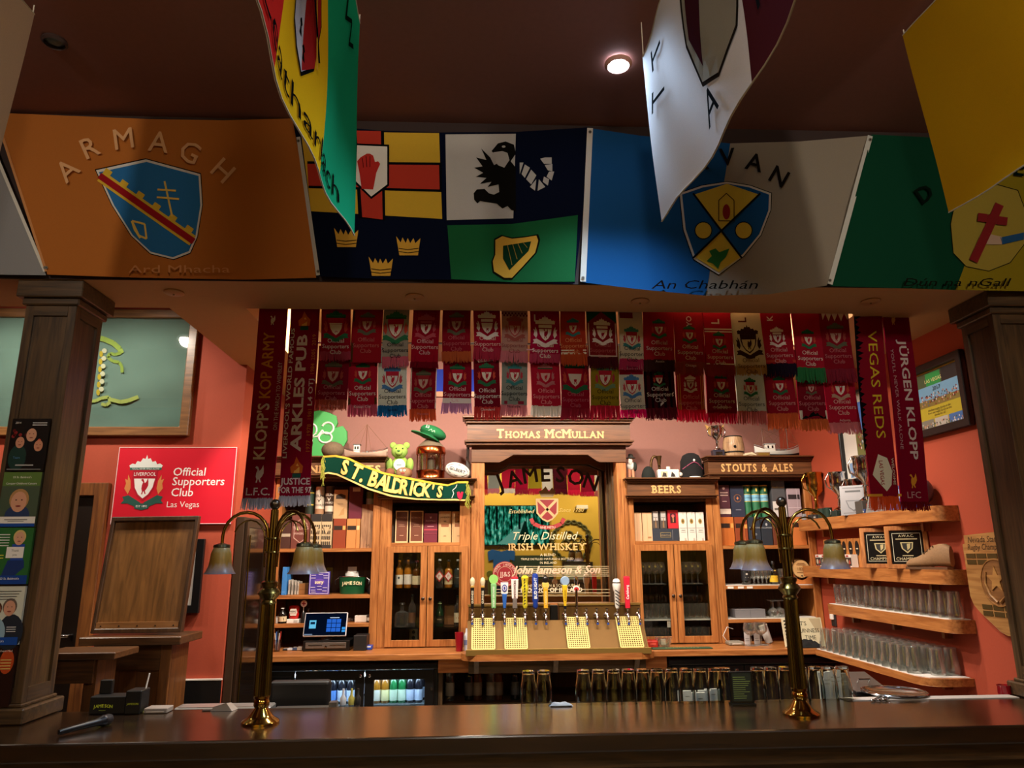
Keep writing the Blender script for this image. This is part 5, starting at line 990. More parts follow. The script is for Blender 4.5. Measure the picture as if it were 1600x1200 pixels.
fs = lambda u, v, h=0: c+Rv*u+U*v+Nn*(.0125+h); pr = PR(); pr.rect(fs,-wd/2+.006,-hd/2+.006,wd/2-.006,hd/2-.006,glow('#0c1a34',.35),0)
for i in range(3):
    for j in range(3): pr.rect(fs,.01+i*.036,-.055+j*.032,.042+i*.036,-.027+j*.032,glow('#2a6ad8',.9),.001)
for j in range(2): pr.rect(fs,.125,-.058+j*.02,.15,-.042+j*.02,glow('#3aa0f0',.9),.001)
pr.rect(fs,-.12,-.03,-.07,.03,glow('#6ac8f0',.9),.001); pr.rect(fs,-.112,.0,-.078,.018,glow('#123050',.6),.002); pr.rect(fs,.03,.045,.1,.05,glow('#d8e4f8',.9),.001); pr.rect(fs,-.15,-.075,-.09,-.07,glow('#88a0c0',.8),.001); pr.done('display', e)
MB().lathe([(.05,.0005),(.048,.008),(.02,.014),(.018,.05)], (c.x,5.83,zt), 16).build('foot', pbr('#5a5a60', .3, .7), e, 40)
carton(551.5,572.5,993,zc0,5.72,'#151516','small black receipt printer beside the till',[('r',-.5,.96,.5,1,'#4a4a4c')],.16,'printer',name='receipt_printer')
e = empty('pen_cup', (P(433,1010,5.75).x,5.75,zc0), 'clear cup of pens and slips at the counter end', 'cup'); X = WL[e.name].x
MB().lathe([(.022,.0005),(.03,.085),(.028,.085),(.02,.006)], (X,5.75,zc0), 14).build('cup', thin_glass('#d8dadc',.5,.08), e, 40)
for i, col in enumerate(('#d8d4cc','#3a6ab0','#1a1a1a','#d8d4cc','#b83a30')): MB().tube([(X-.01+.005*i,5.75,zc0+.01),(X-.02+.011*i,5.745,zc0+.13+.01*(i%3))], .0035, 6).build('pen', pbr(col,.4), e)
for i, (x, cc) in enumerate(((446,'#2a2a2e'),(453,'#c8c8cc'),(461,'#3a4a6a'),(468,'#b8a898'))):
    q = P(x,1008,5.78); o = MB().box((q.x-.02,5.78,zc0+.0005),(q.x+.02,5.83,zc0+.012+.004*i)).build('counter_clutter', pbr(cc,.4), bevel=.003); tag(o, 'small %s oddment lying left of the cash drawer' % ['black','silver','blue-grey','beige'][i], 'oddment'); MB().box((q.x-.012,5.785,zc0+.012+.004*i),(q.x+.01,5.81,zc0+.017+.004*i)).build('top_piece', pbr('#8a8a8a',.4), o)
q = P(578,1011,5.8); o = MB().box((q.x-.025,5.76,zc0+.0005),(q.x+.02,5.84,zc0+.03)).build('card_pack', pbr('#2a4ab0',.4), bevel=.003); tag(o, 'small blue and white pack right of the receipt printer', 'pack'); deco(o, plane((q.x,5.76,zc0)), .04, .03, [('r',-.4,.6,.3,.9,'#e8e8f0')])
# ------------------------------------------------------------------ left glazed cabinet
z4 = 1.86
for i, (a, b) in enumerate(((617.5,638),(640,661.5))): carton(a,b,798,z4,5.94,'#6c3a26','brown whiskey box with pale edges, %s one of two' % ('left','right')[i],[('r',-.5,0,-.42,1,'#d8b888'),('r',.42,0,.5,1,'#d8b888'),('r',-.5,.96,.5,1,'#d8b888'),('r',-.5,0,.5,.05,'#d8b888'),('t','REDBREAST',0,.76,.07,'#c8987c'),('r',-.2,.55,.2,.56,'#c8987c'),('r',-.25,.5,.25,.51,'#c8987c'),('r',-.15,.22,.15,.24,'#c8987c')],group='brown whiskey boxes')
carton(662,683.5,802,z4,5.94,'#6a1c30','maroon whiskey box between brown and tan ones',[('r',-.5,.42,.5,.46,'#b83a48'),('t','BUSHMILLS',0,.72,.07,'#d09aa0'),('p',[(-.08,.88),(.08,.88),(0,.8)],'#d09aa0'),('r',-.25,.54,.25,.56,'#d09aa0'),('r',-.5,.3,.5,.32,'#8c3040')])
for i, (a, b) in enumerate(((685,705.5),(706,727))): carton(a,b,799,z4,5.94,'#d2a878','tan whiskey box with brown band, %s one of two' % ('left','right')[i],[('r',-.3,.5,.3,.6,'#8a5230'),('t','JAMESON',0,.78,.08,'#6a4428'),('o',0,.9,.02,.012,'#6a4428'),('r',-.1,.66,.1,.7,'#8a6a48'),('r',-.1,.2,.1,.22,'#8a6a48'),('r',-.4,.0,-.38,1,'#b88c60')],group='tan whiskey boxes')
for i, (a,b) in enumerate(((612,616),)): carton(a,b,802,z4,5.97,'#5a4a3c','thin dark box edge at the left of the brown boxes',[],.07)
def gshelf(e, z, X0, X1, m=None): MB().box((X0,FY+.05,z-.01),(X1,BY-.025,z)).build('glass_shelf', m or thin_glass('#cfe0da',.6,.12), e)
gz1, gz2 = P(640,919,5.95).z, P(640,980,5.95).z
gshelf(uLM, gz1, -.745, -.08); gshelf(uLM, gz2, -.745, -.08)
for x, yt, w_, kind, gl, lab, cap, lb, tx in ((624,872,13,'whiskey',GWH,'#e8e4dc','#1a1a1c','amber bottle with white label, first in the glazed cabinet',[('o',0,.34,.12,.04,'#2a3a4a')]),(637.5,871,13,'whiskey',GWH,'#ece8e4','#1a1a1c','amber bottle with plain white label, second in the glazed cabinet',[('r',-.3,.36,.3,.37,'#a04a3a')]),(651,876,15,'whiskey',GAMB,'#e4d8b4','#8c2a20','squat brown bottle with cream label, third in the glazed cabinet',[('r',-.3,.3,.3,.31,'#6a4a2a')]),(687,873,13,'whiskey',GCLEAR,None,'#c8c8cc','clear bottle with red and white diamond label',None),(701,875,14,'whiskey',GWH,'#d8c49a','#2a2a2a','amber bottle with gold label right of the diamond one',[('t','PADDY',0,.26,.06,'#7a2a1a')]),(716,874,15,'whiskey',pbr('#22343a',.15),'#1c2428','#c8c8c8','blue-black bottle at the right of the glazed cabinet',[('t','TULLAMORE',0,.34,.045,'#b8c4c8')])):
    o = bottle(x, yt, gz1, 5.99, w_, kind, gl, lb, lab=lab, cap=cap, labtxt=tx)
    if 'diamond' in lb:
        f2 = plane((WL[o.name].x, 5.99-w_*.0054*.48-.003, gz1)); pr = PR(); pr.poly([(-.036,.09),(0,.045),(.036,.09),(0,.135)], f2, '#b82a30', 0); pr.poly([(-.026,.09),(0,.058),(.026,.09),(0,.122)], f2, '#e8dcd8', .001); pr.t('P', f2, 0, .08, .03, '#b82a30', .002); pr.done('diamond_label', o)
bottle(628,942,gz2,5.99,17,'flask',GCLEAR,'rounded clear decanter on the lower glass shelf')
bottle(644,929,gz2,6.0,12,'whiskey',GCLEAR,'tall slim clear bottle on the lower glass shelf',lab='#6a4a38')
bottle(687,941,gz2,5.99,13,'beer',GGREEN,'dark green bottle with black label on the lower glass shelf',lab='#101410',labtxt=[('t','Jameson',0,.28,.06,'#c8c8b0')],cap='#8a9a6a')
bottle(715,931,gz2,6.0,12,'whiskey',GCLEAR,'clear bottle with cream label on the lower glass shelf',lab='#e0d4b8',labtxt=[('r',-.2,.25,.2,.3,'#a03a30')])
carton(694,712,946,gz2,6.1,'#8a5a34','brown carton behind the bottles on the lower glass shelf',[('r',-.4,.4,.4,.42,'#6a4424')],.1)
q = P(646,992,6.33); o = MB().box((q.x-.035,6.335,q.z-.05),(q.x+.035,6.345,q.z+.05)).build('wall_socket', pbr('#c8c0b4',.4), bevel=.003); tag(o, 'beige wall socket inside the left glazed cabinet', 'socket')
for dz in (-.022,.022): MB().lathe([(.014,0),(.014,.003)], (q.x,6.335,q.z+dz), 12, axis=(0,-1,0)).build('outlet', pbr('#3a342e',.5), o)
o = MB().box((P(617,998,6.1).x,6.08,1.0715),(P(624,998,6.1).x,6.16,1.10)).build('charger', BLACK, bevel=.004); tag(o, 'small black charger on the cabinet floor', 'charger'); MB().box((P(618,998,6.1).x,6.079,1.092),(P(623,998,6.1).x,6.0805,1.096)).build('status_light', pbr('#d8d8d8',.3), o)
# ------------------------------------------------------------------ beers cabinet
for i, (a, b) in enumerate(((988,1003.5),(1004,1019.5))): carton(a,b,801,z4,5.94,'#d8b088','tall plain tan box, %s of the BEERS shelf' % ('leftmost','second from left')[i],[('r',-.02,.02,.02,.98,'#c09468'),('r',-.5,.97,.5,1,'#b88c60')]+([('r',.0,.1,.35,.16,'#a07850')] if i else []),group='plain tan boxes')
_, zn = carton(1020,1062,826,z4,5.94,'#2c3440','flat navy gift box lying under the two bottle boxes',[('r',-.2,.3,.2,.7,'#8a7a50'),('r',-.18,.34,.18,.66,'#2c3440'),('t','REDEMPTION',0,.42,.14,'#b8a070'),('r',.25,.1,.27,.9,'#6a6a70')],.16,name='gift_box')
for i, x in enumerate((1025,1037)):
    o, _ = carton(x-5.5,x+5.5,798,zn,5.945,'#4a4440','clear-front box with a bottle, %s of two on the navy box' % ('left','right')[i],[('r',-.35,.45,.35,.95,'#b8b4b0'),('p',[(-.12,.05),(.12,.05),(.12,.3),(.05,.4),(.05,.6),(-.05,.6),(-.05,.4),(-.12,.3)],'#8a6a4a'),('r',-.3,.62,.3,.64,'#3a3a3a')],group='clear-front bottle boxes')
carton(1044,1060.5,797,zn,5.945,'#c0202c','bright red box with a dark window on the navy box',[('r',-.28,.3,.28,.82,'#3a1418'),('o',0,.68,.14,.09,'#e85060'),('r',-.04,.35,.04,.7,'#d8a060'),('r',-.5,.95,.5,1,'#e04850')])
for i, x in enumerate((1067.5,1081,1094.5)):
    carton(x-6.5,x+6.5,800,z4,5.94,'#dcd8d0','tall white box with a gold oval, %s of three' % ('left','middle','right')[i],[('o',0,.68,.22,.09,'#a88a48'),('o',0,.68,.12,.05,'#6a5428'),('r',-.5,.44,.5,.455,'#b0aca4'),('r',-.25,.36,.25,.38,'#8a8680'),('r',-.3,.3,.3,.31,'#8a8680'),('r',.1,.02,.3,.1,'#b8b4ac'),('r',.02,.9,.1,1,'#c8c0b0')],group='white boxes with gold ovals')
WINE = [(.0,.0),(.55,.0),(.5,.02),(.08,.05),(.06,.42),(.3,.5),(.5,.62),(.52,.75),(.42,1.0),(.40,1.0),(.48,.75),(.46,.62),(.28,.52),(0,.46)]
PINT = [(0,0),(.34,0),(.36,.03),(.38,.4),(.47,.7),(.46,1.0),(.435,1.0),(.445,.7),(.355,.4),(.33,.06),(0,.06)]
TUMB = [(0,0),(.4,0),(.43,.03),(.46,.5),(.47,1.0),(.445,1.0),(.435,.5),(.40,.08),(0,.08)]
FLUTE = [(0,0),(.46,0),(.42,.02),(.08,.05),(.07,.32),(.3,.42),(.36,.6),(.32,1.0),(.30,1.0),(.33,.6),(.27,.44),(0,.36)]
def glass_proto(name, prof, W, H, label, group, mat, cat='glass', n=12, flip=False, extra=None):
    pf = [(r*W, h*H) for r, h in prof]
    if flip: pf = [(r, H-h) for r, h in pf][::-1]
    o = MB().lathe(pf, (0,0,0), n, cap=False).build(name, mat, smooth=50, origin=(0,0,0)); tag(o, label, cat, group)
    if extra: extra(o)
    return o
GL = thin_glass('#f6f8f6', .8, .08, .08); GL2 = thin_glass('#f6f8f6', .85, .10, .065)
def place(proto, spots, label=None, group=None, labels=None):
    for i, s in enumerate(spots):
        o = proto if i == 0 else copy_tree(proto)
        o.location = s[:3]; WL[o.name] = Vector(s[:3])
        if len(s) > 3: o.rotation_euler = (0,0,s[3])
        if label: o['label'] = label
        if labels: o['label'] = labels[i]
        if group: o['group'] = group
bz1, bz2 = P(1050,913,5.95).z, P(1050,967,5.95).z
gshelf(uB, bz1, 1.25, 1.90); gshelf(uB, bz2, 1.25, 1.90, pbr('#d8dcd8', .3))
def goldmark(o): MB().lathe([(.0,-.001),(.008,0)], (0,-.029,.14), 10, axis=(0,-1,0)).build('gold_mark', pbr('#c8a848',.4), o)
LXS = [P(x,900,5.95).x for x in (1006,1015.5,1025,1034.5)]; RXS = [P(x,900,5.95).x for x in (1062.5,1073,1082.5,1092)]
pro = glass_proto('wine_glass', WINE, .072, .175, '', '', GL, 'glass', 14, extra=goldmark)
place(pro, [(x,y,bz1+.0005) for y in (5.98,6.1) for x in LXS], 'stemmed glass with gold mark on top shelf behind the left BEERS door', 'stemmed glasses behind the left door')
pro = copy_tree(pro, (RXS[0],5.98,bz1+.0005)); place(pro, [(x,y,bz1+.0005) for y in (5.98,6.1) for x in RXS], 'stemmed glass with gold mark on top shelf behind the right BEERS door', 'stemmed glasses behind the right door')
pro = glass_proto('hanging_wine_glass', WINE, .082, .13, '', '', thin_glass('#d8c0a0',.6,.08), 'glass', 12, True)
place(pro, [(x+.012,6.02,bz1-.0105-.13) for x in LXS], 'upturned stemmed glass hanging in the left half of the BEERS cabinet', 'hanging glasses, left half')
pro = copy_tree(pro, (0,0,0)); place(pro, [(x,6.02,bz1-.0105-.13) for x in RXS], 'upturned stemmed glass hanging in the right half of the BEERS cabinet', 'hanging glasses, right half')
LX5 = [P(x,960,5.95).x for x in (1008,1017,1026,1035,1044)]; RX5 = [P(x,960,5.95).x for x in (1066,1075,1084,1093,1102)]
pro = glass_proto('tumbler', TUMB, .075, .115, '', '', GL2, 'glass', 12)
place(pro, [(x,y,bz2+.0005) for y in (5.97,6.06) for x in LX5], 'clear tumbler on the white shelf behind the left BEERS door', 'tumblers behind the left door')
pro = copy_tree(pro, (0,0,0)); place(pro, [(x,y,bz2+.0005) for y in (5.97,6.06) for x in RX5], 'clear tumbler on the white shelf behind the right BEERS door', 'tumblers behind the right door')
pro = copy_tree(pro, (0,0,0)); place(pro, [(x,y,1.0715) for y in (5.97,6.06) for x in LX5], 'clear tumbler on the floor of the BEERS cabinet, left side', 'floor tumblers, left side')
pro = copy_tree(pro, (0,0,0)); place(pro, [(x,y,1.0715) for y in (5.97,6.06) for x in RX5], 'clear tumbler on the floor of the BEERS cabinet, right side', 'floor tumblers, right side')
q = P(1045,974,5.93); o = MB().box((q.x-.014,5.925,q.z-.03),(q.x+.012,5.926,q.z+.03)).build('price_tag', pbr('#e4e0d8',.6)); tag(o, 'small white paper tag inside the left BEERS door', 'tag'); deco(o, plane((q.x,5.925,q.z)), .02, .05, [('r',-.4,.0,.3,.06,'#999999')])
# ------------------------------------------------------------------ stouts and ales shelves
Yr = 5.93
carton(1208,1228.5,808,z1,Yr,'#6a3420','dark brown box in the bottom row, behind the right lamp',[('r',-.45,.62,.45,.76,'#2a1c14')])
for a, b, c, l, d in ((1126,1148,'#c06a2c','orange box with black label at the left of the bottom row',[('r',-.45,.62,.2,.78,'#2a1a14'),('r',.26,.62,.46,.78,'#d8a050')]),(1149,1169,'#8c4020','red-brown box beside the orange one, bottom row',[('r',-.45,.62,.1,.78,'#2a1a14'),('r',.2,0,.24,1,'#c87838'),('r',.26,.6,.46,.74,'#d8a050')]),(1170,1189,'#2a3340','navy box with pale print, left of two, bottom row',[('t','TULLAMORE',0,.6,.07,'#b8bcc0'),('o',0,.74,.1,.05,'#b8bcc0'),('t','XO',.0,.36,.1,'#b8bcc0')]),(1190,1207,'#262f3a','navy box with pale print, right of two, bottom row',[('t','TULLAMORE',0,.6,.07,'#b8bcc0'),('o',0,.74,.1,.05,'#b8bcc0')]),(1238,1260,'#c8743a','orange box with black label at the right of the bottom row',[('r',-.45,.64,.1,.8,'#2a1a14'),('r',.2,.64,.4,.8,'#3a2218')])):
    carton(a,b,808,z1,Yr,c,l,d)
zr = P(1160,808,Yr).z
carton(1123,1141,758,zr,Yr,'#4c2430','dark maroon box at the left of the top row',[('r',-.35,.74,.35,.78,'#c8a8a0'),('r',-.35,.66,.35,.7,'#c8a8a0'),('o',0,.9,.12,.04,'#c8a8a0'),('r',-.2,.48,.2,.5,'#c8a8a0'),('r',-.5,.1,.5,.26,'#d8c8b8')])
carton(1142,1163.5,759,zr,Yr,'#2a3044','navy box with a copper star emblem, top row',[('o',0,.6,.28,.13,'#8a5a34'),('o',0,.6,.24,.11,'#2a3044'),('p',[(-.12,.6),(-.03,.615),(0,.66),(.03,.615),(.12,.6),(.03,.585),(0,.54),(-.03,.585)],'#d8844a'),('r',-.2,.22,.2,.24,'#8a8a9a')])
for i, x in enumerate((1169.5,1183,1196.5)):
    canister(x-6.4,x+6.4,758,zr,Yr,[(0,.48,'#2a6a48'),(.48,.5,'#c8b050'),(.5,.7,'#7ab4d0'),(.7,.72,'#c8b050'),(.72,.97,'#1f5a3a'),(.97,1,'#c8a848')],'green tube with a pale blue band, %s of three' % ('left','middle','right')[i],[('r',-.2,.1,.2,.3,'#3f8a60'),('t','KNAPPOGUE',0,.58,.06,'#2a5a7a'),('r',-.1,.8,.1,.9,'#d8c060')],'green and blue whiskey tubes','#1f5a3a')
carton(1206,1227.5,750,zr,Yr,'#4c4c50','tall grey box with white lower half, top row',[('r',-.5,.0,.5,.42,'#d0ccc8'),('t','Redbreast',0,.78,.08,'#a8884a',dict(shear=.3)),('r',-.4,.18,.4,.24,'#6a6660')])
carton(1231,1252,763,zr,Yr,'#a8949c','lilac grey box with black labels, top row right end',[('r',-.45,.62,.2,.78,'#2c2428'),('r',.26,.62,.44,.78,'#2c2428'),('r',.2,0,.24,1,'#c0b0b8'),('r',-.5,.3,.5,.33,'#c8b8c0')])
zs = 1.506; MB().box((1.955,5.875,zs),(2.74,6.3,zs+.004)).build('shelf_mat', pbr('#dcd8d0',.6), uS)
for k, x in enumerate((1142,1158,1172)): q = P(x,917,5.868); MB().box((q.x-.025,5.868,zs-.022),(q.x+.022,5.8735,zs-.006)).build('price_strip', WHITE, uS)
zs += .0045
bottle(1163.5,865,zs,5.97,13,'wine',GDARK,'black wine bottle standing left of the small flutes',lab='#1c1c20',labtxt=[('o',0,.34,.14,.03,'#c8c4b8'),('r',-.35,.42,.35,.43,'#c8c4b8'),('r',-.2,.22,.2,.24,'#a8a49c')])
bottle(1208.5,877,zs,5.97,13.5,'wine',GDARK,'dark champagne bottle with a yellow label',lab='#d8ae28',labtxt=[('o',0,.6,.12,.03,'#c8a850'),('r',-.3,.28,.3,.3,'#6a5010')],lz=(.1,.38))
pro = glass_proto('liqueur_glass', FLUTE, .055, .12, '', '', GL2)
place(pro, [(P(x,900,6.0).x,y,zs) for y in (5.97,6.04) for x in (1175,1181.5,1188,1194.5,1201)], 'small stemmed glass packed between wine and champagne bottle', 'small stemmed glasses between the bottles')
pro = glass_proto('shot_glass', TUMB, .042, .06, '', '', GL2)
place(pro, [(P(x,905,6.0).x,5.97,zs+.062*j) for j in range(2) for x in (1218,1225,1232)], 'stacked shot glass right of the champagne bottle', 'stacked shot glasses')
q = P(1249,889,5.98); e = empty('barrel_end', (q.x,6.0,zs), 'small round barrel with pale lid on an orange cradle', 'barrel'); rb = 15.5*SCL(1249,889,5.98); zcb = zs+.045+rb*.93
MB().lathe([(rb*.9,0),(rb,.03),(rb*1.06,.09),(rb,.15),(rb*.9,.18)], (q.x,5.95,zcb), 24, axis=(0,1,0)).build('barrel_body', wood('#6a4426','#a87848','y',.5), e, 40)
MB().lathe([(rb*.93,0),(rb*.93,.008),(rb*.86,.008),(rb*.86,.0)], (q.x,5.944,zcb), 24, axis=(0,1,0), cap=False).build('hoop', pbr('#4a3a28',.4,.5), e)
MB().lathe([(rb*.87,0),(rb*.87,.004)], (q.x,5.946,zcb), 24, axis=(0,1,0)).build('lid', wood('#c09058','#dab47c','x',.5), e); pr = PR(); fb = plane((q.x,5.944,zcb)); pr.t('1820', fb, 0,-.012,.034,'#8a6038',.001); pr.rect(fb,-.04,.03,.04,.034,'#8a6038'); pr.rect(fb,-.03,.042,.03,.046,'#8a6038'); pr.rect(fb,-.04,-.03,.04,-.027,'#8a6038'); pr.oval(fb,0,-.055,.008,.004,'#3a2a1a'); pr.done('lid_print', e)
MB().prism([(-rb*1.05,0),(rb*1.05,0),(rb*1.05,.065),(rb*.7,.065),(rb*.4,.04),(0,.03),(-rb*.4,.04),(-rb*.7,.065),(-rb*1.05,.065)], plane((q.x,5.95,zs)), 0, -.14).build('cradle', wood('#b0602a','#cc7c3c','x',.5), e)
zs3 = 1.25; MB().box((1.955,5.875,zs3),(2.74,6.3,zs3+.004)).build('shelf_mat', pbr('#dcd8d0',.6), uS); zs3 += .0045
carton(1150,1198,952,zs3,5.92,'#77767a','flat grey cardboard box on the lower shelf',[('r',-.005,0,.005,1,'#55555a'),('r',-.5,.96,.5,1,'#98979a')],.22,name='grey_box')
pro = glass_proto('upturned_wine_glass', WINE, .085, .13, '', '', GL2, 'glass', 14, True)
place(pro, [(P(x,960,6.0).x,y,zs3) for x, y in ((1206,5.96),(1218,5.98),(1229,5.97),(1212,6.08),(1224,6.09))], 'upturned wine glass right of the grey box', 'upturned wine glasses')
pro = glass_proto('goblet', WINE, .10, .165, '', '', GL2, 'glass', 18)
place(pro, [(P(1173,1000,5.72).x,5.72,1.0705),(P(1189,1000,5.74).x,5.74,1.0705)], labels=['large goblet on the right counter, left of two','large goblet on the right counter, right of two'], group='large goblets')
for i, x in enumerate((1173,1189)): 
    q = P(x,1000,5.73); o = MB().box((q.x-.022,5.80+.01*i,1.0705),(q.x+.022,5.806+.01*i,1.16)).build('coupon_card', pbr('#d8d2d4',.6)); tag(o, 'white card standing behind the %s goblet' % ('left','right')[i], 'card'); deco(o, plane((q.x,5.80+.01*i,1.07)), .04, .08, [('r',-.4,.3,.4,.36,'#a8a0a4'),('r',-.4,.5,.3,.55,'#a8a0a4')])
q = P(1203,990,5.86); o = MB().lathe([(.028,0),(.034,.13),(.036,.132),(.032,.132)], (q.x-.01,5.86,1.0705), 18, axis=(-.25,.2,1)).build('paper_cup', pbr('#b8b4b0',.6), smooth=40); tag(o, 'leaning grey paper cup stack behind the goblets', 'cups'); MB().lathe([(.035,.132),(.036,.14),(.033,.141)], (q.x-.01,5.86,1.0705), 18, axis=(-.25,.2,1)).build('cup_rim', WHITE, o, 40)
q = P(1150,1006,5.74); o = MB().box((q.x-.06,5.72,1.0705),(q.x+.06,5.82,1.10)).build('card_machine', pbr('#8a8478',.4), bevel=.01, seg=2); tag(o, 'grey device with loose cable at the right counter', 'device'); deco(o, plane((q.x,5.72,1.07)), .12, .03, [('r',-.3,.3,.3,.6,'#c8c4bc')])
MB().tube([(q.x-.05,5.78,1.09),(q.x-.09,5.76,1.14),(q.x-.04,5.80,1.20),(q.x+.02,5.84,1.18)], .003, 6).build('cable', pbr('#c8c8c8',.4), o, 60)
# ------------------------------------------------------------------ things on top of the back bar
ZA, ZB = 2.5405, 2.3605; YT = 5.98
def px2(x, y, Y): q = P(x, y, Y); return q
# shamrock board
q = P(508,700,6.15); s6 = SCL(508,690,6.15); ctr = P(508,690,6.15); fsh = plane((ctr.x,6.15,ctr.z))
def sp(L): return [((x-508)*s6, (690-y)*s6) for x, y in L]
out = [(470,722),(470,700),(462,688),(466,672),(476,664),(474,654),(482,644),(496,641),(512,644),(523,650),(526,661),(523,668),(534,666),(541,674),(542,688),(536,698),(526,703),(522,704),(524,716),(522,722)]
z_lo = ctr.z+(690-722)*s6
o = MB().prism(sp(out), lambda u, v, d: fsh(u, v+(ZA-z_lo), -d), 0, .03).build('shamrock_board', pbr('#3fa14e',.45), bevel=.004); tag(o, 'green shamrock board with a white knot, behind the brown ball', 'sign')
f7 = lambda u, v, h=0: fsh(u, v+(ZA-z_lo), h); kn = MB()
def loop(cx, cy, rx, ry, a0, a1, n=20): return [f7((cx-508)*s6+rx*s6*math.cos(math.radians(a0+(a1-a0)*k/n)), (690-cy)*s6+ry*s6*math.sin(math.radians(a0+(a1-a0)*k/n)), .002) for k in range(n+1)]
kn.tube(loop(485,672,9,10,-20,300), .009, 6); kn.tube(loop(511,669,9,9,-160,160), .009, 6); kn.tube(loop(508,684,10,8,160,-200), .009, 6); kn.tube([f7((x-508)*s6,(690-y)*s6,.002) for x, y in ((503,672),(496,682),(486,684),(494,676))], .008, 6)
kn.build('knot', WHITE, o, 60)
e = empty('bagpiper_figure', (P(484,690,6.0).x,6.0,ZA), 'small dark uniformed figurine half hidden by the left scarf', 'figurine'); x = WL[e.name].x
MB().lathe([(.03,.0),(.028,.02),(.02,.05),(.022,.10),(.028,.14),(.012,.165)], (x,6.0,ZA), 12).build('body', pbr('#1c1a1c',.5), e, 50); MB().ell((x,6.0,ZA+.185), .018,.018,.024).build('head', pbr('#b88a6c',.6), e, 60); MB().lathe([(.02,.195),(.022,.22),(.0,.235)], (x,6.0,ZA), 10).build('hat', pbr('#141214',.7), e, 50); MB().tube([(x-.01,5.97,ZA+.03),(x+.03,5.965,ZA+.16)], .004, 6).build('sash', WHITE, e)
r = 17.5*SCL(520,700,5.93); o = MB().ell((P(520,705,5.93).x,5.93,ZA+r*.74), r, r, r*.75, 20, 12).build('stone_ball', pbr('#6a5842',.9,bump=.6,bsc=60,var=.25), smooth=80); tag(o, 'round brown woolly ball beside the model boat', 'ball'); MB().lathe([(r*.5,0),(r*.55,.012),(r*.4,.014)], WL[o.name], 16).build('foot_ring', pbr('#4a3c2c',.8), o)
def ship(X0, X1, Y, zb, hull, trim, deck, label, cabin, masts, stripe=None, hh=.05):
    e = empty('model_ship', ((X0+X1)/2,Y,zb), label, 'model ship', 'model ships on the back bar'); L = X1-X0; n = 14; m = MB(); b = []
    secs = []
    for i in range(n+1):
        t = i/n; w = .052*(1-abs(2*t-1)**2.6)+.002; sh = hh*(1+.9*(abs(2*t-1)**2.2)); x = X0+L*t; k = .012 if 0 < t < 1 else hh*.8
        secs.append([(x,Y-w,zb+.014+sh),(x,Y-w*.85,zb+.014+sh*.45),(x+L*.02*(1-2*t),Y,zb+.014+(0 if .04 < t < .96 else hh*.5)),(x,Y+w*.85,zb+.014+sh*.45),(x,Y+w,zb+.014+sh)])
    for S_ in secs: m.v += [V(*p) for p in S_]
    for i in range(n):
        for j in range(4): m.f.append([i*5+j,(i+1)*5+j,(i+1)*5+j+1,i*5+j+1]); m.m.append(0 if (not stripe or j in (1,2)) else 1)
    for i in range(n): m.f.append([i*5+4,(i+1)*5+4,(i+1)*5,i*5]); m.m.append(2)
    m.build('hull', [pbr(hull,.4),pbr(stripe or hull,.4),pbr(deck,.6)], e, 60)
    MB().box((X0+L*.3,Y-.02,zb),(X0+L*.7,Y+.02,zb+.016)).build('stand', pbr('#3a2414',.5), e)
    rl = MB()
    for sgn in (0, 4): rl.tube([V(*S_[sgn])+V(0,0,.012) for S_ in secs], .0018, 4)
    rl.build('rail', pbr(trim,.5), e)
    cx, cw, ch = cabin; c0 = MB().box((X0+L*cx-cw/2,Y-.025,zb+.014+hh),(X0+L*cx+cw/2,Y+.025,zb+.014+hh+ch)).build('cabin', pbr('#dcd6ca',.5), e, bevel=.002)
    MB().box((X0+L*cx-cw/2-.006,Y-.03,zb+.014+hh+ch),(X0+L*cx+cw/2+.006,Y+.03,zb+.014+hh+ch+.006)).build('cabin_roof', pbr(trim,.5), e)
    for k in (-1, 1): MB().box((X0+L*cx+k*cw*.22-.007,Y-.0265,zb+.014+hh+ch*.45),(X0+L*cx+k*cw*.22+.007,Y-.0245,zb+.014+hh+ch*.8)).build('cabin_window', BLACK, e)
    top = []
    for mx, mh, lean in masts: a = V(X0+L*mx,Y,zb+.014+hh); bb = V(X0+L*mx+lean,Y,zb+mh); top.append(bb); MB().tube([a,bb], [.005,.003], 6).build('mast', pbr('#6a3a20',.5), e)
    st = MB(); ends = [V(*secs[0][0]), V(*secs[-1][0])]
    for t in top:
        for q in (ends[0], ends[1], V(X0+L*.3,Y,zb+hh+.02), V(X0+L*.62,Y,zb+hh+.02)): st.tube([t,q], .0014, 3)
    tag(st.build('rigging', pbr('#7a5a3c',.7), e), kind='stuff')
    mc = MB()
    for k in range(5): xx = X0+L*(.42+.08*k); mc.box((xx,Y-.012,zb+hh+.012),(xx+.018,Y+.012,zb+hh+.026+.006*(k%2)))
    tag(mc.build('deck_gear', pbr('#6a6a66',.5), e), kind='stuff'); return e
ship(P(538,705,6.02).x,P(606,705,6.02).x,6.02,ZA,'#c8a894','#5a5048','#b08a64','pale model trawler on the left unit of the back bar',(.29,.05,.07),[(.5,.30,0.0)],hh=.04)
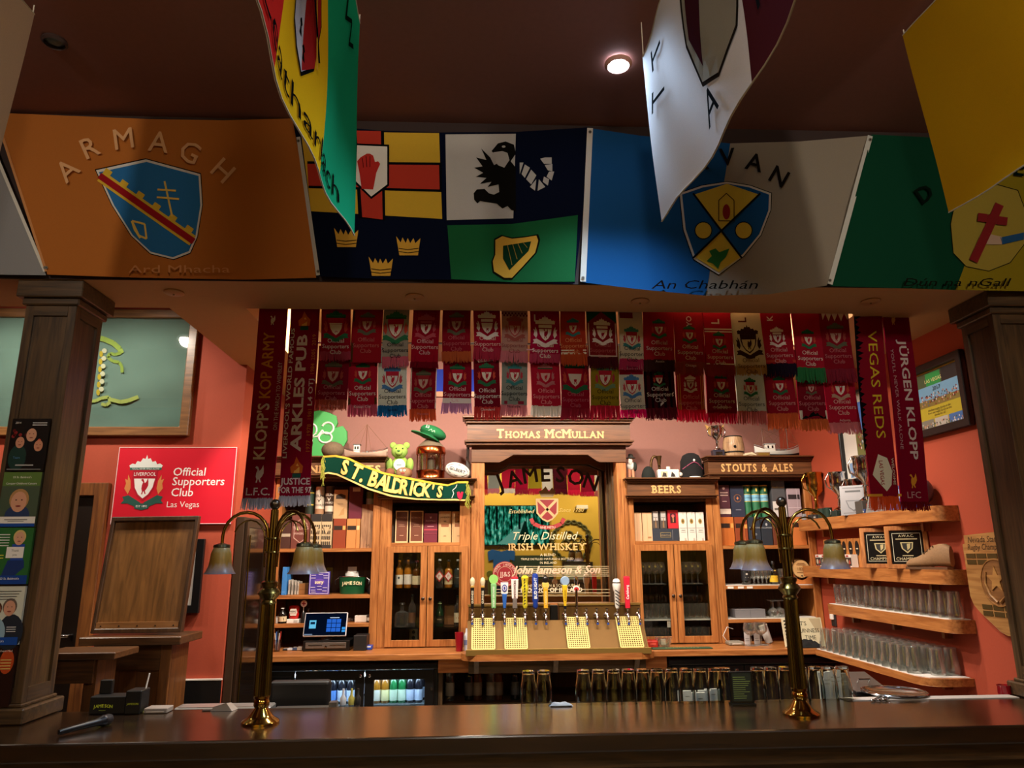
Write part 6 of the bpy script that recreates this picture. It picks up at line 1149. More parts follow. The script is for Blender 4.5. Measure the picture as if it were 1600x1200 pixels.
# teddy, potato, lantern, cap, ball on the left inner unit
tx = P(625,720,5.92).x; e = empty('teddy_bear', (tx,5.92,ZB), 'light green teddy bear with a white bib', 'teddy bear'); G = pbr('#8fb04e',.95,bump=.8,bsc=160,var=.2); GD = pbr('#4a7a3a',.95)
sT = SCL(625,720,5.92)
MB().ell((tx,5.94,ZB+.105), .075,.06,.10).build('body', G, e, 80); MB().ell((tx-.005,5.91,ZB+.235), .068,.06,.06).build('head', G, e, 80)
MB().ell((tx-.005,5.855,ZB+.22), .03,.02,.024).build('muzzle', G, e, 80); MB().ell((tx-.005,5.834,ZB+.23), .012,.008,.009).build('nose', GD, e, 80)
for s in (-1, 1):
    MB().ell((tx+s*.055-.005,5.92,ZB+.285), .028,.016,.028).build('ear', G, e, 80); MB().ell((tx+s*.026,5.858,ZB+.252), .006,.005,.007,8,6).build('eye', BLACK, e, 80)
    MB().ell((tx+s*.085,5.90,ZB+.125), .03,.035,.055).build('arm', G, e, 80); MB().ell((tx+s*.07,5.86,ZB+.05), .04,.05,.042).build('foot', pbr('#7a4a30',.9), e, 80)
MB().ell((tx,5.878,ZB+.12), .048,.012,.05).build('bib', WHITE, e, 80); pr = PR(); pr.rect(plane((tx,5.8655,ZB+.12)),-.02,-.004,.02,.002,'#4a7a5a'); pr.done('bib_print', e)
px_ = P(630,738,5.83).x; e = empty('stuffed_potato', (px_,5.83,ZB), 'brown plush potato with a grinning face below the teddy', 'plush toy')
MB().ell((px_,5.83,ZB+.048), .06,.04,.048).build('body', pbr('#8a6a4c',.9,bump=.4,bsc=120), e, 80); pr = PR(); fpo = plane((px_,5.788,ZB+.055))
for s in (-1, 1): pr.oval(fpo, s*.014,.012,.01,.01,'#e8e0d0',0,10); pr.oval(fpo, s*.014,.011,.005,.005,'#1a1414',.001,8); pr.line(fpo,[(s*.004,.02),(s*.024,.028)],.004,'#5a2a1c',.001)
pr.oval(fpo,0,-.012,.016,.007,'#8a2a20',0,10); pr.done('face', e)
lx = P(673,720,5.98).x; sl = SCL(673,720,5.98); rl_ = 22*sl; hL = P(673,697,5.98).z-ZB; e = empty('ship_lantern', (lx,5.98,ZB), 'round copper ship lantern with ribbed glass', 'lantern')
MB().lathe([(rl_*1.02,0),(rl_*1.05,.01),(rl_,.02),(rl_,hL*.26),(rl_*1.04,hL*.28)], (lx,5.98,ZB), 24).build('base', COPPER, e, 40)
MB().lathe([(rl_*.84,hL*.28)]+[(rl_*(.84+.03*(k % 2)),hL*(.30+.05*k)) for k in range(9)]+[(rl_*.84,hL*.74)], (lx,5.98,ZB), 24, cap=False).build('ribbed_glass', thin_glass('#dfe4dc',.6,.18), e, 30)
MB().lathe([(rl_*.3,hL*.28),(rl_*.3,hL*.6),(rl_*.1,hL*.65)], (lx,5.98,ZB), 12).build('burner', pbr('#6a6254',.4,.5), e, 40)
for k in range(6): a = k*math.pi/3+.3; MB().tube([(lx+rl_*.97*math.cos(a),5.98+rl_*.97*math.sin(a),ZB+hL*.27),(lx+rl_*.97*math.cos(a),5.98+rl_*.97*math.sin(a),ZB+hL*.76)], .005, 6).build('guard_rod', COPPER, e, 60)
MB().lathe([(rl_*1.04,hL*.74),(rl_*1.06,hL*.78),(rl_*1.04,hL*.92),(rl_*.98,hL*.96)], (lx,5.98,ZB), 24).build('top_band', COPPER, e, 40)
MB().lathe([(rl_*.98,hL*.96),(rl_*.75,hL*1.06),(rl_*.4,hL*1.18),(rl_*.36,hL*1.2)], (lx,5.98,ZB), 24).build('dome', pbr('#8a7a64',.5,.4), e, 60)
MB().lathe([(rl_*.34,hL*1.18),(rl_*.36,hL*1.32),(rl_*.3,hL*1.36)], (lx,5.98,ZB), 16).build('chimney', COPPER, e, 40)
c = P(677,676,5.97); e = empty('green_cap', c, 'green peaked cap sitting tilted on the copper lantern', 'cap'); rot = Matrix.Rotation(math.radians(22),3,'Y'); GC = pbr('#0f6a38',.85,bump=.3,bsc=200)
m = MB(); m.ell((0,0,0), .115,.11,.055, 20, 10); m.v = [c+rot @ q for q in m.v]; m.build('crown', GC, e, 70)
m = MB(); m.lathe([(.08,-.045),(.082,-.02),(.105,.0)], (-.01,0,-.02), 20); m.v = [c+rot @ q for q in m.v]; m.build('band', GC, e, 60)
m = MB(); m.prism([(-.02+.13*math.cos(a*math.pi/12),.11*math.sin(a*math.pi/12)) for a in range(24)], lambda u, v, d: V(u-.025, v-.02, -.055+d-.15*(u+.02)*(u+.02)*3), 0, .007); m.v = [c+rot @ q for q in m.v]; m.build('brim', GC, e, 40)
pr = PR(); fc = lambda u, v, h=0: c+rot @ V(u, -.112-h+.02*abs(u)*4, v); pr.text('S3', fc, -.05, .004, .035, 0, pr.c('#c8dccc')); pr.line(fc, [(-.03,-.012),(-.01,.008),(.0,-.012),(.015,.006),(.025,-.01)], .003, '#a8ccb0', 0); pr.done('embroidery', e)
c = P(715,733,5.88); rx, rz = 20.5*SCL(717,733,5.89), 12.5*SCL(717,733,5.89); rot = Matrix.Rotation(math.radians(18),3,'Y'); zc_ = ZB+math.sqrt((rx*math.sin(math.radians(18)))**2+(rz*math.cos(math.radians(18)))**2)+.001
o = MB().ell((c.x,5.89,zc_), rx, rz, rz, 20, 14, rot=rot @ Matrix.Identity(3)).build('rugby_ball', pbr('#d8d2c8',.5,bump=.2,bsc=200), smooth=80); tag(o, 'white rugby ball lettered GILBERT beside the lantern', 'rugby ball')
cb = V(c.x,5.89,zc_); fr = lambda u, v, h=0: cb+rot @ V(u, -math.sqrt(max(.0001, 1-(u/rx)**2-(v/rz)**2))*rz-h-.001, v); pr = PR(); pr.t('GILBERT', fr, 0, -.012, .036, '#1c1c20', .001, bold=.02)
for s in (-1, 1):
    pr.line(fr, [(-.085,s*.01),(-.06,s*.034),(0,s*.045),(.06,s*.034),(.085,s*.01)], .004, '#26262a', .001); pr.line(fr, [(s*.098,.02),(s*.105,0),(s*.098,-.02)], .004, '#26262a', .001)
pr.done('ball_print', o)
e = empty('leather_strap', (P(733,735,5.95).x,5.95,ZB), 'dark brown leather holster strap against the oak surround', 'strap'); x = WL[e.name].x-.015; zt = P(733,692,5.95).z
MB().prism([(-.03,0),(.03,0),(.022,.08),(.012,.19),(.016,zt-ZB),(-.004,zt-ZB),(-.008,.19),(-.02,.08)], plane((x,5.95,ZB)), 0, -.02).build('strap', pbr('#2a1a10',.5), e, bevel=.004); MB().tube([(x-.01,5.945,ZB+.19),(x+.025,5.94,ZB+.13),(x+.02,5.94,ZB+.06)], .006, 6).build('loop', pbr('#3a2416',.5), e, 60)
# right inner unit
x = P(986,730,5.93).x; e = empty('gnome_figurine', (x,5.93,ZB), 'leprechaun figurine with dark hat and white beard', 'figurine'); H = P(986,709,5.93).z-ZB
MB().lathe([(.045,0),(.045,.012),(.03,.018)], (x,5.93,ZB), 14).build('base', pbr('#2a5a30',.7), e, 40)
for s in (-1, 1): MB().tube([(x+s*.016,5.93,ZB+.015),(x+s*.014,5.93,ZB+H*.42)], [.012,.014], 8).build('leg', pbr('#c88a6a',.7), e, 60)
MB().ell((x,5.93,ZB+H*.52), .034,.026,H*.17).build('body', pbr('#d8d4cc',.8), e, 70); MB().ell((x+.03,5.92,ZB+H*.5), .018,.02,H*.18).build('cloak', pbr('#1c241c',.8), e, 70); MB().ell((x-.005,5.925,ZB+H*.76), .022,.02,.026).build('head', pbr('#c89a7c',.7), e, 70); MB().ell((x-.008,5.912,ZB+H*.68), .018,.012,.03).build('beard', pbr('#dcd8d0',.9), e, 70)
MB().lathe([(.04,H*.82),(.04,H*.84),(.024,H*.85),(.018,H*.98),(.0,H)], (x,5.93,ZB), 14).build('hat', pbr('#2a2c28',.8), e, 50)
x = P(1013,740,5.92).x; r = 13.5*SCL(1013,740,5.92); o = MB().ell((x,5.92,ZB+.012), r*.82, r*.8, P(1013,728,5.92).z-ZB-.014, 18, 10).build('bowler_hat', pbr('#0d1410',.9,bump=.4,bsc=200), smooth=80); tag(o, 'small round black bowler hat on the BEERS cabinet', 'hat')
m_ = o.data; 
for v_ in m_.vertices: v_.co.z = max(v_.co.z, WL[o.name].z*0+ (ZB+.004-WL[o.name].z))
o.location.z = o.location.z; MB().lathe([(r*1.02,.0005),(r*1.02,.006),(r*.75,.01)], (x,5.92,ZB), 20).build('brim', pbr('#0d1410',.9), o, 40)
x = P(1024,735,6.0).x; e = empty('brass_horn', (x,6.0,ZB), 'upturned brass horn behind the bowler hat', 'horn'); H = P(1024,713,6.0).z-ZB; w_ = .035
MB().tube([(x-w_,6.0,ZB+.001),(x-w_,6.0,ZB+H*.6)]+[(x-w_*math.cos(a*math.pi/8),6.0,ZB+H*.6+w_*1.6*math.sin(a*math.pi/8)*(H*.4/(w_*1.6))) for a in range(1,8)]+[(x+w_,6.0,ZB+H*.6),(x+w_,6.0,ZB+.02),(x+w_+.012,6.0,ZB+.002)], [.012]*10+[.011,.014,.02][:3] if False else .011, 10).build('tube', pbr('#5a4428',.35,.8), e, 60); MB().lathe([(.012,H*.6),(.02,H*.9),(.026,H)], (x+w_*.9,5.985,ZB), 14).build('bell', pbr('#6a5030',.35,.8), e, 50)
x0, x1 = P(1028,738,5.9).x, P(1062,738,5.9).x; H = P(1045,733,5.9).z-ZB; o = MB().box((x0,5.9,ZB+.0005),(x1,5.96,ZB+H)).build('cow_jug', pbr('#e4dcd0',.4), bevel=.012, seg=3); tag(o, 'white ceramic box jug with a cow print', 'jug')
MB().lathe([(.018,H),(.018,H+.02),(.014,H+.024)], ((x0+x1)/2+.005,5.93,ZB), 12).build('lid_knob', pbr('#e4dcd0',.4), o, 40); MB().ell((x1+.012,5.93,ZB+H*.5), .022,.02,.02).build('spout', pbr('#e4dcd0',.4), o, 70); deco(o, plane(((x0+x1)/2,5.9,ZB)), x1-x0, H, [('r',-.36,.2,-.06,.78,'#c8b898'),('p',[(-.32,.25),(-.1,.25),(-.12,.6),(-.25,.7)],'#3a3430'),('p',[(.08,.25),(.3,.25),(.26,.5),(.14,.75)],'#2a2422')])
x = P(1080,730,5.95).x; H = P(1080,708,5.95).z-ZB; e = empty('bearskin_cap', (x,5.95,ZB), 'tall black riding cap with a pink cord and white buttons', 'hat'); HB = pbr('#0e0c0e',.95,bump=.5,bsc=220)
MB().lathe([(.088,0),(.092,H*.4),(.088,H*.7),(.068,H*.9),(.035,H*.985),(.0,H)], (x,5.95,ZB), 22).build('crown', HB, e, 70); MB().prism([(.1*math.cos(a*math.pi/10),-.05-.08*math.sin(a*math.pi/10)) for a in range(11)], lambda u, v, d: V(x+u,5.95+v+.02,ZB+.002+d), 0, .008).build('peak', HB, e)
MB().tube([(x-.085,5.91,ZB+H*.38),(x-.03,5.858,ZB+H*.56),(x,5.855,ZB+H*.62),(x+.03,5.858,ZB+H*.56),(x+.085,5.91,ZB+H*.38)], .004, 6).build('cord', pbr('#8a3a58',.7), e, 60); MB().ell((x,5.855,ZB+H*.68), .01,.006,.01,10,8).build('button', WHITE, e, 70); MB().ell((x,5.86,ZB+.015), .05,.01,.006,12,6).build('badge', WHITE, e, 70)
x = P(1101,735,6.0).x; o = MB().box((x-.03,5.96,ZB+.0005),(x+.035,6.04,ZB+.14)).build('box_camera', pbr('#0f0f10',.5), bevel=.006); tag(o, 'small black box camera between cap and right header', 'camera'); MB().lathe([(.02,0),(.024,.025),(.018,.03)], (x,5.96,ZB+.08), 14, axis=(0,-1,0)).build('lens', pbr('#2a2a2c',.2,.5), o, 40); MB().ell((x-.01,5.97,ZB+.15), .016,.014,.014,10,8).build('white_knob', WHITE, o, 70)
# stouts unit top
def cup(x, Y, zb, H, W, m, base, bcol, label, handles=True, bowl=.5, group=None, winged=False):
    e = empty('trophy_cup', (x,Y,zb), label, 'trophy', group); bh = H*base
    MB().box((x-W*.42,Y-W*.3,zb+.0005),(x+W*.42,Y+W*.3,zb+bh)).build('plinth', pbr(bcol,.4), e, bevel=.003); MB().box((x-W*.25,Y-W*.3-.002,zb+bh*.3),(x+W*.25,Y-W*.3+.001,zb+bh*.75)).build('plate', m, e)
    h = H-bh; MB().lathe([(W*.34,bh),(W*.34,bh+h*.03),(W*.12,bh+h*.10),(W*.09,bh+h*.3),(W*.14,bh+h*.33),(W*.09,bh+h*.36),(W*.12,bh+h*(.42)),(W*.38,bh+h*.55),(W*.42,bh+h*.75),(W*.40,bh+h*.95),(W*.46,bh+h),(W*.43,bh+h),(W*.36,bh+h*.9),(W*.34,bh+h*.6),(0,bh+h*.5)], (x,Y,zb), 18, cap=False).build('cup', m, e, 50)
    if handles:
        for s in (-1, 1): MB().tube([(x+s*W*.40,Y,zb+bh+h*.56),(x+s*W*.62,Y,zb+bh+h*.62),(x+s*W*.68,Y,zb+bh+h*.82),(x+s*W*.5,Y,zb+bh+h*.96),(x+s*W*.42,Y,zb+bh+h*.9)], W*.035, 6).build('handle', m, e, 60)
    if winged:
        for s in (-1, 1): MB().prism([(s*.02,H*.62),(s*.06,H*.8),(s*.085,H*1.08),(s*.045,H*1.0),(s*.015,H*.85)], plane((x,Y+.03,zb)), 0, -.006).build('wing', pbr('#c8a060',.35,.6), e)
    return e
x = P(1121,700,5.97).x; cup(x,5.97,ZA,P(1121,666,5.97).z-ZA,.115,CHROME,.26,'#2a2634','silver cup trophy with golden wings on a dark base',True,winged=True)
x = P(1146,700,5.98).x; r = 16.5*SCL(1146,700,5.98); H = P(1146,683,5.98).z-ZA; e = empty('small_barrel', (x,5.98,ZA), 'small pale wooden barrel with dark hoops', 'barrel')
MB().lathe([(r*.84,.0005),(r*.94,H*.25),(r,H*.5),(r*.94,H*.75),(r*.84,H)], (x,5.98,ZA), 20).build('staves', wood('#8a6848','#c09c74','z',.6), e, 50)
for h0 in (.03,.24,.70,.86): MB().lathe([(r*(.86 if h0 in (.03,.86) else .955),H*h0),(r*(.93 if h0 in (.03,.86) else .97),H*(h0+.07)) if h0 < .5 else (r*(.86),H*(h0+.09))], (x,5.98,ZA), 20, cap=False).build('hoop', pbr('#2a2622',.4,.6), e, 40)
MB().lathe([(r*.84,H*.88),(r*.86,H*1.0),(r*.8,H*1.03)], (x,5.98,ZA), 20).build('lid', pbr('#26201c',.5), e, 40); MB().lathe([(.012,0),(.012,.004)], (x-.02,5.98-r*1.0,ZA+H*.5), 10, axis=(0,-1,0)).build('bung', BLACK, e)
o = MB().box((P(1182,712,5.88).x,5.87,ZA+.0005),(P(1203,712,5.88).x,5.93,ZA+.042)).build('plaque_block', pbr('#7a5a3a',.5), bevel=.003); tag(o, 'small wooden block with a gold plate before the right model ship', 'plaque'); q = WL[o.name]; MB().box((q.x-.045,5.868,ZA+.01),(q.x+.045,5.8705,ZA+.035)).build('gold_plate', pbr('#c8a050',.3,.8), o)
o = MB().prism([(-.05,0),(.05,0),(.06,.02),(.02,.04),(-.04,.03)], plane((P(1172,713,5.88).x,5.88,ZA)), 0, -.05).build('shell', pbr('#cfc0a0',.6), bevel=.006); tag(o, 'pale shell left of the gold-plated block', 'shell'); MB().tube([WL[o.name]+V(-.04,-.026,.015),WL[o.name]+V(.0,-.027,.025),WL[o.name]+V(.045,-.026,.015)], .003, 5).build('ridge', pbr('#a89878',.6), o)
ship(P(1179,705,6.03).x,P(1250,705,6.03).x,6.03,ZA,'#16181c','#9aa0a0','#8a8a84','black and white model fishing boat on the right unit',(.33,.085,.06),[(.2,.27,0),(.74,.30,.0)],stripe='#d0d0c8',hh=.055)
# ------------------------------------------------------------------ green and gold scarf hung across the left units
YS = 5.735; SF = lambda x, y, h=0: P(x, -y, YS-h-.012*math.sin(x*.06)-.006*math.sin(x*.15+y*.1))
TOP = [(505,712),(525,711),(545,715),(570,727),(600,738),(640,746),(680,754),(700,757),(715,752),(732,752)]; BOTM = [(503,742),(512,740),(525,742),(545,751),(575,765),(610,776),(650,781),(690,782),(712,782),(729,783)]
def lerp_edge(t, a, b): return [(p[0]+(q[0]-p[0])*t, p[1]+(q[1]-p[1])*t) for p, q in zip(a, b)]
def ribbon(t0, t1, h):
    m = MB(); A, B_ = lerp_edge(t0, TOP, BOTM), lerp_edge(t1, TOP, BOTM)
    def dens(L): 
        o_ = []
        for p, q in zip(L, L[1:]): o_ += [(p[0]+(q[0]-p[0])*k/4, p[1]+(q[1]-p[1])*k/4) for k in range(4)]
        return o_+[L[-1]]
    A, B_ = dens(A), dens(B_); n = len(A)
    m.v = [SF(x,-y,h) for x, y in A]+[SF(x,-y,h) for x, y in B_]+[SF(x,-y,h-.006) for x, y in A]+[SF(x,-y,h-.006) for x, y in B_]
    for i in range(n-1):
        for q in ((i,i+1,n+i+1,n+i),(2*n+i+1,2*n+i,3*n+i,3*n+i+1),(i+1,i,2*n+i,2*n+i+1),(n+i,n+i+1,3*n+i+1,3*n+i)): m.f.append(list(q)); m.m.append(0)
    return m
o = ribbon(.09,.91,0).build('knitted_scarf', cloth('#12382c',.05), smooth=60); tag(o, "dark green and gold scarf lettered ST. BALDRICK'S draped across the shelves", 'scarf')
ribbon(0,.1,.001).build('border', cloth('#d8b040',.1), o, 60); ribbon(.92,1.0,.001).build('border', cloth('#e0c478',.1), o, 60)
pr = PR(lambda c: cloth(c,.05)); L = [(535,734,-18),(552,741,-22),(562,747,-22)]; txt = "ST. BALDRICK'S"
xs = [537,552,563,571,580,594,607,619,630,641,651,665,674,686]
for ch, x in zip(txt, xs):
    if ch == ' ': continue
    i = max(k for k in range(len(TOP)) if TOP[k][0] <= x); t = (x-TOP[i][0])/(TOP[min(i+1,9)][0]-TOP[i][0]+1e-6); yt = TOP[i][1]+(TOP[min(i+1,9)][1]-TOP[i][1])*t
    j = max(k for k in range(len(BOTM)) if BOTM[k][0] <= x); t2 = (x-BOTM[j][0])/(BOTM[min(j+1,9)][0]-BOTM[j][0]+1e-6); yb_ = BOTM[j][1]+(BOTM[min(j+1,9)][1]-BOTM[j][1])*t2
    sl = math.atan2(TOP[min(i+1,9)][1]-TOP[i][1], TOP[min(i+1,9)][0]-TOP[i][0]); sz = (yb_-yt)*.92
    pr.t(ch, SF, x, -(yb_-(yb_-yt)*.2), sz, '#8a6a1c', .010, rot=-sl, bold=.05, sx=.72); pr.t(ch, SF, x, -(yb_-(yb_-yt)*.2), sz, '#dcc070', .012, rot=-sl, bold=.035, sx=.72)
pr.done('lettering', o)
pr = PR(lambda c: cloth(c,.05)); pr.line(SF, [(706,-778),(709,-771),(707,-766),(712,-762),(714,-757)], 1.0, '#c8d0c8', .010); pr.poly([(714,-769),(718,-768),(719,-772),(721,-768),(724,-769),(722,-778),(719,-781),(715,-777)], SF, '#c82a48', .010); pr.done('autograph', o)
m = MB()
for x0_, y0_, y1_ in ((504,712,742),(731,752,783)):
    for k in range(26):
        t = k/25; y = y0_+(y1_-y0_)*t; x = x0_+R.uniform(-1,1)*2; pts = [SF(x,-y,.003), SF(x+R.uniform(-3,3),-(y+6),.008), SF(x+R.uniform(-4,4),-(y+R.uniform(10,18)),.006)]
        m.tube(pts, .0022, 4)
tag(m.build('fringe', cloth('#a8a84a',.2), o), kind='stuff')
# ------------------------------------------------------------------ on the counter by the taps
q = PZ(718,1015,1.0705); e = empty('plastic_tumbler', (q.x,5.62,1.0705), 'tall red plastic tumbler left of the beer tower', 'tumbler'); H = P(718,988,5.62).z-1.0705
MB().lathe([(.024,.0),(.034,H),(.031,H),(.022,.006)], (q.x,5.62,1.0705), 18).build('cup', pbr('#8c1020',.3), e, 40)
x = P(729,1000,5.66).x; e = empty('spray_bottle', (x,5.66,1.0705), 'white squeeze bottle between red tumbler and beer tower', 'bottle'); MB().lathe([(.02,0),(.022,.1),(.012,.12),(.008,.13),(.006,.155)], (x,5.66,1.0705), 14).build('body', pbr('#dce0e8',.4), e, 40); MB().lathe([(.0225,.04),(.0225,.075)], (x,5.66,1.0705), 14, cap=False).build('label', pbr('#8a98c8',.5), e)
q = P(1061,1015,5.6); o = MB().box((P(1018,1015,5.58).x,5.545,1.0705),(P(1112,1015,5.58).x,5.62,1.079)).build('bar_mat', pbr('#2a4a30',.7), bevel=.003); tag(o, 'long flat dark green bar mat before the BEERS cabinet', 'bar mat'); pr = PR(); f9 = lambda u, v, h=0: V(WL[o.name].x+u, 5.58+v, 1.0792+h); pr.t('JAMESON', f9, 0, -.01, .03, '#b8a860', .0003, sx=2); pr.done('lettering', o)
q = P(1018,1005,5.66); o = MB().box((q.x-.045,5.63,1.0705),(q.x+.045,5.72,1.125)).build('red_packet', pbr('#b8281c',.4), bevel=.01, seg=2); tag(o, 'red crumpled packet right of the beer tower', 'packet'); deco(o, plane((q.x,5.63,1.07)), .09, .055, [('r',-.2,.4,.3,.7,'#d85040')])
pro = glass_proto('cut_glass_bowl', [(0,0),(.3,0),(.34,.05),(.46,.5),(.5,1.0),(.46,1.0),(.42,.5),(.28,.14),(0,.14)], .13, .075, 'small cut glass bowl holding packets before the BEERS door', '', GL2, 'bowl', 10); pro.location = (P(1037,1008,5.66).x,5.66,1.0705); MB().box((-.02,-.01,.02),(.015,.02,.06)).build('packet', pbr('#b8a890',.6), pro)
# fridge bottles
rng = random.Random(3)
def fridge_row(xs, cols, door):
    for x, (gl, lab, nm, cap) in zip(xs, cols):
        pb = None
        for k in range(4):
            Y = 5.75+k*.10; X = P(x,1075,5.75).x+k*.012
            lb = '%s beer bottle in the %s fridge door' % (nm, door)
            if pb is None: pb = bottle_at((0,0,0), .235, .062, 'beer', gl, lb, lab=lab, cap=cap, group=nm+' bottles, '+door+' door', name='beer_bottle', n=10, lz=(.08,.4)); MB().lathe([(.0165,.78*.235),(.014,.93*.235)], (0,0,0), 10, cap=False).build('neck_label', pbr(lab,.5), pb); o = pb
            else: o = copy_tree(pb)
            o.location = (X,Y,.7005); WL[o.name] = V(X,Y,.7005)
G1, G2, G3 = pbr('#1f6a3a',.15,coat=.4), pbr('#8a5a18',.15,coat=.4), pbr('#1a1a22',.15,coat=.4)
A = (G2,'#d8d8c8','pale-necked amber','#c8b060'); B = (G1,'#c8e0c8','green glass','#d8d8d8'); C = (G3,'#b8c8e0','dark blue-labelled','#e0e0e8'); D = (G2,'#e0d8a0','yellow-labelled amber','#e8e8e0'); E_ = (G3,'#5a8ad0','black with bright blue label','#8ab0e8')
fridge_row([478,492,506,520,534,548],[(G2,'#a8c0e0','brown frosted','#e8e8e8'),D,E_,E_,C,C],'left'); fridge_row([589,602,615,628,641,654],[A,D,B,B,C,C],'right')
for i, (x, nm) in enumerate(((703,'first'),(733,'second'),(746,'third'),(767,'fourth'),(779,'fifth'),(805,'sixth'))):
    bottle_at((P(x,1080,5.8).x,5.8,.7005), .29, .075, 'whiskey', [GCLEAR,GDARK,GAMB,GCLEAR,GAMB,GDARK][i], 'spirit bottle in the dark cabinet below the taps, %s from left' % nm, lab=['#8a8478','#4a4038','#6a5a48','#7a7468','#5a4a3a','#3a3a3a'][i], cap=['#c8c4bc','#8a8478','#a8a49c','#5a5a5a','#3a2a1a','#8a2a20'][i], group='spirit bottles below the taps')
# ------------------------------------------------------------------ right wall shelves
def shelf(zt, th, front, y_far, y_near, label, mat=False, chamf=.1, col=None):
    pts = [(2.768,y_far),(front,y_far),(front,y_near+chamf)]+[(front+chamf*(1-math.cos(a*math.pi/12)), y_near+chamf*(1-math.sin(a*math.pi/12))) for a in range(1,7)]+[(2.768,y_near)]
    e = empty('wall_shelf', (2.62,(y_far+y_near)/2,zt-th), label, 'shelf', 'shelves on the right wall')
    MB().prism(pts, lambda u, v, d: V(u, v, zt-th+d), 0, th).build('board', col or OAKY, e, 40, bevel=.004)
    if mat: MB().prism([(2.76,y_far),(front+.012,y_far),(front+.012,y_near+chamf+.02),(front+chamf*.4,y_near+.05),(2.76,y_near+.02)], lambda u, v, d: V(u, v, zt+d), 0, .004).build('mesh_liner', pbr('#ddd8d2',.7,bump=.5,bsc=400), e)
    for k in range(3): y = y_far+(y_near-y_far)*(.12+.36*k); MB().box((2.72,y-.012,zt-th-.05),(2.768,y+.012,zt-th)).build('bracket', OAKZ, e)
    return e
shelf(2.015,.085,2.63,5.865,4.06,'topmost oak shelf on the right wall holding trophies',False,.06); shelf(1.655,.08,2.63,5.865,4.06,'oak shelf on the right wall holding the plaques and boot',False,.06); shelf(1.384,.07,2.63,5.50,4.06,'oak shelf on the right wall holding mugs and pint glasses',True,.06); shelf(1.066,.04,2.497,5.495,4.14,'lowest oak shelf on the right wall crowded with glasses',True,.12)
# lowest shelf glasses: upturned pints in three rows
LABM = pbr('#d8d8d8',.5)
def upside(o): pass
pro = glass_proto('pint_glass', PINT, .088, .148, '', '', GL2, 'glass', 12, True)
sp_ = []
for r_, X in enumerate((2.552,2.64,2.725)):
    y = 5.43
    while y > (4.27 if r_ == 0 else 4.20): sp_.append((X+R.uniform(-.002,.002), y+R.uniform(-.003,.003), 1.0705, R.uniform(0,6))); y -= .0905
sp_.sort(key=lambda s: (s[0] > 2.6, s[1])); n0 = sum(1 for s in sp_ if s[0] < 2.6)
place(pro, sp_[:n0], labels=['upturned pint glass in the front row of the lowest shelf, %s from near end' % ORD[i] for i in range(n0)], group='front row glasses on the lowest right shelf')
for lo_, hi_, nm in ((2.6,2.68,'middle'),(2.68,2.8,'wall-side')):
    rw_ = [s for s in sp_ if lo_ < s[0] < hi_]; pro = copy_tree(pro, (0,0,0)); place(pro, rw_, labels=['upturned pint glass in the %s row of the lowest shelf, %s from near end' % (nm, ORD[i]) for i in range(len(rw_))], group=nm+' row glasses on the lowest right shelf')
def mark(o): MB().box((-.014,-.038,.028),(.014,-.0365,.036)).build('etched_mark', pbr('#e8e8e8',.5), o)
pro = glass_proto('pint_glass', [(r, 1-h) for r, h in PINT][::-1], .088, .148, '', '', GL2, 'glass', 12, extra=None)
MB().lathe([(.0415,.018),(.0412,.028)], (0,0,0), 12, cap=False).build('printed_band', thin_glass('#ffffff',.6,.35), pro, 40)
front = [(2.70, 5.02-.0905*k, 1.3885, -1.2) for k in range(11)]
place(pro, front, labels=['pint glass with a white mark on the mug shelf, %s from the near end' % ORD[10-k] for k in range(11)], group='pints on the mug shelf')
e = empty('beer_mug', (0,0,0), '', 'mug', ''); MB().lathe([(r*.092, h*.14) for r, h in TUMB], (0,0,0), 14, cap=False).build('body', GL2, e, 50); MB().tube([(-.042,0,.115),(-.075,0,.11),(-.082,0,.07),(-.07,0,.035),(-.041,0,.03)], .006, 8).build('handle', GL2, e, 60)
place(e, [(2.70,5.43,1.3885,.9),(2.70,5.33,1.3885,.9),(2.70,5.23,1.3885,.9),(2.70,5.12,1.3885,4.2)], labels=['glass beer mug at the far left of the mug shelf','second glass beer mug from the far end of the mug shelf','third glass beer mug from the far end of the mug shelf','last glass beer mug next to the pint glasses'], group='beer mugs on the right shelf')
# switch and vent behind the lowest shelf
q = PX(1303,966,2.765); o = MB().box((2.758,q.y-.035,q.z-.06),(2.768,q.y+.035,q.z+.06)).build('wall_socket', pbr('#2a2a2c',.4), bevel=.003); tag(o, 'black wall socket with a white plug under the mug shelf', 'socket'); MB().box((2.74,q.y-.02,q.z-.01),(2.758,q.y+.02,q.z+.03)).build('plug', WHITE, o, bevel=.004)
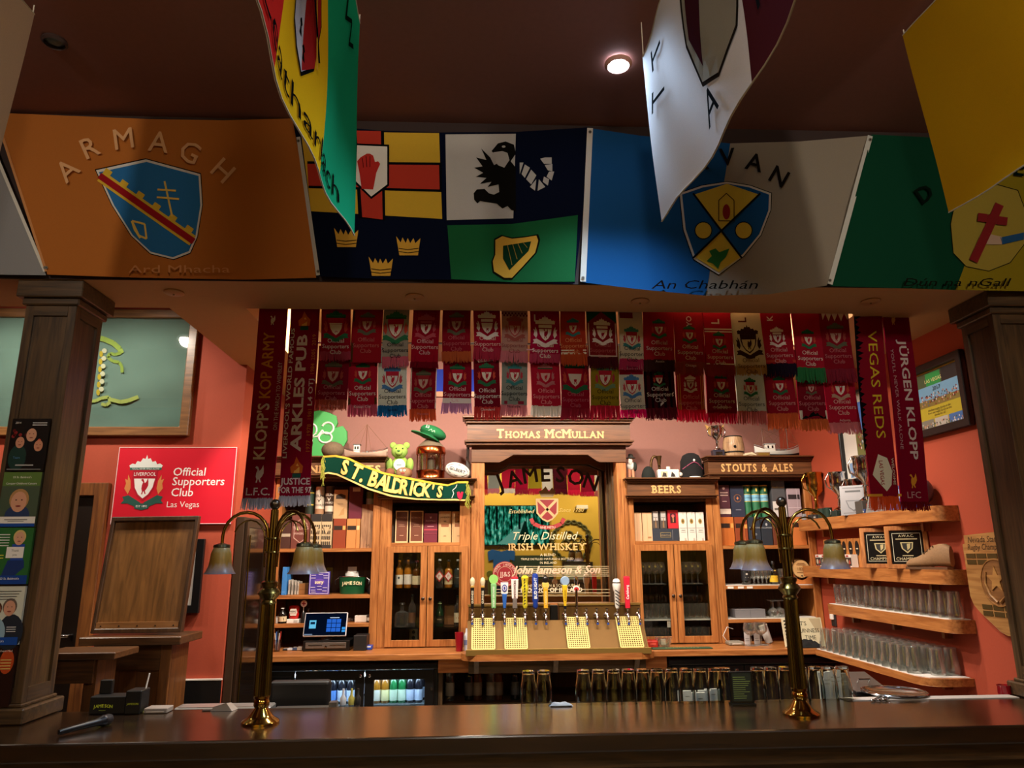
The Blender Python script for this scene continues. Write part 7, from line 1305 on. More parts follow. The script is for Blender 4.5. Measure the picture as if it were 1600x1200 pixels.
# second shelf: cartons, plaques, boot
zq = 1.6555
for i in range(6):
    y = 5.56-i*.092; e = MB().box((2.695,y-.042,zq),(2.765,y+.042,zq+.20)).build('bottle_carton', pbr('#b8763c',.5)); tag(e, 'tan bottle carton with black oval, %s from the far end' % ORD[i], 'carton', 'tan cartons on the right shelf'); f = plane((2.695,y,zq),(0,-1,0),(0,0,1))
    deco(e, f, .084, .20, [('o',0,.66,.36,.26,'#17120f'),('r',-.16,.62,.16,.66,'#d8c8a8')], hh=.001)
for i in range(6):
    y = 5.60-i*.092; e = MB().box((2.64,y-.044,zq),(2.688,y+.044,zq+.088)).build('glass_pack', pbr('#e0d8d0',.5)); tag(e, 'white and dark gift pack before the cartons, %s from the far end' % ORD[i], 'carton', 'gift packs on the right shelf'); f = plane((2.64,y,zq),(0,-1,0),(0,0,1))
    deco(e, f, .088, .088, [('r',-.5,.12,.5,.76,'#3a2e2a'),('o',-.15,.42,.18,.22,'#b8a890'),('p',[(.1,.2),(.4,.3),(.3,.6),(.15,.5)],'#b04a3a'),('r',-.3,.82,.1,.94,'#b03a30'),('r',-.4,.02,.3,.1,'#8a2a24')], hh=.001)
def award(px0, px1, yt, yb, label, Xp):
    a, b = PX(px0,(yt+yb)/2,Xp), PX(px1,(yt+yb)/2,Xp); c = V(Xp,(a.y+b.y)/2,zq); w = .24; h = .262; ang = math.radians(38); Rv = V(math.sin(ang)*1.0,-math.cos(ang),0).normalized()*1; Rv = V(math.cos(math.radians(-38)),math.sin(math.radians(-38)),0); U = V(.0,.0,1); Nn = Rv.cross(U)
    lean = (U*.985-Nn*.12).normalized(); f = lambda u, v, hh=0: c+Rv*u+lean*v+Nn*(hh+.03)
    e = empty('award_plaque', c, label, 'plaque', 'award plaques'); ring(MB(), f, -w/2, 0, w/2, h, .028, 0, -.02).build('frame', OAKZ, e, bevel=.003)
    g = MB(); g.prism([(-w/2+.026,.026),(w/2-.026,.026),(w/2-.026,h-.026),(-w/2+.026,h-.026)], f, -.016, -.006); g.build('black_panel', pbr('#0e0d0c',.25), e)
    pr = PR(); u0, v0 = w/2-.042, .045
    for p_, q_ in (((-u0,v0),(u0,v0)),((u0,v0),(u0,h-v0)),((u0,h-v0),(-u0,h-v0)),((-u0,h-v0),(-u0,v0))): pr.line(f, [p_,q_], .003, '#c8c0a8', -.005)
    pr.t('A.W.A.C.', f, 0, h-.068, .022, '#c8b890', -.004); pr.rect(f,-.06,h-.084,.06,h-.077,'#a89870',-.004); pr.poly([(-.036,h-.1),(.036,h-.1),(.03,h-.14),(0,h-.168),(-.03,h-.14)], f, '#b8a878', -.004); pr.poly([(-.028,h-.106),(.028,h-.106),(.023,h-.138),(0,h-.158),(-.023,h-.138)], f, '#17140f', -.0035); pr.poly([(.0,h-.11),(.02,h-.108),(.016,h-.135),(0,h-.15)], f, '#b8a878', -.003); pr.rect(f,-.03,h-.185,.03,h-.179,'#a89870',-.004); pr.t('CHAMPION', f, 0, .052, .026, '#c8b890', -.004); pr.done('engraving', e)
award(1358,1396,828,888,'black and gold framed award plaque, left of two',2.672); award(1392,1446,825,888,'black and gold framed award plaque, beside the boot',2.672)
# old boot
c = V(2.675,4.25,zq); e = empty('old_boot', c, 'old tan leather lace-up boot on the right shelf', 'boot'); LE = pbr('#8e6c4a',.7,bump=.4,bsc=120,var=.2)
secs = [(-.13,.012,.03,.014),(-.11,.03,.045,.03),(-.06,.037,.06,.045),(-.01,.034,.085,.06),(.03,.032,.125,.085),(.07,.034,.135,.09),(.10,.034,.135,.085),(.125,.025,.12,.08)]; d = V(.15,-1,0).normalized(); d = V(-.0,-1,0); d = -V(.25,.97,0)*-1; d = V(-.35,.94,0); sd = V(d.y,-d.x,0)
m = MB(); n = 10
for t, w, h, _ in secs:
    for k in range(n): a = 2*math.pi*k/n; zz_ = (math.sin(a)*.5+.5)*h+.014; m.v.append(c-d*t*1.15+sd*(w*math.cos(a)*(1.0 if zz_ < h*.6 else .8))+V(0,0,zz_))
for i in range(len(secs)-1):
    for k in range(n): m.f.append([i*n+k,i*n+(k+1)%n,(i+1)*n+(k+1)%n,(i+1)*n+k]); m.m.append(0)
m.f.append(list(range(n))); m.m.append(0); m.f.append([(len(secs)-1)*n+k for k in range(n)][::-1]); m.m.append(0); m.build('upper', LE, e, 70)
m = MB(); m.prism([(-.15,-.02),(-.14,.02),(-.06,.04),(.02,.033),(.13,.033),(.145,0),(.13,-.033),(.02,-.033),(-.06,-.04),(-.14,-.025)], lambda u, v, dd: c-d*u+sd*v+V(0,0,dd+.0005), 0, .014); m.build('sole', pbr('#5a3c24',.7), e)
for k in range(4): t = -.015+k*.02; MB().tube([c-d*t+sd*.022+V(0,0,.09+.013*k), c-d*(t-.006)+V(0,0,.102+.012*k), c-d*t-sd*.022+V(0,0,.09+.013*k)], .003, 5).build('lace', pbr('#5a4028',.8), e, 60)
# top shelf: trophies, plates, ball
zp = 2.0155
cup(2.70,5.66,zp,.37,.15,pbr('#c89a48',.18,1),.10,'#2a2422','tall gold cup trophy at the far end of the top shelf',group='trophies on the top shelf')
cup(2.70,5.28,zp,.33,.14,CHROME,.14,'#24302c','silver two-handled cup beside the gold one',group='trophies on the top shelf')
cup(2.715,5.12,zp,.26,.10,CHROME,.1,'#3a3a3a','small silver cup half hidden behind the grey plate',group='trophies on the top shelf')
cup(2.70,4.90,zp,.40,.16,CHROME,.22,'#4a4642','large silver cup on a tall grey base',group='trophies on the top shelf')
for i, (y, r, lb) in enumerate(((5.50,.034,'dark green pewter mug, left of two before the silver cup'),(5.41,.03,'dark green pewter mug, right of two before the silver cup'))):
    e = empty('pewter_mug', (2.665,y,zp), lb, 'mug', 'dark green mugs'); MB().lathe([(r,0),(r*1.02,.075),(r*.9,.075),(r*.88,.006)], (2.665,y,zp), 14).build('body', pbr('#2a4038',.35,.4), e, 40); MB().tube([(2.665,y-r,zp+.06),(2.66,y-r-.022,zp+.05),(2.66,y-r-.02,zp+.025),(2.665,y-r,zp+.018)], .004, 6).build('handle', pbr('#8a9490',.3,.6), e, 60)
def sheet(y, X, w, h, col, label, cat, decos, ang=-40, name='engraved_plate'):
    Rv = V(math.cos(math.radians(ang)),math.sin(math.radians(ang)),0); U = V(0,0,1); Nn = Rv.cross(U); c = V(X,y,zp); lean = (U*.98-Nn*.17).normalized(); f = lambda u, v, hh=0: c+Rv*u+lean*v+Nn*hh
    o = MB().prism([(-w/2,0),(w/2,0),(w/2,h),(-w/2,h)], f, 0, -.012).build(name, pbr(col,.35,.3), bevel=.002); tag(o, label, cat); deco(o, f, w, h, decos); return o
sheet(5.02,2.66,.17,.21,'#77767a','grey engraved award plate leaning between the silver cups','plaque',[('r',-.4,.06,.4,.08,'#4a4a4e'),('r',-.4,.92,.4,.94,'#4a4a4e'),('r',-.3,.78,.3,.84,'#3a3a3e'),('p',[(-.3,.5),(.3,.5),(.2,.25),(0,.12),(-.2,.25)],'#5a5a60'),('p',[(-.25,.47),(.25,.47),(.16,.27),(0,.17),(-.16,.27)],'#85858a')])
o = MB().prism([(-.11,0),(.11,0),(.10,.10),(-.10,.12)], lambda u, v, hh: V(2.64+v*.25+hh,4.72-u,zp+v), 0, .012).build('open_book', pbr('#7c7a78',.5), bevel=.002); tag(o, 'open grey book leaning before the large silver cup', 'book'); deco(o, lambda u, v, hh=0: V(2.64+v*.25-hh,4.72-u,zp+v), .2, .1, [('r',-.45,.2+.15*k,-.05,.24+.15*k,'#55534f') for k in range(4)]+[('r',.05,.2+.15*k,.45,.24+.15*k,'#55534f') for k in range(4)]+[('r',-.01,0,.01,1,'#c8c4bc')])
o = MB().ell((2.675,4.27,zp+.10), .085,.085,.088,20,14).build('signed_ball', pbr('#3a2c3c',.4,var=.3,bsc=20), smooth=80); tag(o, 'dark signed ball behind the far right long scarf', 'ball'); MB().lathe([(.07,.0),(.07,.012),(.05,.02)], (2.675,4.27,zp), 18).build('ring_stand', pbr('#2a3a7a',.4), o, 40)
o = MB().prism([(-.09,0),(.09,0),(.08,.17),(-.07,.15)], lambda u, v, hh: V(2.68+hh+v*.2,4.52-u,zp+v), 0, .02).build('photo_card', pbr('#3a4a80',.4)); tag(o, 'blue photo card glimpsed between the right long scarves', 'card'); deco(o, lambda u, v, hh=0: V(2.68-hh+v*.2,4.52-u,zp+v), .18, .15, [('r',-.3,.5,.2,.9,'#8a98b8')])
for i, (y, cc, nm) in enumerate(((5.79,'#8a8a8e','grey'),(5.58,'#2a2c30','black'),(4.86,'#3a4a7a','blue'))): o = MB().box((2.636,y-.02,zp),(2.66,y+.02,zp+.03+.02*(i==0))).build('small_box', pbr(cc,.4), bevel=.003); tag(o, 'tiny %s box at the edge of the trophy shelf' % nm, 'box'); MB().box((2.634,y-.016,zp+.008),(2.6365,y+.016,zp+.018)).build('label', pbr('#b8b4ac',.5), o)
# framed photographs on the wall
def wall_frame(y0, y1, z0, z1, label, art, fw=.035):
    f = plane((2.765,y0,z0),(0,-1,0),(0,0,1)); w, h = y0-y1, z1-z0; e = empty('picture_frame', (2.75,(y0+y1)/2,z0), label, 'picture', 'framed photographs on the right wall')
    ring(MB(), f, 0, 0, w, h, fw, 0, .035).build('frame', pbr('#0e0e10',.3), e, bevel=.004); MB().box((2.762,y1+fw*.9,z0+fw*.9),(2.766,y0-fw*.9,z1-fw*.9)).build('backing', pbr('#e0dcd4',.6), e)
    pr = PR(rough=.35); art(pr, lambda u, v, hh=0: f(fw+u*(w-2*fw), fw+v*(h-2*fw), .004+hh)); pr.done('photograph', e); return e
def crowd(pr, f, u0, v0, u1, v1, n, cols): 
    for k in range(n): a = R.uniform(u0,u1); b = R.uniform(v0,v1); pr.oval(f, a, b, .012, .018, R.choice(cols), .0012+.00001*k, 6)
def art1(pr, f):
    pr.rect(f,0,0,1,1,'#c8b838',0); pr.rect(f,.06,.72,.94,.98,'#4a5a40',.0004); pr.rect(f,.3,.74,.6,.96,'#2f9a50',.0008); pr.t('LAS VEGAS', f,.45,.8,.09,'#f0e0a0',.0014,sx=.8); pr.rect(f,.62,.74,.94,.98,'#2a2a2c',.0008)
    pr.rect(f,.08,.48,.96,.74,'#7ab0d8',.0009); pr.rect(f,.08,.38,.96,.5,'#8a7a40',.001); crowd(pr, f,.1,.4,.9,.6,90,['#2a2a2a','#d8d8d8','#5a6a8a','#c89a7a','#8a2a2a']); pr.t('2017', f,.5,.64,.1,'#1a1a1a',.003,sx=.8)
    for k in range(3): pr.t(['the best rugby family in the','from our rugby family to the','thanks for all'][k], f,.5,.3-.05*k,.055,'#2a2a18',.003,shear=.3,sx=.75)
    pr.rect(f,.06,.02,.36,.16,'#8a8a80',.001); pr.rect(f,.38,.02,.64,.16,'#c8c4bc',.001); pr.rect(f,.66,.02,.95,.16,'#4a7ac0',.001); crowd(pr, f,.08,.03,.94,.1,50,['#2a2a2a','#d8d8d8','#5a6a4a','#c89a7a'])
def art2(pr, f):
    pr.rect(f,0,0,1,1,'#d8d4cc',0); pr.rect(f,.3,.55,1,.9,'#4a7ac8',.0006); pr.rect(f,.3,.2,1,.56,'#6a6a3c',.0007); crowd(pr, f,.32,.34,1,.56,110,['#2a2a2a','#d8d8d8','#8a2a2a','#c89a7a','#5a6a8a']); pr.rect(f,.08,.02,.5,.2,'#7a98c0',.001); crowd(pr, f,.1,.04,.48,.12,40,['#2a2a2a','#8a4a3a','#c89a7a']); pr.rect(f,.05,.62,.22,.8,'#2a7a50',.001); pr.t('S3', f,.13,.68,.1,'#e8f0e8',.002,sx=1.2)
a_, b_ = PX(1428,600,2.765), PX(1518,610,2.765); wall_frame(4.36,3.80,2.44,2.88,'black framed yellow team collage high on the right wall',art1,.045)
wall_frame(5.26,4.62,2.26,2.90,'black framed team photograph behind the VEGAS scarf',art2,.02)
# wooden trophy board
OUT = [(.02,.0),(.30,.012),(.62,.012),(.62,-.46),(.40,-.505),(.25,-.515),(.20,-.50),(.06,-.41),(.02,-.375),(.0,-.33),(.0,-.05),(.02,-.045)]
fb = plane((2.762,4.03,1.845),(0,-1,0),(0,0,1)); o = MB().prism(OUT, fb, -.004, .02).build('trophy_board', wood('#8a5c2e','#b98a50','y',.5,7,0), bevel=.003); tag(o, 'state-shaped wooden champions board on the right wall', 'plaque')
DU, DV, DR = .235, -.25, .12
MB().lathe([(DR,0),(DR,.004)], fb(DU,DV,.02), 28, axis=(-1,0,0)).build('carved_disc', wood('#6a4220','#96683a','y',.5,7,0), o); MB().tube([fb(DU+DR*math.cos(a*math.pi/14),DV+DR*math.sin(a*math.pi/14),.022) for a in range(28)], .006, 6, closed=True).build('disc_rim', wood('#7a4e26','#a8783e','y',.5,7,0), o, 60)
m = MB(); fcv = lambda u, v, d: fb(u, v, .024+d); m.prism([(DU+(.07 if k % 2 == 0 else .03)*math.cos(k*math.pi/5+1.57), DV+.015+(.07 if k % 2 == 0 else .03)*math.sin(k*math.pi/5+1.57)) for k in range(10)], fcv, 0, .006); m.build('carved_star', wood('#8a5a2c','#c09050','y',.5,7,0), o)
for s in (-1, 1): MB().tube([fb(DU+s*.01,DV-.1,.027),fb(DU+s*.06,DV-.065,.027),fb(DU+s*.085,DV-.005,.027),fb(DU+s*.07,DV+.055,.027)], [.008,.007,.006,.004], 6).build('carved_wreath', wood('#8a5a2c','#c09050','y',.5,7,0), o, 60)
pr = PR(); pr.t('Nevada State', fb,.05,-.04,.046,'#3a2410',.021,shear=.2,align='l'); pr.t('Rugby Champions', fb,.04,-.08,.046,'#3a2410',.021,shear=.2,sx=.9,align='l'); pr.done('burnt_lettering', o)
for r_ in range(2):
    for k in range(5): MB().prism([(.02+k*.085,-.125-.033*r_),(.095+k*.085,-.125-.033*r_),(.095+k*.085,-.1-.033*r_),(.02+k*.085,-.1-.033*r_)], fb, .02, .0225).build('name_plate', pbr('#5a4c2c',.35,.5), o)
    for k in range(4): MB().prism([(.09+k*.085,-.425+.033*r_),(.165+k*.085,-.425+.033*r_),(.165+k*.085,-.4+.033*r_),(.09+k*.085,-.4+.033*r_)], fb, .02, .0225).build('name_plate', pbr('#5a4c2c',.35,.5), o)
# sign box and cloth in the corner
c = P(1257,985,5.62); e = empty('letter_board', (c.x,5.62,1.0705), "cream letter board reading IT'S GUINNESS TIME leaning in the corner", 'sign'); w, h = .30, .205; Rv = V(.99,.05,0).normalized(); U = V(-.0,.2,.98).normalized(); Nn = Rv.cross(U); O = V(c.x-.005,5.60,1.0715); f = lambda u, v, hh=0: O+Rv*u+U*v+Nn*hh
MB().prism([(-w/2,0),(w/2,0),(w/2,h),(-w/2,h)], f, 0, -.03).build('panel', pbr('#d8cfae',.5), e, bevel=.003); pr = PR(); pr.t("IT'S", f,.0,.152,.042,'#1c1a14',.001); pr.t('GUINNESS', f,.03,.1,.042,'#1c1a14',.001,sx=.95); pr.t('TIME', f,.045,.05,.042,'#1c1a14',.001); pr.poly([(.055,h-.004),(w/2-.005,h-.004),(w/2-.005,.1),(.1,.11)], f,'#b8a886',.0006); pr.done('letters', e)
for k in range(8): MB().prism([(-w/2+.002,.01+k*.024),(-w/2+.014,.014+k*.024),(-w/2+.014,.026+k*.024),(-w/2+.002,.022+k*.024)], f, .0005, .0015).build('edge_stripe', BLACK, e)
m = MB(); n1, n2 = 16, 10; c0 = V(P(1258,1008,5.55).x,5.555,1.0705)
for i in range(n1+1):
    for j in range(n2+1):
        u, v = i/n1-.5, j/n2-.5; hh = max(0,(1-(2*u)**2)*(1-(2*v)**2))**.6*.05*(1+.35*math.sin(i*1.3)*math.cos(j*1.7)); m.v.append(c0+V(u*.26,v*.09,hh+.0005))
for i in range(n1):
    for j in range(n2): a = i*(n2+1)+j; m.f.append([a,a+n2+1,a+n2+2,a+1]); m.m.append(0)
o = m.build('bar_cloth', pbr('#101012',.9,bump=.5,bsc=150), smooth=70); tag(o, 'crumpled black bar cloth before the letter board', 'cloth'); MB().tube([c0+V(-.1,-.045,.004),c0+V(0,-.047,.006),c0+V(.1,-.045,.004)], .004, 6).build('hem', pbr('#1a1a1c',.9), o, 60)
# ------------------------------------------------------------------ left wall
YW = 4.944
X0, X1, Z0, Z1 = -3.62, P(305,560,4.9).x, P(292,681,4.9).z, P(300,484,4.9).z
e = empty('framed_flag', ((X0+X1)/2,4.92,Z0), 'large wood-framed green flag behind glass on the left wall', 'picture'); f = plane((0,4.93,0))
ring(MB(), f, X0, Z0, X1, Z1, .062, -.012, .035).build('frame', wood('#5a3a1c','#8a5e34','x',.4), e, bevel=.006)
m = MB(); n1, n2 = 50, 26
for i in range(n1+1):
    for j in range(n2+1): u = i/n1; v = j/n2; m.v.append(V(X0+.05+(X1-X0-.1)*u, 4.925-.006*math.sin(u*22+v*9)*math.sin(v*5+u*8)-.004*math.sin(u*9-v*17), Z0+.05+(Z1-Z0-.1)*v))
for i in range(n1):
    for j in range(n2): a = i*(n2+1)+j; m.f.append([a,a+n2+1,a+n2+2,a+1]); m.m.append(0)
m.build('green_flag', cloth('#6f8f84',.0), e, 80)
fp = lambda x, y, h=0: P(x, -y, 4.912-h); pr = PR(lambda c: cloth(c,0))
pr.line(fp, pp([(120,540),(135,530),(150,527),(163,530),(177,536),(187,545),(190,552)]), 8, '#9ab85a', .001); pr.line(fp, pp([(189,551),(180,554),(172,552),(168,558),(176,564),(186,566),(190,572),(191,582)]), 5, '#8aa850', .0015)
pr.line(fp, pp([(130,628),(150,626),(158,622),(170,620),(172,628),(166,633),(158,631)]), 5, '#a8bc68', .001); pr.line(fp, pp([(172,624),(188,628),(200,626),(216,620)]), 6, '#a8bc68', .0012)
for y in range(548,620,12): pr.oval(fp, 163-(y-548)*.08, -y, 4, 4, '#c8d0b0', .001, 8); pr.oval(fp, 158-(y-548)*.08, -y-5, 3, 5, '#b8a83a', .0012, 8)
pr.done('embroidered_crest', e)
MB().box((X0+.055,4.905,Z0+.055),(X1-.055,4.908,Z1-.055)).build('pane', thin_glass('#ffffff',.5,.06), e)
# red club sign
a, b = P(180,760,4.93), P(366,760,4.93); z0, z1 = P(270,819,4.93).z, P(270,699,4.93).z
o = MB().box((a.x,4.925,z0),(b.x,4.943,z1)).build('club_sign', pbr('#d01c30',.35), bevel=.002); tag(o, 'red Official Supporters Club sign with crest on the left wall', 'sign')
f = plane(((a.x+b.x)/2,4.925,(z0+z1)/2)); w, h = b.x-a.x, z1-z0; s = SCL(270,760,4.925); pr = PR(rough=.35)
crest(pr, f, (225-272)*s, (760-756)*s, 64*s, dict(g='#dfe4e0', r='#b01c30', w='#f0ece8', f='#d88a50', k='#2f6a5a', b='#b01c30', n='#2f5a50'), .001, True)
for t, y, sz in (('Official',744,18),('Supporters',759,18),('Club',776,18)): pr.t(t, f, -4*s, (759-y)*s, sz*s, '#f4ece8', .001, align='l', shear=.06, bold=.008)
pr.t('Las Vegas', f, -9*s, -34*s, 13*s, '#f0dcd8', .001, align='l'); pr.done('print', o)
ring(MB(), f, -w/2, -h/2, w/2, h/2, .004, 0, .002).build('white_edge', pbr('#e8c8c8',.5), o)
# doorway, ledge, wooden board
D0, D1 = P(92,900,4.93).x, P(156,900,4.93).x; zd = P(140,755,4.93).z; DW = wood('#5a3216','#8c5526','z',.45)
dx0 = D1-1.02
o = tag(ring(MB(), plane((0,4.944,0)), dx0, -.1, D1, zd, .085, .0, .05).build('door_1', DW, bevel=.004), 'wood-framed dark doorway behind the left column', None, None, 'structure')
MB().box((dx0+.08,4.935,.0),(D1-.08,4.942,zd-.08)).build('door_leaf', pbr('#1c120c',.4), o); MB().tube([(D1-.13,4.93,1.28),(D1-.13,4.88,1.28),(D1-.2,4.875,1.28)], .011, 8).build('door_handle', CHROME, o, 60)
cx0, cx1 = P(142,990,4.6), P(284,990,4.6); TL, TR_, BR_, BL_ = P(176,808,4.62), P(312,806,4.62), P(284,988,4.55), P(142,990,4.55)
def quadf(u, v, hh=0): return (BL_*(1-u)+BR_*u)*(1-v)+(TL*(1-u)+TR_*u)*v+V(0,-hh,.0)
e = empty('wooden_board', (BL_+BR_)/2, 'bare framed wooden menu board leaning below the red sign', 'board')
m = MB(); m.prism([(.04,.05),(.96,.05),(.96,.97),(.04,.97)], quadf, -.012, -.02); m.build('panel', wood('#5e3e1c','#84592c','z',.45,7), e)
ring(MB(), quadf, 0, 0, 1, 1, .04, -.03, .012).build('frame', wood('#2e1c0e','#4a301a','z',.4), e, bevel=.004)
m = MB(); m.prism([(.045,.035),(.955,.035),(.955,.09),(.045,.09)], quadf, -.012, .008); m.build('bottom_rail', wood('#6a4422','#8a5e34','x',.45), e)
for k in range(5): u = .1+.2*k; MB().lathe([(.004,0),(.004,.002)], quadf(u,.06,.008), 8, axis=(0,-1,0)).build('screw', BLACK, e)
zl = BL_.z-.012; e = empty('lectern_ledge', ((BL_.x+BR_.x)/2,4.6,0), 'wooden host stand below the leaning board', 'stand'); LG = wood('#3a2412','#5e3c1e','x',.4); LGZ = wood('#4a2a12','#74481f','z',.45)
MB().box((BL_.x-.01,4.44,zl-.045),(BR_.x+.04,4.78,zl)).build('ledge', LG, e, bevel=.004); MB().box((BL_.x+.05,4.52,.0),(BR_.x-.03,4.76,zl-.045)).build('body', LGZ, e)
for X in (BL_.x+.05, BR_.x-.09): MB().box((X,4.5,.0),(X+.06,4.52,zl-.045)).build('stile', LGZ, e, bevel=.003)
MB().box((BL_.x+.11,4.505,zl-.19),(BR_.x-.09,4.52,zl-.045)).build('rail', LG, e)
sx0, sx1 = P(60,1020,4.0).x, P(183,1020,4.0).x; sz = P(150,1019,4.0).z; e = empty('end_shelf', ((sx0+sx1)/2,4.1,0), 'dark wooden service shelf just behind the left column', 'shelf'); MB().box((sx0,3.98,sz-.035),(sx1,4.25,sz)).build('top', LG, e, bevel=.004); MB().box((sx0+.02,4.0,sz-.15),(sx1-.11,4.03,sz-.035)).build('apron', LG, e); MB().box((sx1-.16,4.02,0),(sx1-.1,4.22,sz-.035)).build('post', LGZ, e)
# black picture behind the board
q0, q1 = P(272,900,4.93), P(316,900,4.93); e = empty('black_frame', ((q0.x+q1.x)/2,4.93,P(300,960,4.93).z), 'narrow black framed notice half hidden behind the wooden board', 'picture'); f = plane((0,4.943,0)); ring(MB(), f, q0.x-.1, P(300,958,4.93).z, q1.x, P(300,842,4.93).z, .05, 0, .03).build('frame', BLACK, e, bevel=.003); MB().box((q0.x-.06,4.93,P(300,948,4.93).z),(q1.x-.045,4.94,P(300,850,4.93).z)).build('paper', WHITE, e)
q0, q1 = P(276,1080,4.93), P(344,1080,4.93); o = MB().box((q0.x,4.92,.55),(q1.x,4.944,P(310,1063,4.93).z)).build('kick_panel', pbr('#0c0c0d',.4)); tag(o, 'black panel at the foot of the red wall', 'panel'); MB().box((q0.x-.005,4.918,P(310,1063,4.93).z),(q1.x+.005,4.944,P(310,1061,4.93).z)).build('torn_edge', pbr('#d8d0c8',.7), o)
# tall dark fridge door in the side wall
e = empty('tall_fridge', (-1.55,5.4,0), 'tall dark glossy fridge standing against the left side wall', 'fridge'); FD = pbr('#1a110c',.12,coat=.5)
MB().box((-1.615,4.97,0),(-1.56,5.49,2.02)).build('cabinet', pbr('#3a2a1e',.35), e, bevel=.004); ring(MB(), lambda u, v, hh=0: V(-1.559+hh,u,v), 4.98, .05, 5.48, 2.0, .05, 0, .02).build('door_frame', pbr('#2a1c12',.3), e, bevel=.003); MB().box((-1.558,5.03,.1),(-1.548,5.43,1.95)).build('door_glass', FD, e); MB().tube([(-1.532,5.03,.6),(-1.532,5.03,1.9)], .006, 6).build('door_trim', BRASS, e)
# ------------------------------------------------------------------ on the bar top
ZT = 1.0705
def bar_lamp(cx, cy, label, angs):
    e = empty('bar_lamp', (cx,cy,ZT), label, 'lamp', 'brass lamps standing on the bar'); OB = pbr('#7c6a38',.28,1,var=.2,bsc=30); SHD = shade_mat()
    MB().lathe([(.078,0),(.078,.008),(.072,.014),(.056,.022),(.046,.034),(.034,.05),(.027,.06),(.033,.072),(.033,.085),(.027,.095),(.034,.10),(.034,.108),(.026,.115)], (cx,cy,ZT), 28).build('base', pbr('#b8964a',.12,1), e, 40)
    n = 40; m = MB(); b = len(m.v)
    for z in (.11,.485):
        for k in range(n): r = (.032 if z < .2 else .027)+(.0028 if k % 2 else -.0015); a = 2*math.pi*k/n; m.v.append(V(cx+r*math.cos(a),cy+r*math.sin(a),ZT+z))
    for k in range(n): m.f.append([k,(k+1)%n,n+(k+1)%n,n+k]); m.m.append(0)
    m.build('fluted_column', OB, e)
    MB().lathe([(.027,.48),(.034,.49),(.028,.50),(.04,.515),(.05,.53),(.04,.545),(.03,.552),(.036,.565),(.036,.575),(.025,.582)], (cx,cy,ZT), 24).build('collar', OB, e, 50)
    for k in range(6): a = k*math.pi/3; MB().tube([(cx+.017*math.cos(a),cy+.017*math.sin(a),ZT+.575),(cx+.010*math.cos(a),cy+.010*math.sin(a),ZT+.89)], .0075, 8).build('rod', OB, e, 60)
    for z in (.70,.76): MB().lathe([(.03,z),(.032,z+.004),(.03,z+.008)], (cx,cy,ZT), 20).build('band', OB, e, 40)
    MB().lathe([(.012,.885),(.014,.893),(.008,.897)], (cx,cy,ZT), 14).build('finial_neck', OB, e, 40); MB().ell((cx,cy,ZT+.915), .024,.024,.024,18,12).build('finial_ball', pbr('#5a5248',.3,.9), e, 80)
    for a in angs:
        d = V(math.cos(math.radians(a)),math.sin(math.radians(a)),0); c = V(cx,cy,ZT); Rr = .20
        pts = [c+d*.022+V(0,0,.70)]+[c+d*(.022+Rr*.5*(1-math.cos(t*math.pi/10)))+V(0,0,.775+.105*math.sin(t*math.pi/10)) for t in range(0,11)]+[c+d*(.022+Rr)+V(0,0,.745)]
        arm = MB().tube(pts, .0075, 8).build('arm', BRASS, e, 60)
        MB().tube([c+d*.03+V(0,0,.64)]+[c+d*(.035+.07*(1-math.cos(t*math.pi/8)))+V(0,0,.76+.085*math.sin(t*math.pi/8)) for t in range(0,8)], .004, 6).build('scroll', BRASS, arm, 60)
        s = c+d*(.022+Rr)
        MB().lathe([(.012,.745),(.034,.738),(.037,.728),(.030,.722)], s, 18).build('gallery', pbr('#4a4a38',.35,.8), arm, 40)
        prof = [(.028,.735),(.036,.72),(.043,.70),(.046,.67),(.050,.645),(.060,.622),(.068,.612)]
        MB().lathe(prof+[(r-.003, h) for r, h in prof[::-1]], s, 26, cap=False).build('shade', SHD, e, 60)
    return e
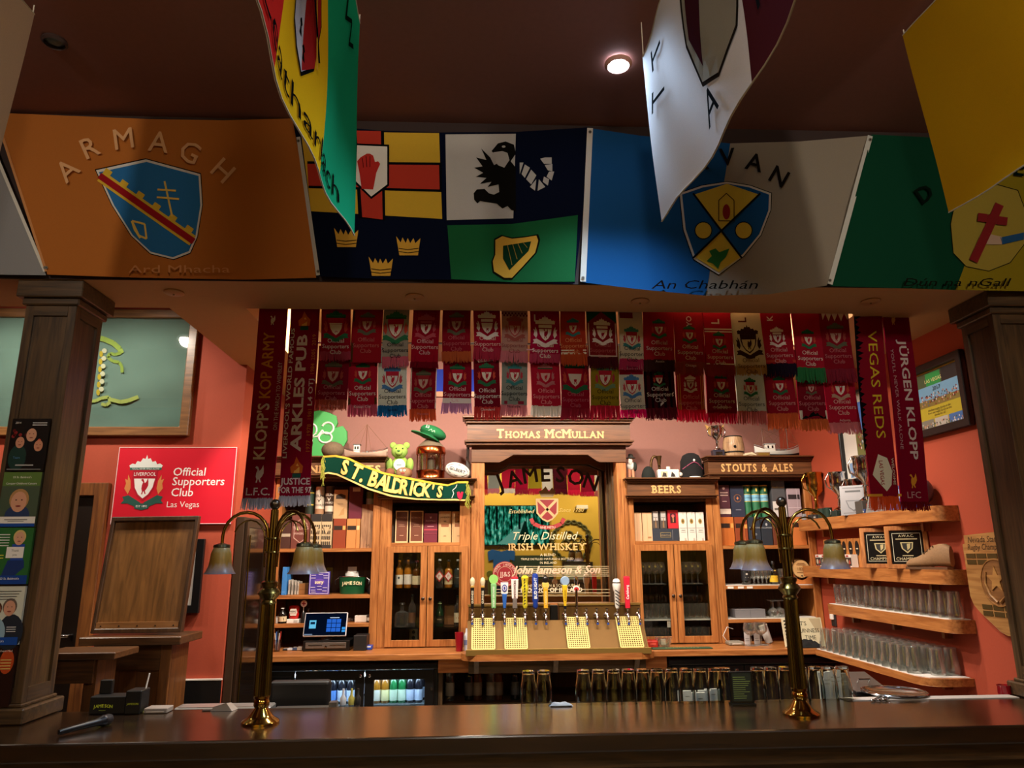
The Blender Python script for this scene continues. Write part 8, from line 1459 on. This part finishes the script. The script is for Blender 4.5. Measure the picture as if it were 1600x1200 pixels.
def shade_mat():
    if 'shade' in _M: return _M['shade']
    m, nt, out = newmat('mottled_shade'); L = nt.links.new; tc = nt.nodes.new('ShaderNodeTexCoord'); mp_ = nt.nodes.new('ShaderNodeMapping'); mp_.inputs['Scale'].default_value = (60,60,25); nz = nt.nodes.new('ShaderNodeTexNoise'); nz.inputs['Scale'].default_value = 1; nz.inputs['Detail'].default_value = 5
    sx = nt.nodes.new('ShaderNodeSeparateXYZ'); rp = nt.nodes.new('ShaderNodeValToRGB'); mr = nt.nodes.new('ShaderNodeMapRange'); mr.inputs[1].default_value = .61; mr.inputs[2].default_value = .735
    L(tc.outputs['Object'], mp_.inputs[0]); L(mp_.outputs[0], nz.inputs['Vector']); L(tc.outputs['Object'], sx.inputs[0]); L(sx.outputs['Z'], mr.inputs[0])
    ad = nt.nodes.new('ShaderNodeMath'); ad.operation = 'MULTIPLY_ADD'; ad.inputs[1].default_value = .35; L(nz.outputs[0], ad.inputs[0]); L(mr.outputs[0], ad.inputs[2]); sb = nt.nodes.new('ShaderNodeMath'); sb.operation = 'SUBTRACT'; sb.inputs[1].default_value = .17; L(ad.outputs[0], sb.inputs[0]); L(sb.outputs[0], rp.inputs[0])
    els = rp.color_ramp.elements; els[0].position = 0; els[0].color = (*lin('#8a8496'),1); els[1].position = 1; els[1].color = (*lin('#c8c8a0'),1)
    for p_, c_ in ((.2,'#b09a90'),(.4,'#a88438'),(.75,'#b89a50')): el = els.new(p_); el.color = (*lin(c_),1)
    d = nt.nodes.new('ShaderNodeBsdfPrincipled'); d.inputs['Roughness'].default_value = .35; t = nt.nodes.new('ShaderNodeBsdfTranslucent'); mx = nt.nodes.new('ShaderNodeMixShader'); mx.inputs[0].default_value = .35; L(rp.outputs[0], d.inputs['Base Color']); L(rp.outputs[0], t.inputs[0]); L(d.outputs[0], mx.inputs[1]); L(t.outputs[0], mx.inputs[2]); L(mx.outputs[0], out.inputs[0]); _M['shade'] = m; return m
bar_lamp(-.915,3.333,'three-armed brass bar lamp with mottled bell shades, left',(180,48,-38))
bar_lamp(1.409,3.301,'three-armed brass bar lamp with mottled bell shades, right',(0,128,-148))
TUL = [(0,0),(.36,0),(.385,.02),(.385,.06),(.40,.25),(.46,.42),(.5,.62),(.49,.85),(.485,1.0),(.455,1.0),(.46,.85),(.47,.62),(.43,.43),(.36,.27),(.34,.1),(0,.09)]
GXS = [826,850,912,936,960,983,1006,1028,1051,1074,1096,1119,1134,1186,1207,1230,1254,1277,1298,1320]
pro = glass_proto('tulip_glass', [(r, 1-h) for r, h in TUL][::-1], .078, .152, '', '', real_glass(), 'glass', 24)
lb = []
for i, x in enumerate(GXS):
    lb.append('upturned glass at the bar edge, %s of the pair left of the grey cloth' % ('first','second')[i] if i < 2 else ('upturned glass at the bar edge, %s right of the grey cloth' % ORD[i-2] if i < 13 else 'upturned glass at the bar edge, %s right of the menu stand' % ORD[i-13]))
place(pro, [(P(x,1090,3.605).x, 3.605, ZT) for x in GXS], labels=lb, group='upturned glasses along the back edge of the bar')
def crumpled(name, label, cat, c, w, d, h, col, seed, n1=12, n2=8):
    rr = random.Random(seed); m = MB(); c = Vector(c)
    for i in range(n1+1):
        for j in range(n2+1): u, v = i/n1-.5, j/n2-.5; ed = (1-(2*u)**4)*(1-(2*v)**4); m.v.append(c+V(u*w,v*d,.001+ed*h*(.55+.45*rr.random())))
    for i in range(n1):
        for j in range(n2): a = i*(n2+1)+j; m.f.append([a,a+n2+1,a+n2+2,a+1]); m.m.append(0)
    o = m.build(name, pbr(col,.9), smooth=50); tag(o, label, cat); return o
o = crumpled('bar_towel','folded grey bar cloth between the upturned glasses','cloth',(P(876,1094,3.58).x,3.585,ZT),.11,.05,.016,'#8a929c',4); MB().tube([WL[o.name]+V(-.05,-.024,.004),WL[o.name]+V(.05,-.024,.004)], .003, 5).build('hem', pbr('#a8b0b8',.9), o)
x0, x1 = P(1141,1080,3.52).x, P(1178,1080,3.52).x; zt = P(1160,1049,3.52).z; e = empty('menu_stand', ((x0+x1)/2,3.52,ZT), 'small black menu stand with green print among the glasses', 'menu'); MB().box((x0,3.52,ZT),(x1,3.535,zt)).build('holder', pbr('#0d0e0d',.3), e, bevel=.003); MB().box((x0,3.50,ZT),(x1,3.555,ZT+.008)).build('foot', pbr('#0d0e0d',.3), e); pr = PR(); f = plane(((x0+x1)/2,3.52,ZT)); w, h = x1-x0, zt-ZT
pr.rect(f,-w*.4,h*.12,w*.4,h*.95,'#1c2416',.001)
for k in range(11): pr.rect(f,-w*.36,h*(.2+k*.062),w*R.uniform(.0,.36),h*(.2+k*.062)+.003,'#7a8a48',.0016)
pr.done('menu_print', e)
# microphone
a, b = PZ(92,1142,1.09), PZ(172,1125,1.09); d = (b-a).normalized(); e = empty('microphone', ((a+b)/2)*1, 'black hand microphone lying on the bar at the left', 'microphone'); L = (b-a).length
WL[e.name].z = ZT; e.location.z = ZT; a.z = ZT+.014; b.z = ZT+.024; d = (b-a).normalized()
MB().lathe([(.009,0),(.011,.01),(.012,L*.3),(.0145,L*.72),(.018,L*.78)], a, 16, axis=tuple(d)).build('body', pbr('#121214',.35), e, 50); MB().lathe([(.0185,L*.78),(.022,L*.84),(.0235,L*.86),(.022,L*.9)], a, 18, axis=tuple(d)).build('collar', pbr('#26262a',.3,.5), e, 40); MB().lathe([(.022,L*.9),(.0225,L*.96),(.018,L*1.02),(.008,L*1.05),(0,L*1.055)], a, 18, axis=tuple(d)).build('grille', pbr('#2a2a2e',.5,.6,bump=.8,bsc=600), e, 50)
# bar caddy
cx = P(186,1100,3.6).x; s = SCL(186,1090,3.6); e = empty('bar_caddy', (cx,3.6,ZT), 'black napkin caddy lettered JAMESON on the bar', 'caddy'); BK = pbr('#0b0b0c',.45); f = plane((cx,3.565,ZT)); hz = P(180,1087,3.58).z-ZT
MB().box((cx-.115,3.565,ZT),(cx+.045,3.655,ZT+hz)).build('tray', BK, e, bevel=.004); m = MB(); m.obox((cx+.08,3.60,ZT+.05), V(.035,-.0,0), V(.0,.045,0), V(0,0,.05)); m.build('side_bin', BK, e, bevel=.004); MB().box((cx-.11,3.63,ZT+hz),(cx-.055,3.655,ZT+hz+.06)).build('back_fin', BK, e, bevel=.003)
pr = PR()
for i, ch in enumerate('JAMESON'): pr.t(ch, f, -.055+(i-3)*.0125, .026+.004*math.sin((i+.5)/7*math.pi), .019, '#b8c832', .001, bold=.02)
pr.rect(f,-.07,.016,-.04,.018,'#8a9a3a',.001)
pr.done('lettering', e); pr = PR(); pr.t('JAMESON', plane((cx+.08,3.554,ZT)), 0,.04,.012,'#b8c832',.001); pr.done('side_lettering', e); MB().tube([(cx+.105,3.61,ZT+.08),(cx+.118,3.61,ZT+.165)], .0035, 6).build('straw', WHITE, e, 60)
# napkins, paper and tray
o = MB().box((P(230,1105,3.6).x,3.565,ZT),(P(266,1105,3.6).x,3.64,ZT+.022)).build('napkin_stack', pbr('#8a8078',.8), bevel=.003); tag(o, 'stack of grey paper napkins beside the black caddy', 'napkins'); q = WL[o.name]; pr = PR(); pr.rect(plane((q.x,3.565,ZT)),-.04,.006,.04,.01,'#c8c0b4'); pr.done('edge_print', o)
o = MB().box((P(208,1110,3.6).x,3.59,ZT),(P(228,1110,3.6).x,3.64,ZT+.006)).build('sticky_notes', pbr('#b8c070',.8)); tag(o, 'small yellow-green note pad by the caddy', 'notes'); MB().box((WL[o.name].x-.02,3.60,ZT+.006),(WL[o.name].x+.02,3.63,ZT+.0075)).build('top_sheet', pbr('#c8d088',.8), o)
c = PZ(348,1110,ZT); m = MB(); m.add([c+V(-.05,-.02,.0005),c+V(.05,-.025,.0005),c+V(.06,.03,.0005),c+V(-.05,.035,.0005),c+V(-.035,-.02,.02),c+V(.02,-.02,.035),c+V(.03,.02,.03),c+V(-.03,.02,.018)], [(0,1,5,4),(1,2,6,5),(2,3,7,6),(3,0,4,7),(4,5,6,7),(3,2,1,0)]); o = m.build('crumpled_foil', pbr('#a8a4a0',.4,.4)); tag(o, 'crumpled silver wrapper on the bar left of the lamp', 'wrapper'); MB().box(c+V(-.09,-.012,.0005),c+V(-.052,.01,.004)).build('torn_strip', pbr('#3a3430',.5), o)
o = MB().box((P(268,1106,3.67).x,3.695,.99),(P(420,1106,3.67).x,3.80,1.068)).build('steel_tray', pbr('#b4b2ae',.35,.8), bevel=.006); tag(o, 'long steel tray behind the bar left of the lamp', 'tray'); MB().box((P(275,1106,3.67).x,3.70,1.0675),(P(412,1106,3.67).x,3.79,1.069)).build('tray_lip', pbr('#cfcdc9',.3,.8), o)
x0, x1 = P(420,1085,3.9).x, P(515,1085,3.9).x; zt = P(470,1064,3.9).z; e = empty('order_terminal', ((x0+x1)/2,3.9,.741), 'back of a black rounded order terminal behind the bar', 'terminal'); MB().box((x0,3.90,zt-.17),(x1,3.96,zt)).build('case', pbr('#0c0c0e',.45), e, bevel=.018, seg=3); MB().box(((x0+x1)/2-.06,3.93,.741),((x0+x1)/2+.06,3.97,zt-.15)).build('stand', BLACK, e)
o = MB().box((P(430,1108,3.72).x,3.70,1.0),(P(528,1108,3.72).x,3.75,1.06)).build('steel_rail', pbr('#8a8884',.3,.9), bevel=.004); tag(o, 'short steel speed rail below the order terminal', 'rail'); MB().box((P(515,1100,3.72).x,3.70,1.06),(P(527,1100,3.72).x,3.75,1.08)).build('rail_end', pbr('#8a8884',.3,.9), o)
for i, (x, cc, nm) in enumerate(((536,'#d8d8d8','clear'),(549,'#c8b858','yellow'),(559,'#2a2a2a','black'))):
    q = P(x,1095,3.85); e = empty('pourer_bottle', (q.x,3.85,.741), '%s capped pourer bottle sticking up behind the bar' % nm, 'bottle', 'pourer bottles'); MB().lathe([(.035,0),(.035,.2),(.014,.26),(.012,.30)], (q.x,3.85,.741), 14).build('body', GCLEAR, e, 50); MB().lathe([(.014,.30),(.016,.33),(.006,.345),(.005,.375)], (q.x,3.85,.741), 10).build('pourer', pbr(cc,.3), e, 40)
# right end of the bar
o = MB().lathe([(.0,.004),(.12,.004),(.145,.014),(.15,.02),(.146,.021),(.12,.008),(.0,.008)], (P(1400,1083,3.7).x,3.72,1.062), 28, cap=False).build('serving_tray', pbr('#c8c8c8',.15,1), smooth=40); tag(o, 'round chrome serving tray behind the bar at the right', 'tray'); MB().tube([WL[o.name]+V(.15*math.cos(a*math.pi/16),.15*math.sin(a*math.pi/16),.018) for a in range(32)], .004, 5, closed=True).build('rim', CHROME, o, 60)
for i in range(3):
    x = 1358+i*9; q = P(x,1090,3.6); o = MB().tube([(q.x,3.56,ZT+.006),(q.x+.07,3.63,ZT+.008)], .004, 6).build('bar_spoon', pbr('#8a8a88',.25,1), smooth=60); tag(o, 'steel bar spoon at the right bar edge, %s from the glasses' % ORD[i], 'spoon', 'bar spoons'); MB().ell((q.x-.008,3.555,ZT+.007), .012,.009,.005,10,6).build('spoon_bowl', CHROME, o, 80)
q = PZ(1567,1083,ZT); e = empty('salt_lamp', (2.60,3.68,1.058), 'small red glass candle holder by the right column', 'candle holder'); q = P(1568,1078,3.68); WL[e.name] = V(q.x,3.675,1.0555); e.location = WL[e.name]; MB().lathe([(.022,0),(.03,.02),(.028,.05),(.032,.058),(.028,.058),(.02,.01)], WL[e.name], 14).build('cup', pbr('#8c0f1c',.15), e, 50); MB().lathe([(.008,.008),(.008,.03)], WL[e.name], 8).build('candle', WHITE, e)
o = MB().box((q.x+.035,3.66,1.0555),(q.x+.09,3.70,1.10)).build('paper_pile', pbr('#d8d4cc',.7), bevel=.002); tag(o, 'white paper pile right of the red candle holder', 'paper'); MB().box((q.x+.04,3.659,1.06),(q.x+.085,3.661,1.066)).build('printed_line', pbr('#a8a4a0',.7), o)
for i, (x, w_, yt) in enumerate(((1292,14,1048),(1308,18,1044),(1326,12,1052))):
    q = P(x,1070,3.8); ht = P(x,yt,3.8).z; o = MB().box((q.x-.03,3.80+.02*i,.7405),(q.x+.03,3.815+.02*i,ht)).build('menu_card', pbr(('#d8d4d0','#e4e0dc','#8a847c')[i],.6)); tag(o, 'white menu card standing behind the right glasses, %s from left' % ORD[i], 'card', 'menu cards behind the glasses'); pr = PR(); pr.rect(plane((q.x,3.80+.02*i,ht)),-.02,-.04,.02,-.036,'#a8a49c'); pr.rect(plane((q.x,3.80+.02*i,ht)),-.02,-.06,.015,-.056,'#a8a49c'); pr.done('print', o)
for i, x in enumerate((1094,1102,1119,1082)):
    q = P(x,1088,3.85); ht = P(x,(1082,1080,1079,1084)[i],3.85).z; o = MB().box((q.x-.032,3.85+.03*i,.7405),(q.x+.032,3.862+.03*i,ht)).build('price_card', pbr('#dcd8d4',.6)); tag(o, 'white price card behind the middle glasses, %s of four' % ORD[i], 'card', 'price cards behind the middle glasses'); pr = PR(); pr.rect(plane((q.x,3.85+.03*i,ht)),-.015,-.03,.015,-.027,'#8a8680'); pr.done('print', o)
o = MB().obox(P(1345,1068,3.95), V(.09,0,0), V(0,.12,.03), V(0,-.003,.012)).build('ice_bin_cover', pbr('#8a8a88',.3,.9), bevel=.003); tag(o, 'slanting steel lid behind the right end of the bar', 'lid'); q = WL[o.name]; MB().tube([q+V(-.03,-.02,.05),q+V(-.03,-.04,.07),q+V(.03,-.04,.07),q+V(.03,-.02,.05)], .004, 6).build('lid_handle', CHROME, o, 60)
q = P(1345,1068,3.95); o = MB().box((q.x-.11,3.81,.7405),(q.x+.13,4.09,q.z-.045)).build('ice_bin', pbr('#5a5a5c',.35,.8), bevel=.004); tag(o, 'steel ice bin under the slanting lid', 'bin'); MB().box((q.x-.09,3.806,.80),(q.x+.11,3.811,q.z-.08)).build('front_panel', pbr('#6a6a6c',.3,.8), o)
# ------------------------------------------------------------------ the yellow rear wall, seen in the mirror
YR = -3.395; fR_ = lambda u, v, h=0: V(u, YR+h, v)
def mpt(x, y): q = P(x, y, 2*6.335-YR); return q.x, q.z
(a0, b1), (a1, b0) = mpt(742,790), mpt(859,852)
def forest():
    m, nt, out = newmat('forest_film'); L = nt.links.new; tc = nt.nodes.new('ShaderNodeTexCoord'); mp_ = nt.nodes.new('ShaderNodeMapping'); mp_.inputs['Scale'].default_value = (9,1,3); nz = nt.nodes.new('ShaderNodeTexNoise'); nz.inputs['Scale'].default_value = 2.2; nz.inputs['Detail'].default_value = 9
    rp = nt.nodes.new('ShaderNodeValToRGB'); els = rp.color_ramp.elements; els[0].position = .38; els[0].color = (*lin('#03140f'),1); els[1].position = .75; els[1].color = (*lin('#c8f0d0'),1); el = els.new(.5); el.color = (*lin('#12604a'),1); el = els.new(.6); el.color = (*lin('#3fb09a'),1)
    e_ = nt.nodes.new('ShaderNodeEmission'); e_.inputs[1].default_value = 1.0; L(tc.outputs['Object'], mp_.inputs[0]); L(mp_.outputs[0], nz.inputs['Vector']); L(nz.outputs[0], rp.inputs[0]); L(rp.outputs[0], e_.inputs[0]); L(e_.outputs[0], out.inputs[0]); return m
e = empty('television', ((a0+a1)/2,YR,b0), 'wide television showing a forest road, seen in the bar mirror', 'television')
MB().box((a0,YR,b0),(a1,YR+.06,b1)).build('case', BLACK, e, bevel=.005); MB().box((a0+.02,YR+.06,b0+.02),(a1-.02,YR+.063,b1-.02)).build('screen', forest(), e)
pr = PR(); fs = lambda u, v, h=0: V(u, YR+.064+h, v); w, h = a1-a0, b1-b0
pr.poly([(a0+w*.55,b0+.03),(a0+w*.75,b0+.03),(a0+w*.68,b0+h*.6),(a0+w*.66,b0+h*.6)], fs, glow('#0a2a20',.6), 0); pr.poly([(a0+w*.3,b0+.03),(a0+w*.55,b0+.03),(a0+w*.66,b0+h*.6),(a0+w*.62,b0+h*.55)], fs, glow('#68a898',.8), 0)
for k in range(9): x = a0+w*(.08+.1*k); pr.rect(fs, x, b0+h*.4, x+.02+.015*(k%3), b1-.03, glow('#03100c',.5), .001)
pr.done('picture', e)
# celtic wheel
u, v = mpt(893,846); r = mpt(925,846)[0]-u; e = empty('celtic_wheel', (u,YR,v-r), 'dark green Celtic knot painted as a wheel on the yellow wall', 'ornament'); DG = pbr('#4a4a20',.6)
m = MB()
for k in range(20):
    for s in (0, 1): a = 2*math.pi*k/20; pts = [fR_(u+(r*.92+s_*r*.08*math.sin(t*math.pi))*math.cos(a+t*.32), v+(r*.92+s_*r*.08*math.sin(t*math.pi))*math.sin(a+t*.32), .012) for t in (0,.25,.5,.75,1) for s_ in ((1,) if s else (-1,))]; m.tube(pts, .022, 5)
m.build('braided_rim', DG, e, 60); m = MB()
for k in range(4):
    a = k*math.pi/2+.4; m.tube([fR_(u+r*.55*math.cos(a+t*.9)*(1-.5*t), v+r*.55*math.sin(a+t*.9)*(1-.5*t), .012) for t in (0,.3,.6,.9,1.2,1.5)], .03, 5); m.tube([fR_(u+r*.3*math.cos(a)+r*.2*math.cos(a+t), v+r*.3*math.sin(a)+r*.2*math.sin(a+t), .014) for t in [q*.5 for q in range(13)]], .02, 5)
m.build('inner_knot', DG, e, 60)
u, v = mpt(909,796); e = empty('wall_sconce', (u,YR,v), 'white shelf light on the yellow wall in the mirror', 'light'); MB().box((u-.13,YR,v),(u+.13,YR+.09,v+.09)).build('body', pbr('#d8d4c8',.5), e, bevel=.01); MB().box((u-.12,YR+.01,v-.004),(u+.12,YR+.08,v)).build('diffuser', pbr('#2a2a22',.5), e)
(a0, b1), (a1, b0) = mpt(878,878), mpt(927,912); e = empty('rear_picture', ((a0+a1)/2,YR,b0), 'pale framed certificate under the wheel in the mirror', 'picture'); ring(MB(), fR_, a0, b0, a1, b1, .04, 0, .03).build('frame', pbr('#2a2018',.4), e); MB().box((a0+.03,YR,b0+.03),(a1-.03,YR+.01,b1-.03)).build('paper', pbr('#b8c0b0',.6), e)
for k in range(4): MB().box((a0+.12,YR+.0105,b0+.12+k*.06),(a1-.12,YR+.012,b0+.135+k*.06)).build('text_line', pbr('#6a6a60',.6), e)
(a0, b1), (a1, b0) = mpt(762,862), mpt(805,880); e = empty('hanging_jersey', ((a0+a1)/2,YR,b0), 'blue jersey hanging below the television in the mirror', 'jersey'); MB().prism([(a0,b1),(a0+.1,b1+.05),((a0+a1)/2,b1),(a1-.1,b1+.05),(a1,b1),(a1-.02,b0+.05),(a1-.12,b0+.08),(a1-.12,b0-.1),(a0+.12,b0-.1),(a0+.12,b0+.08),(a0+.02,b0+.05)], fR_, 0, .03).build('shirt', cloth('#2f5c9c',0), e); MB().tube([fR_((a0+a1)/2-.1,b1+.03,.04),fR_((a0+a1)/2,b1+.14,.04),fR_((a0+a1)/2+.1,b1+.03,.04)], .008, 6).build('hanger', BLACK, e)
(a0, b1), (a1, b0) = mpt(800,868), mpt(868,905); e = empty('rear_banner', ((a0+a1)/2,YR,b0), 'dark green board left of the certificate in the mirror', 'board'); MB().box((a0,YR,b0),(a1-.05,YR+.02,b1)).build('board', pbr('#26382c',.6), e); MB().box((a0+.1,YR+.02,b0+.1),(a1-.15,YR+.022,b0+.2)).build('pale_strip', pbr('#8a9484',.6), e)
o = MB().box((-6,YR-.004,0),(6,YR+.02,1.25)).build('baseboard_rear', DARKX); tag(o, 'dark wainscot along the yellow rear wall', None, None, 'structure')
# a blue banner on the back wall, glimpsed between the scarves
a, b = P(672,560,6.385), P(762,560,6.385); e = empty('blue_banner', ((a.x+b.x)/2,6.385,P(700,612,6.385).z), 'blue banner on the back wall glimpsed between the scarves', 'banner'); MB().box((a.x,6.382,P(700,612,6.385).z),(b.x,6.394,3.42)).build('cloth', cloth('#2f3f9c',0), e); MB().box((a.x-.03,6.375,P(700,620,6.385).z),(b.x+.03,6.395,P(700,612,6.385).z)).build('bottom_rail', OAKX, e)
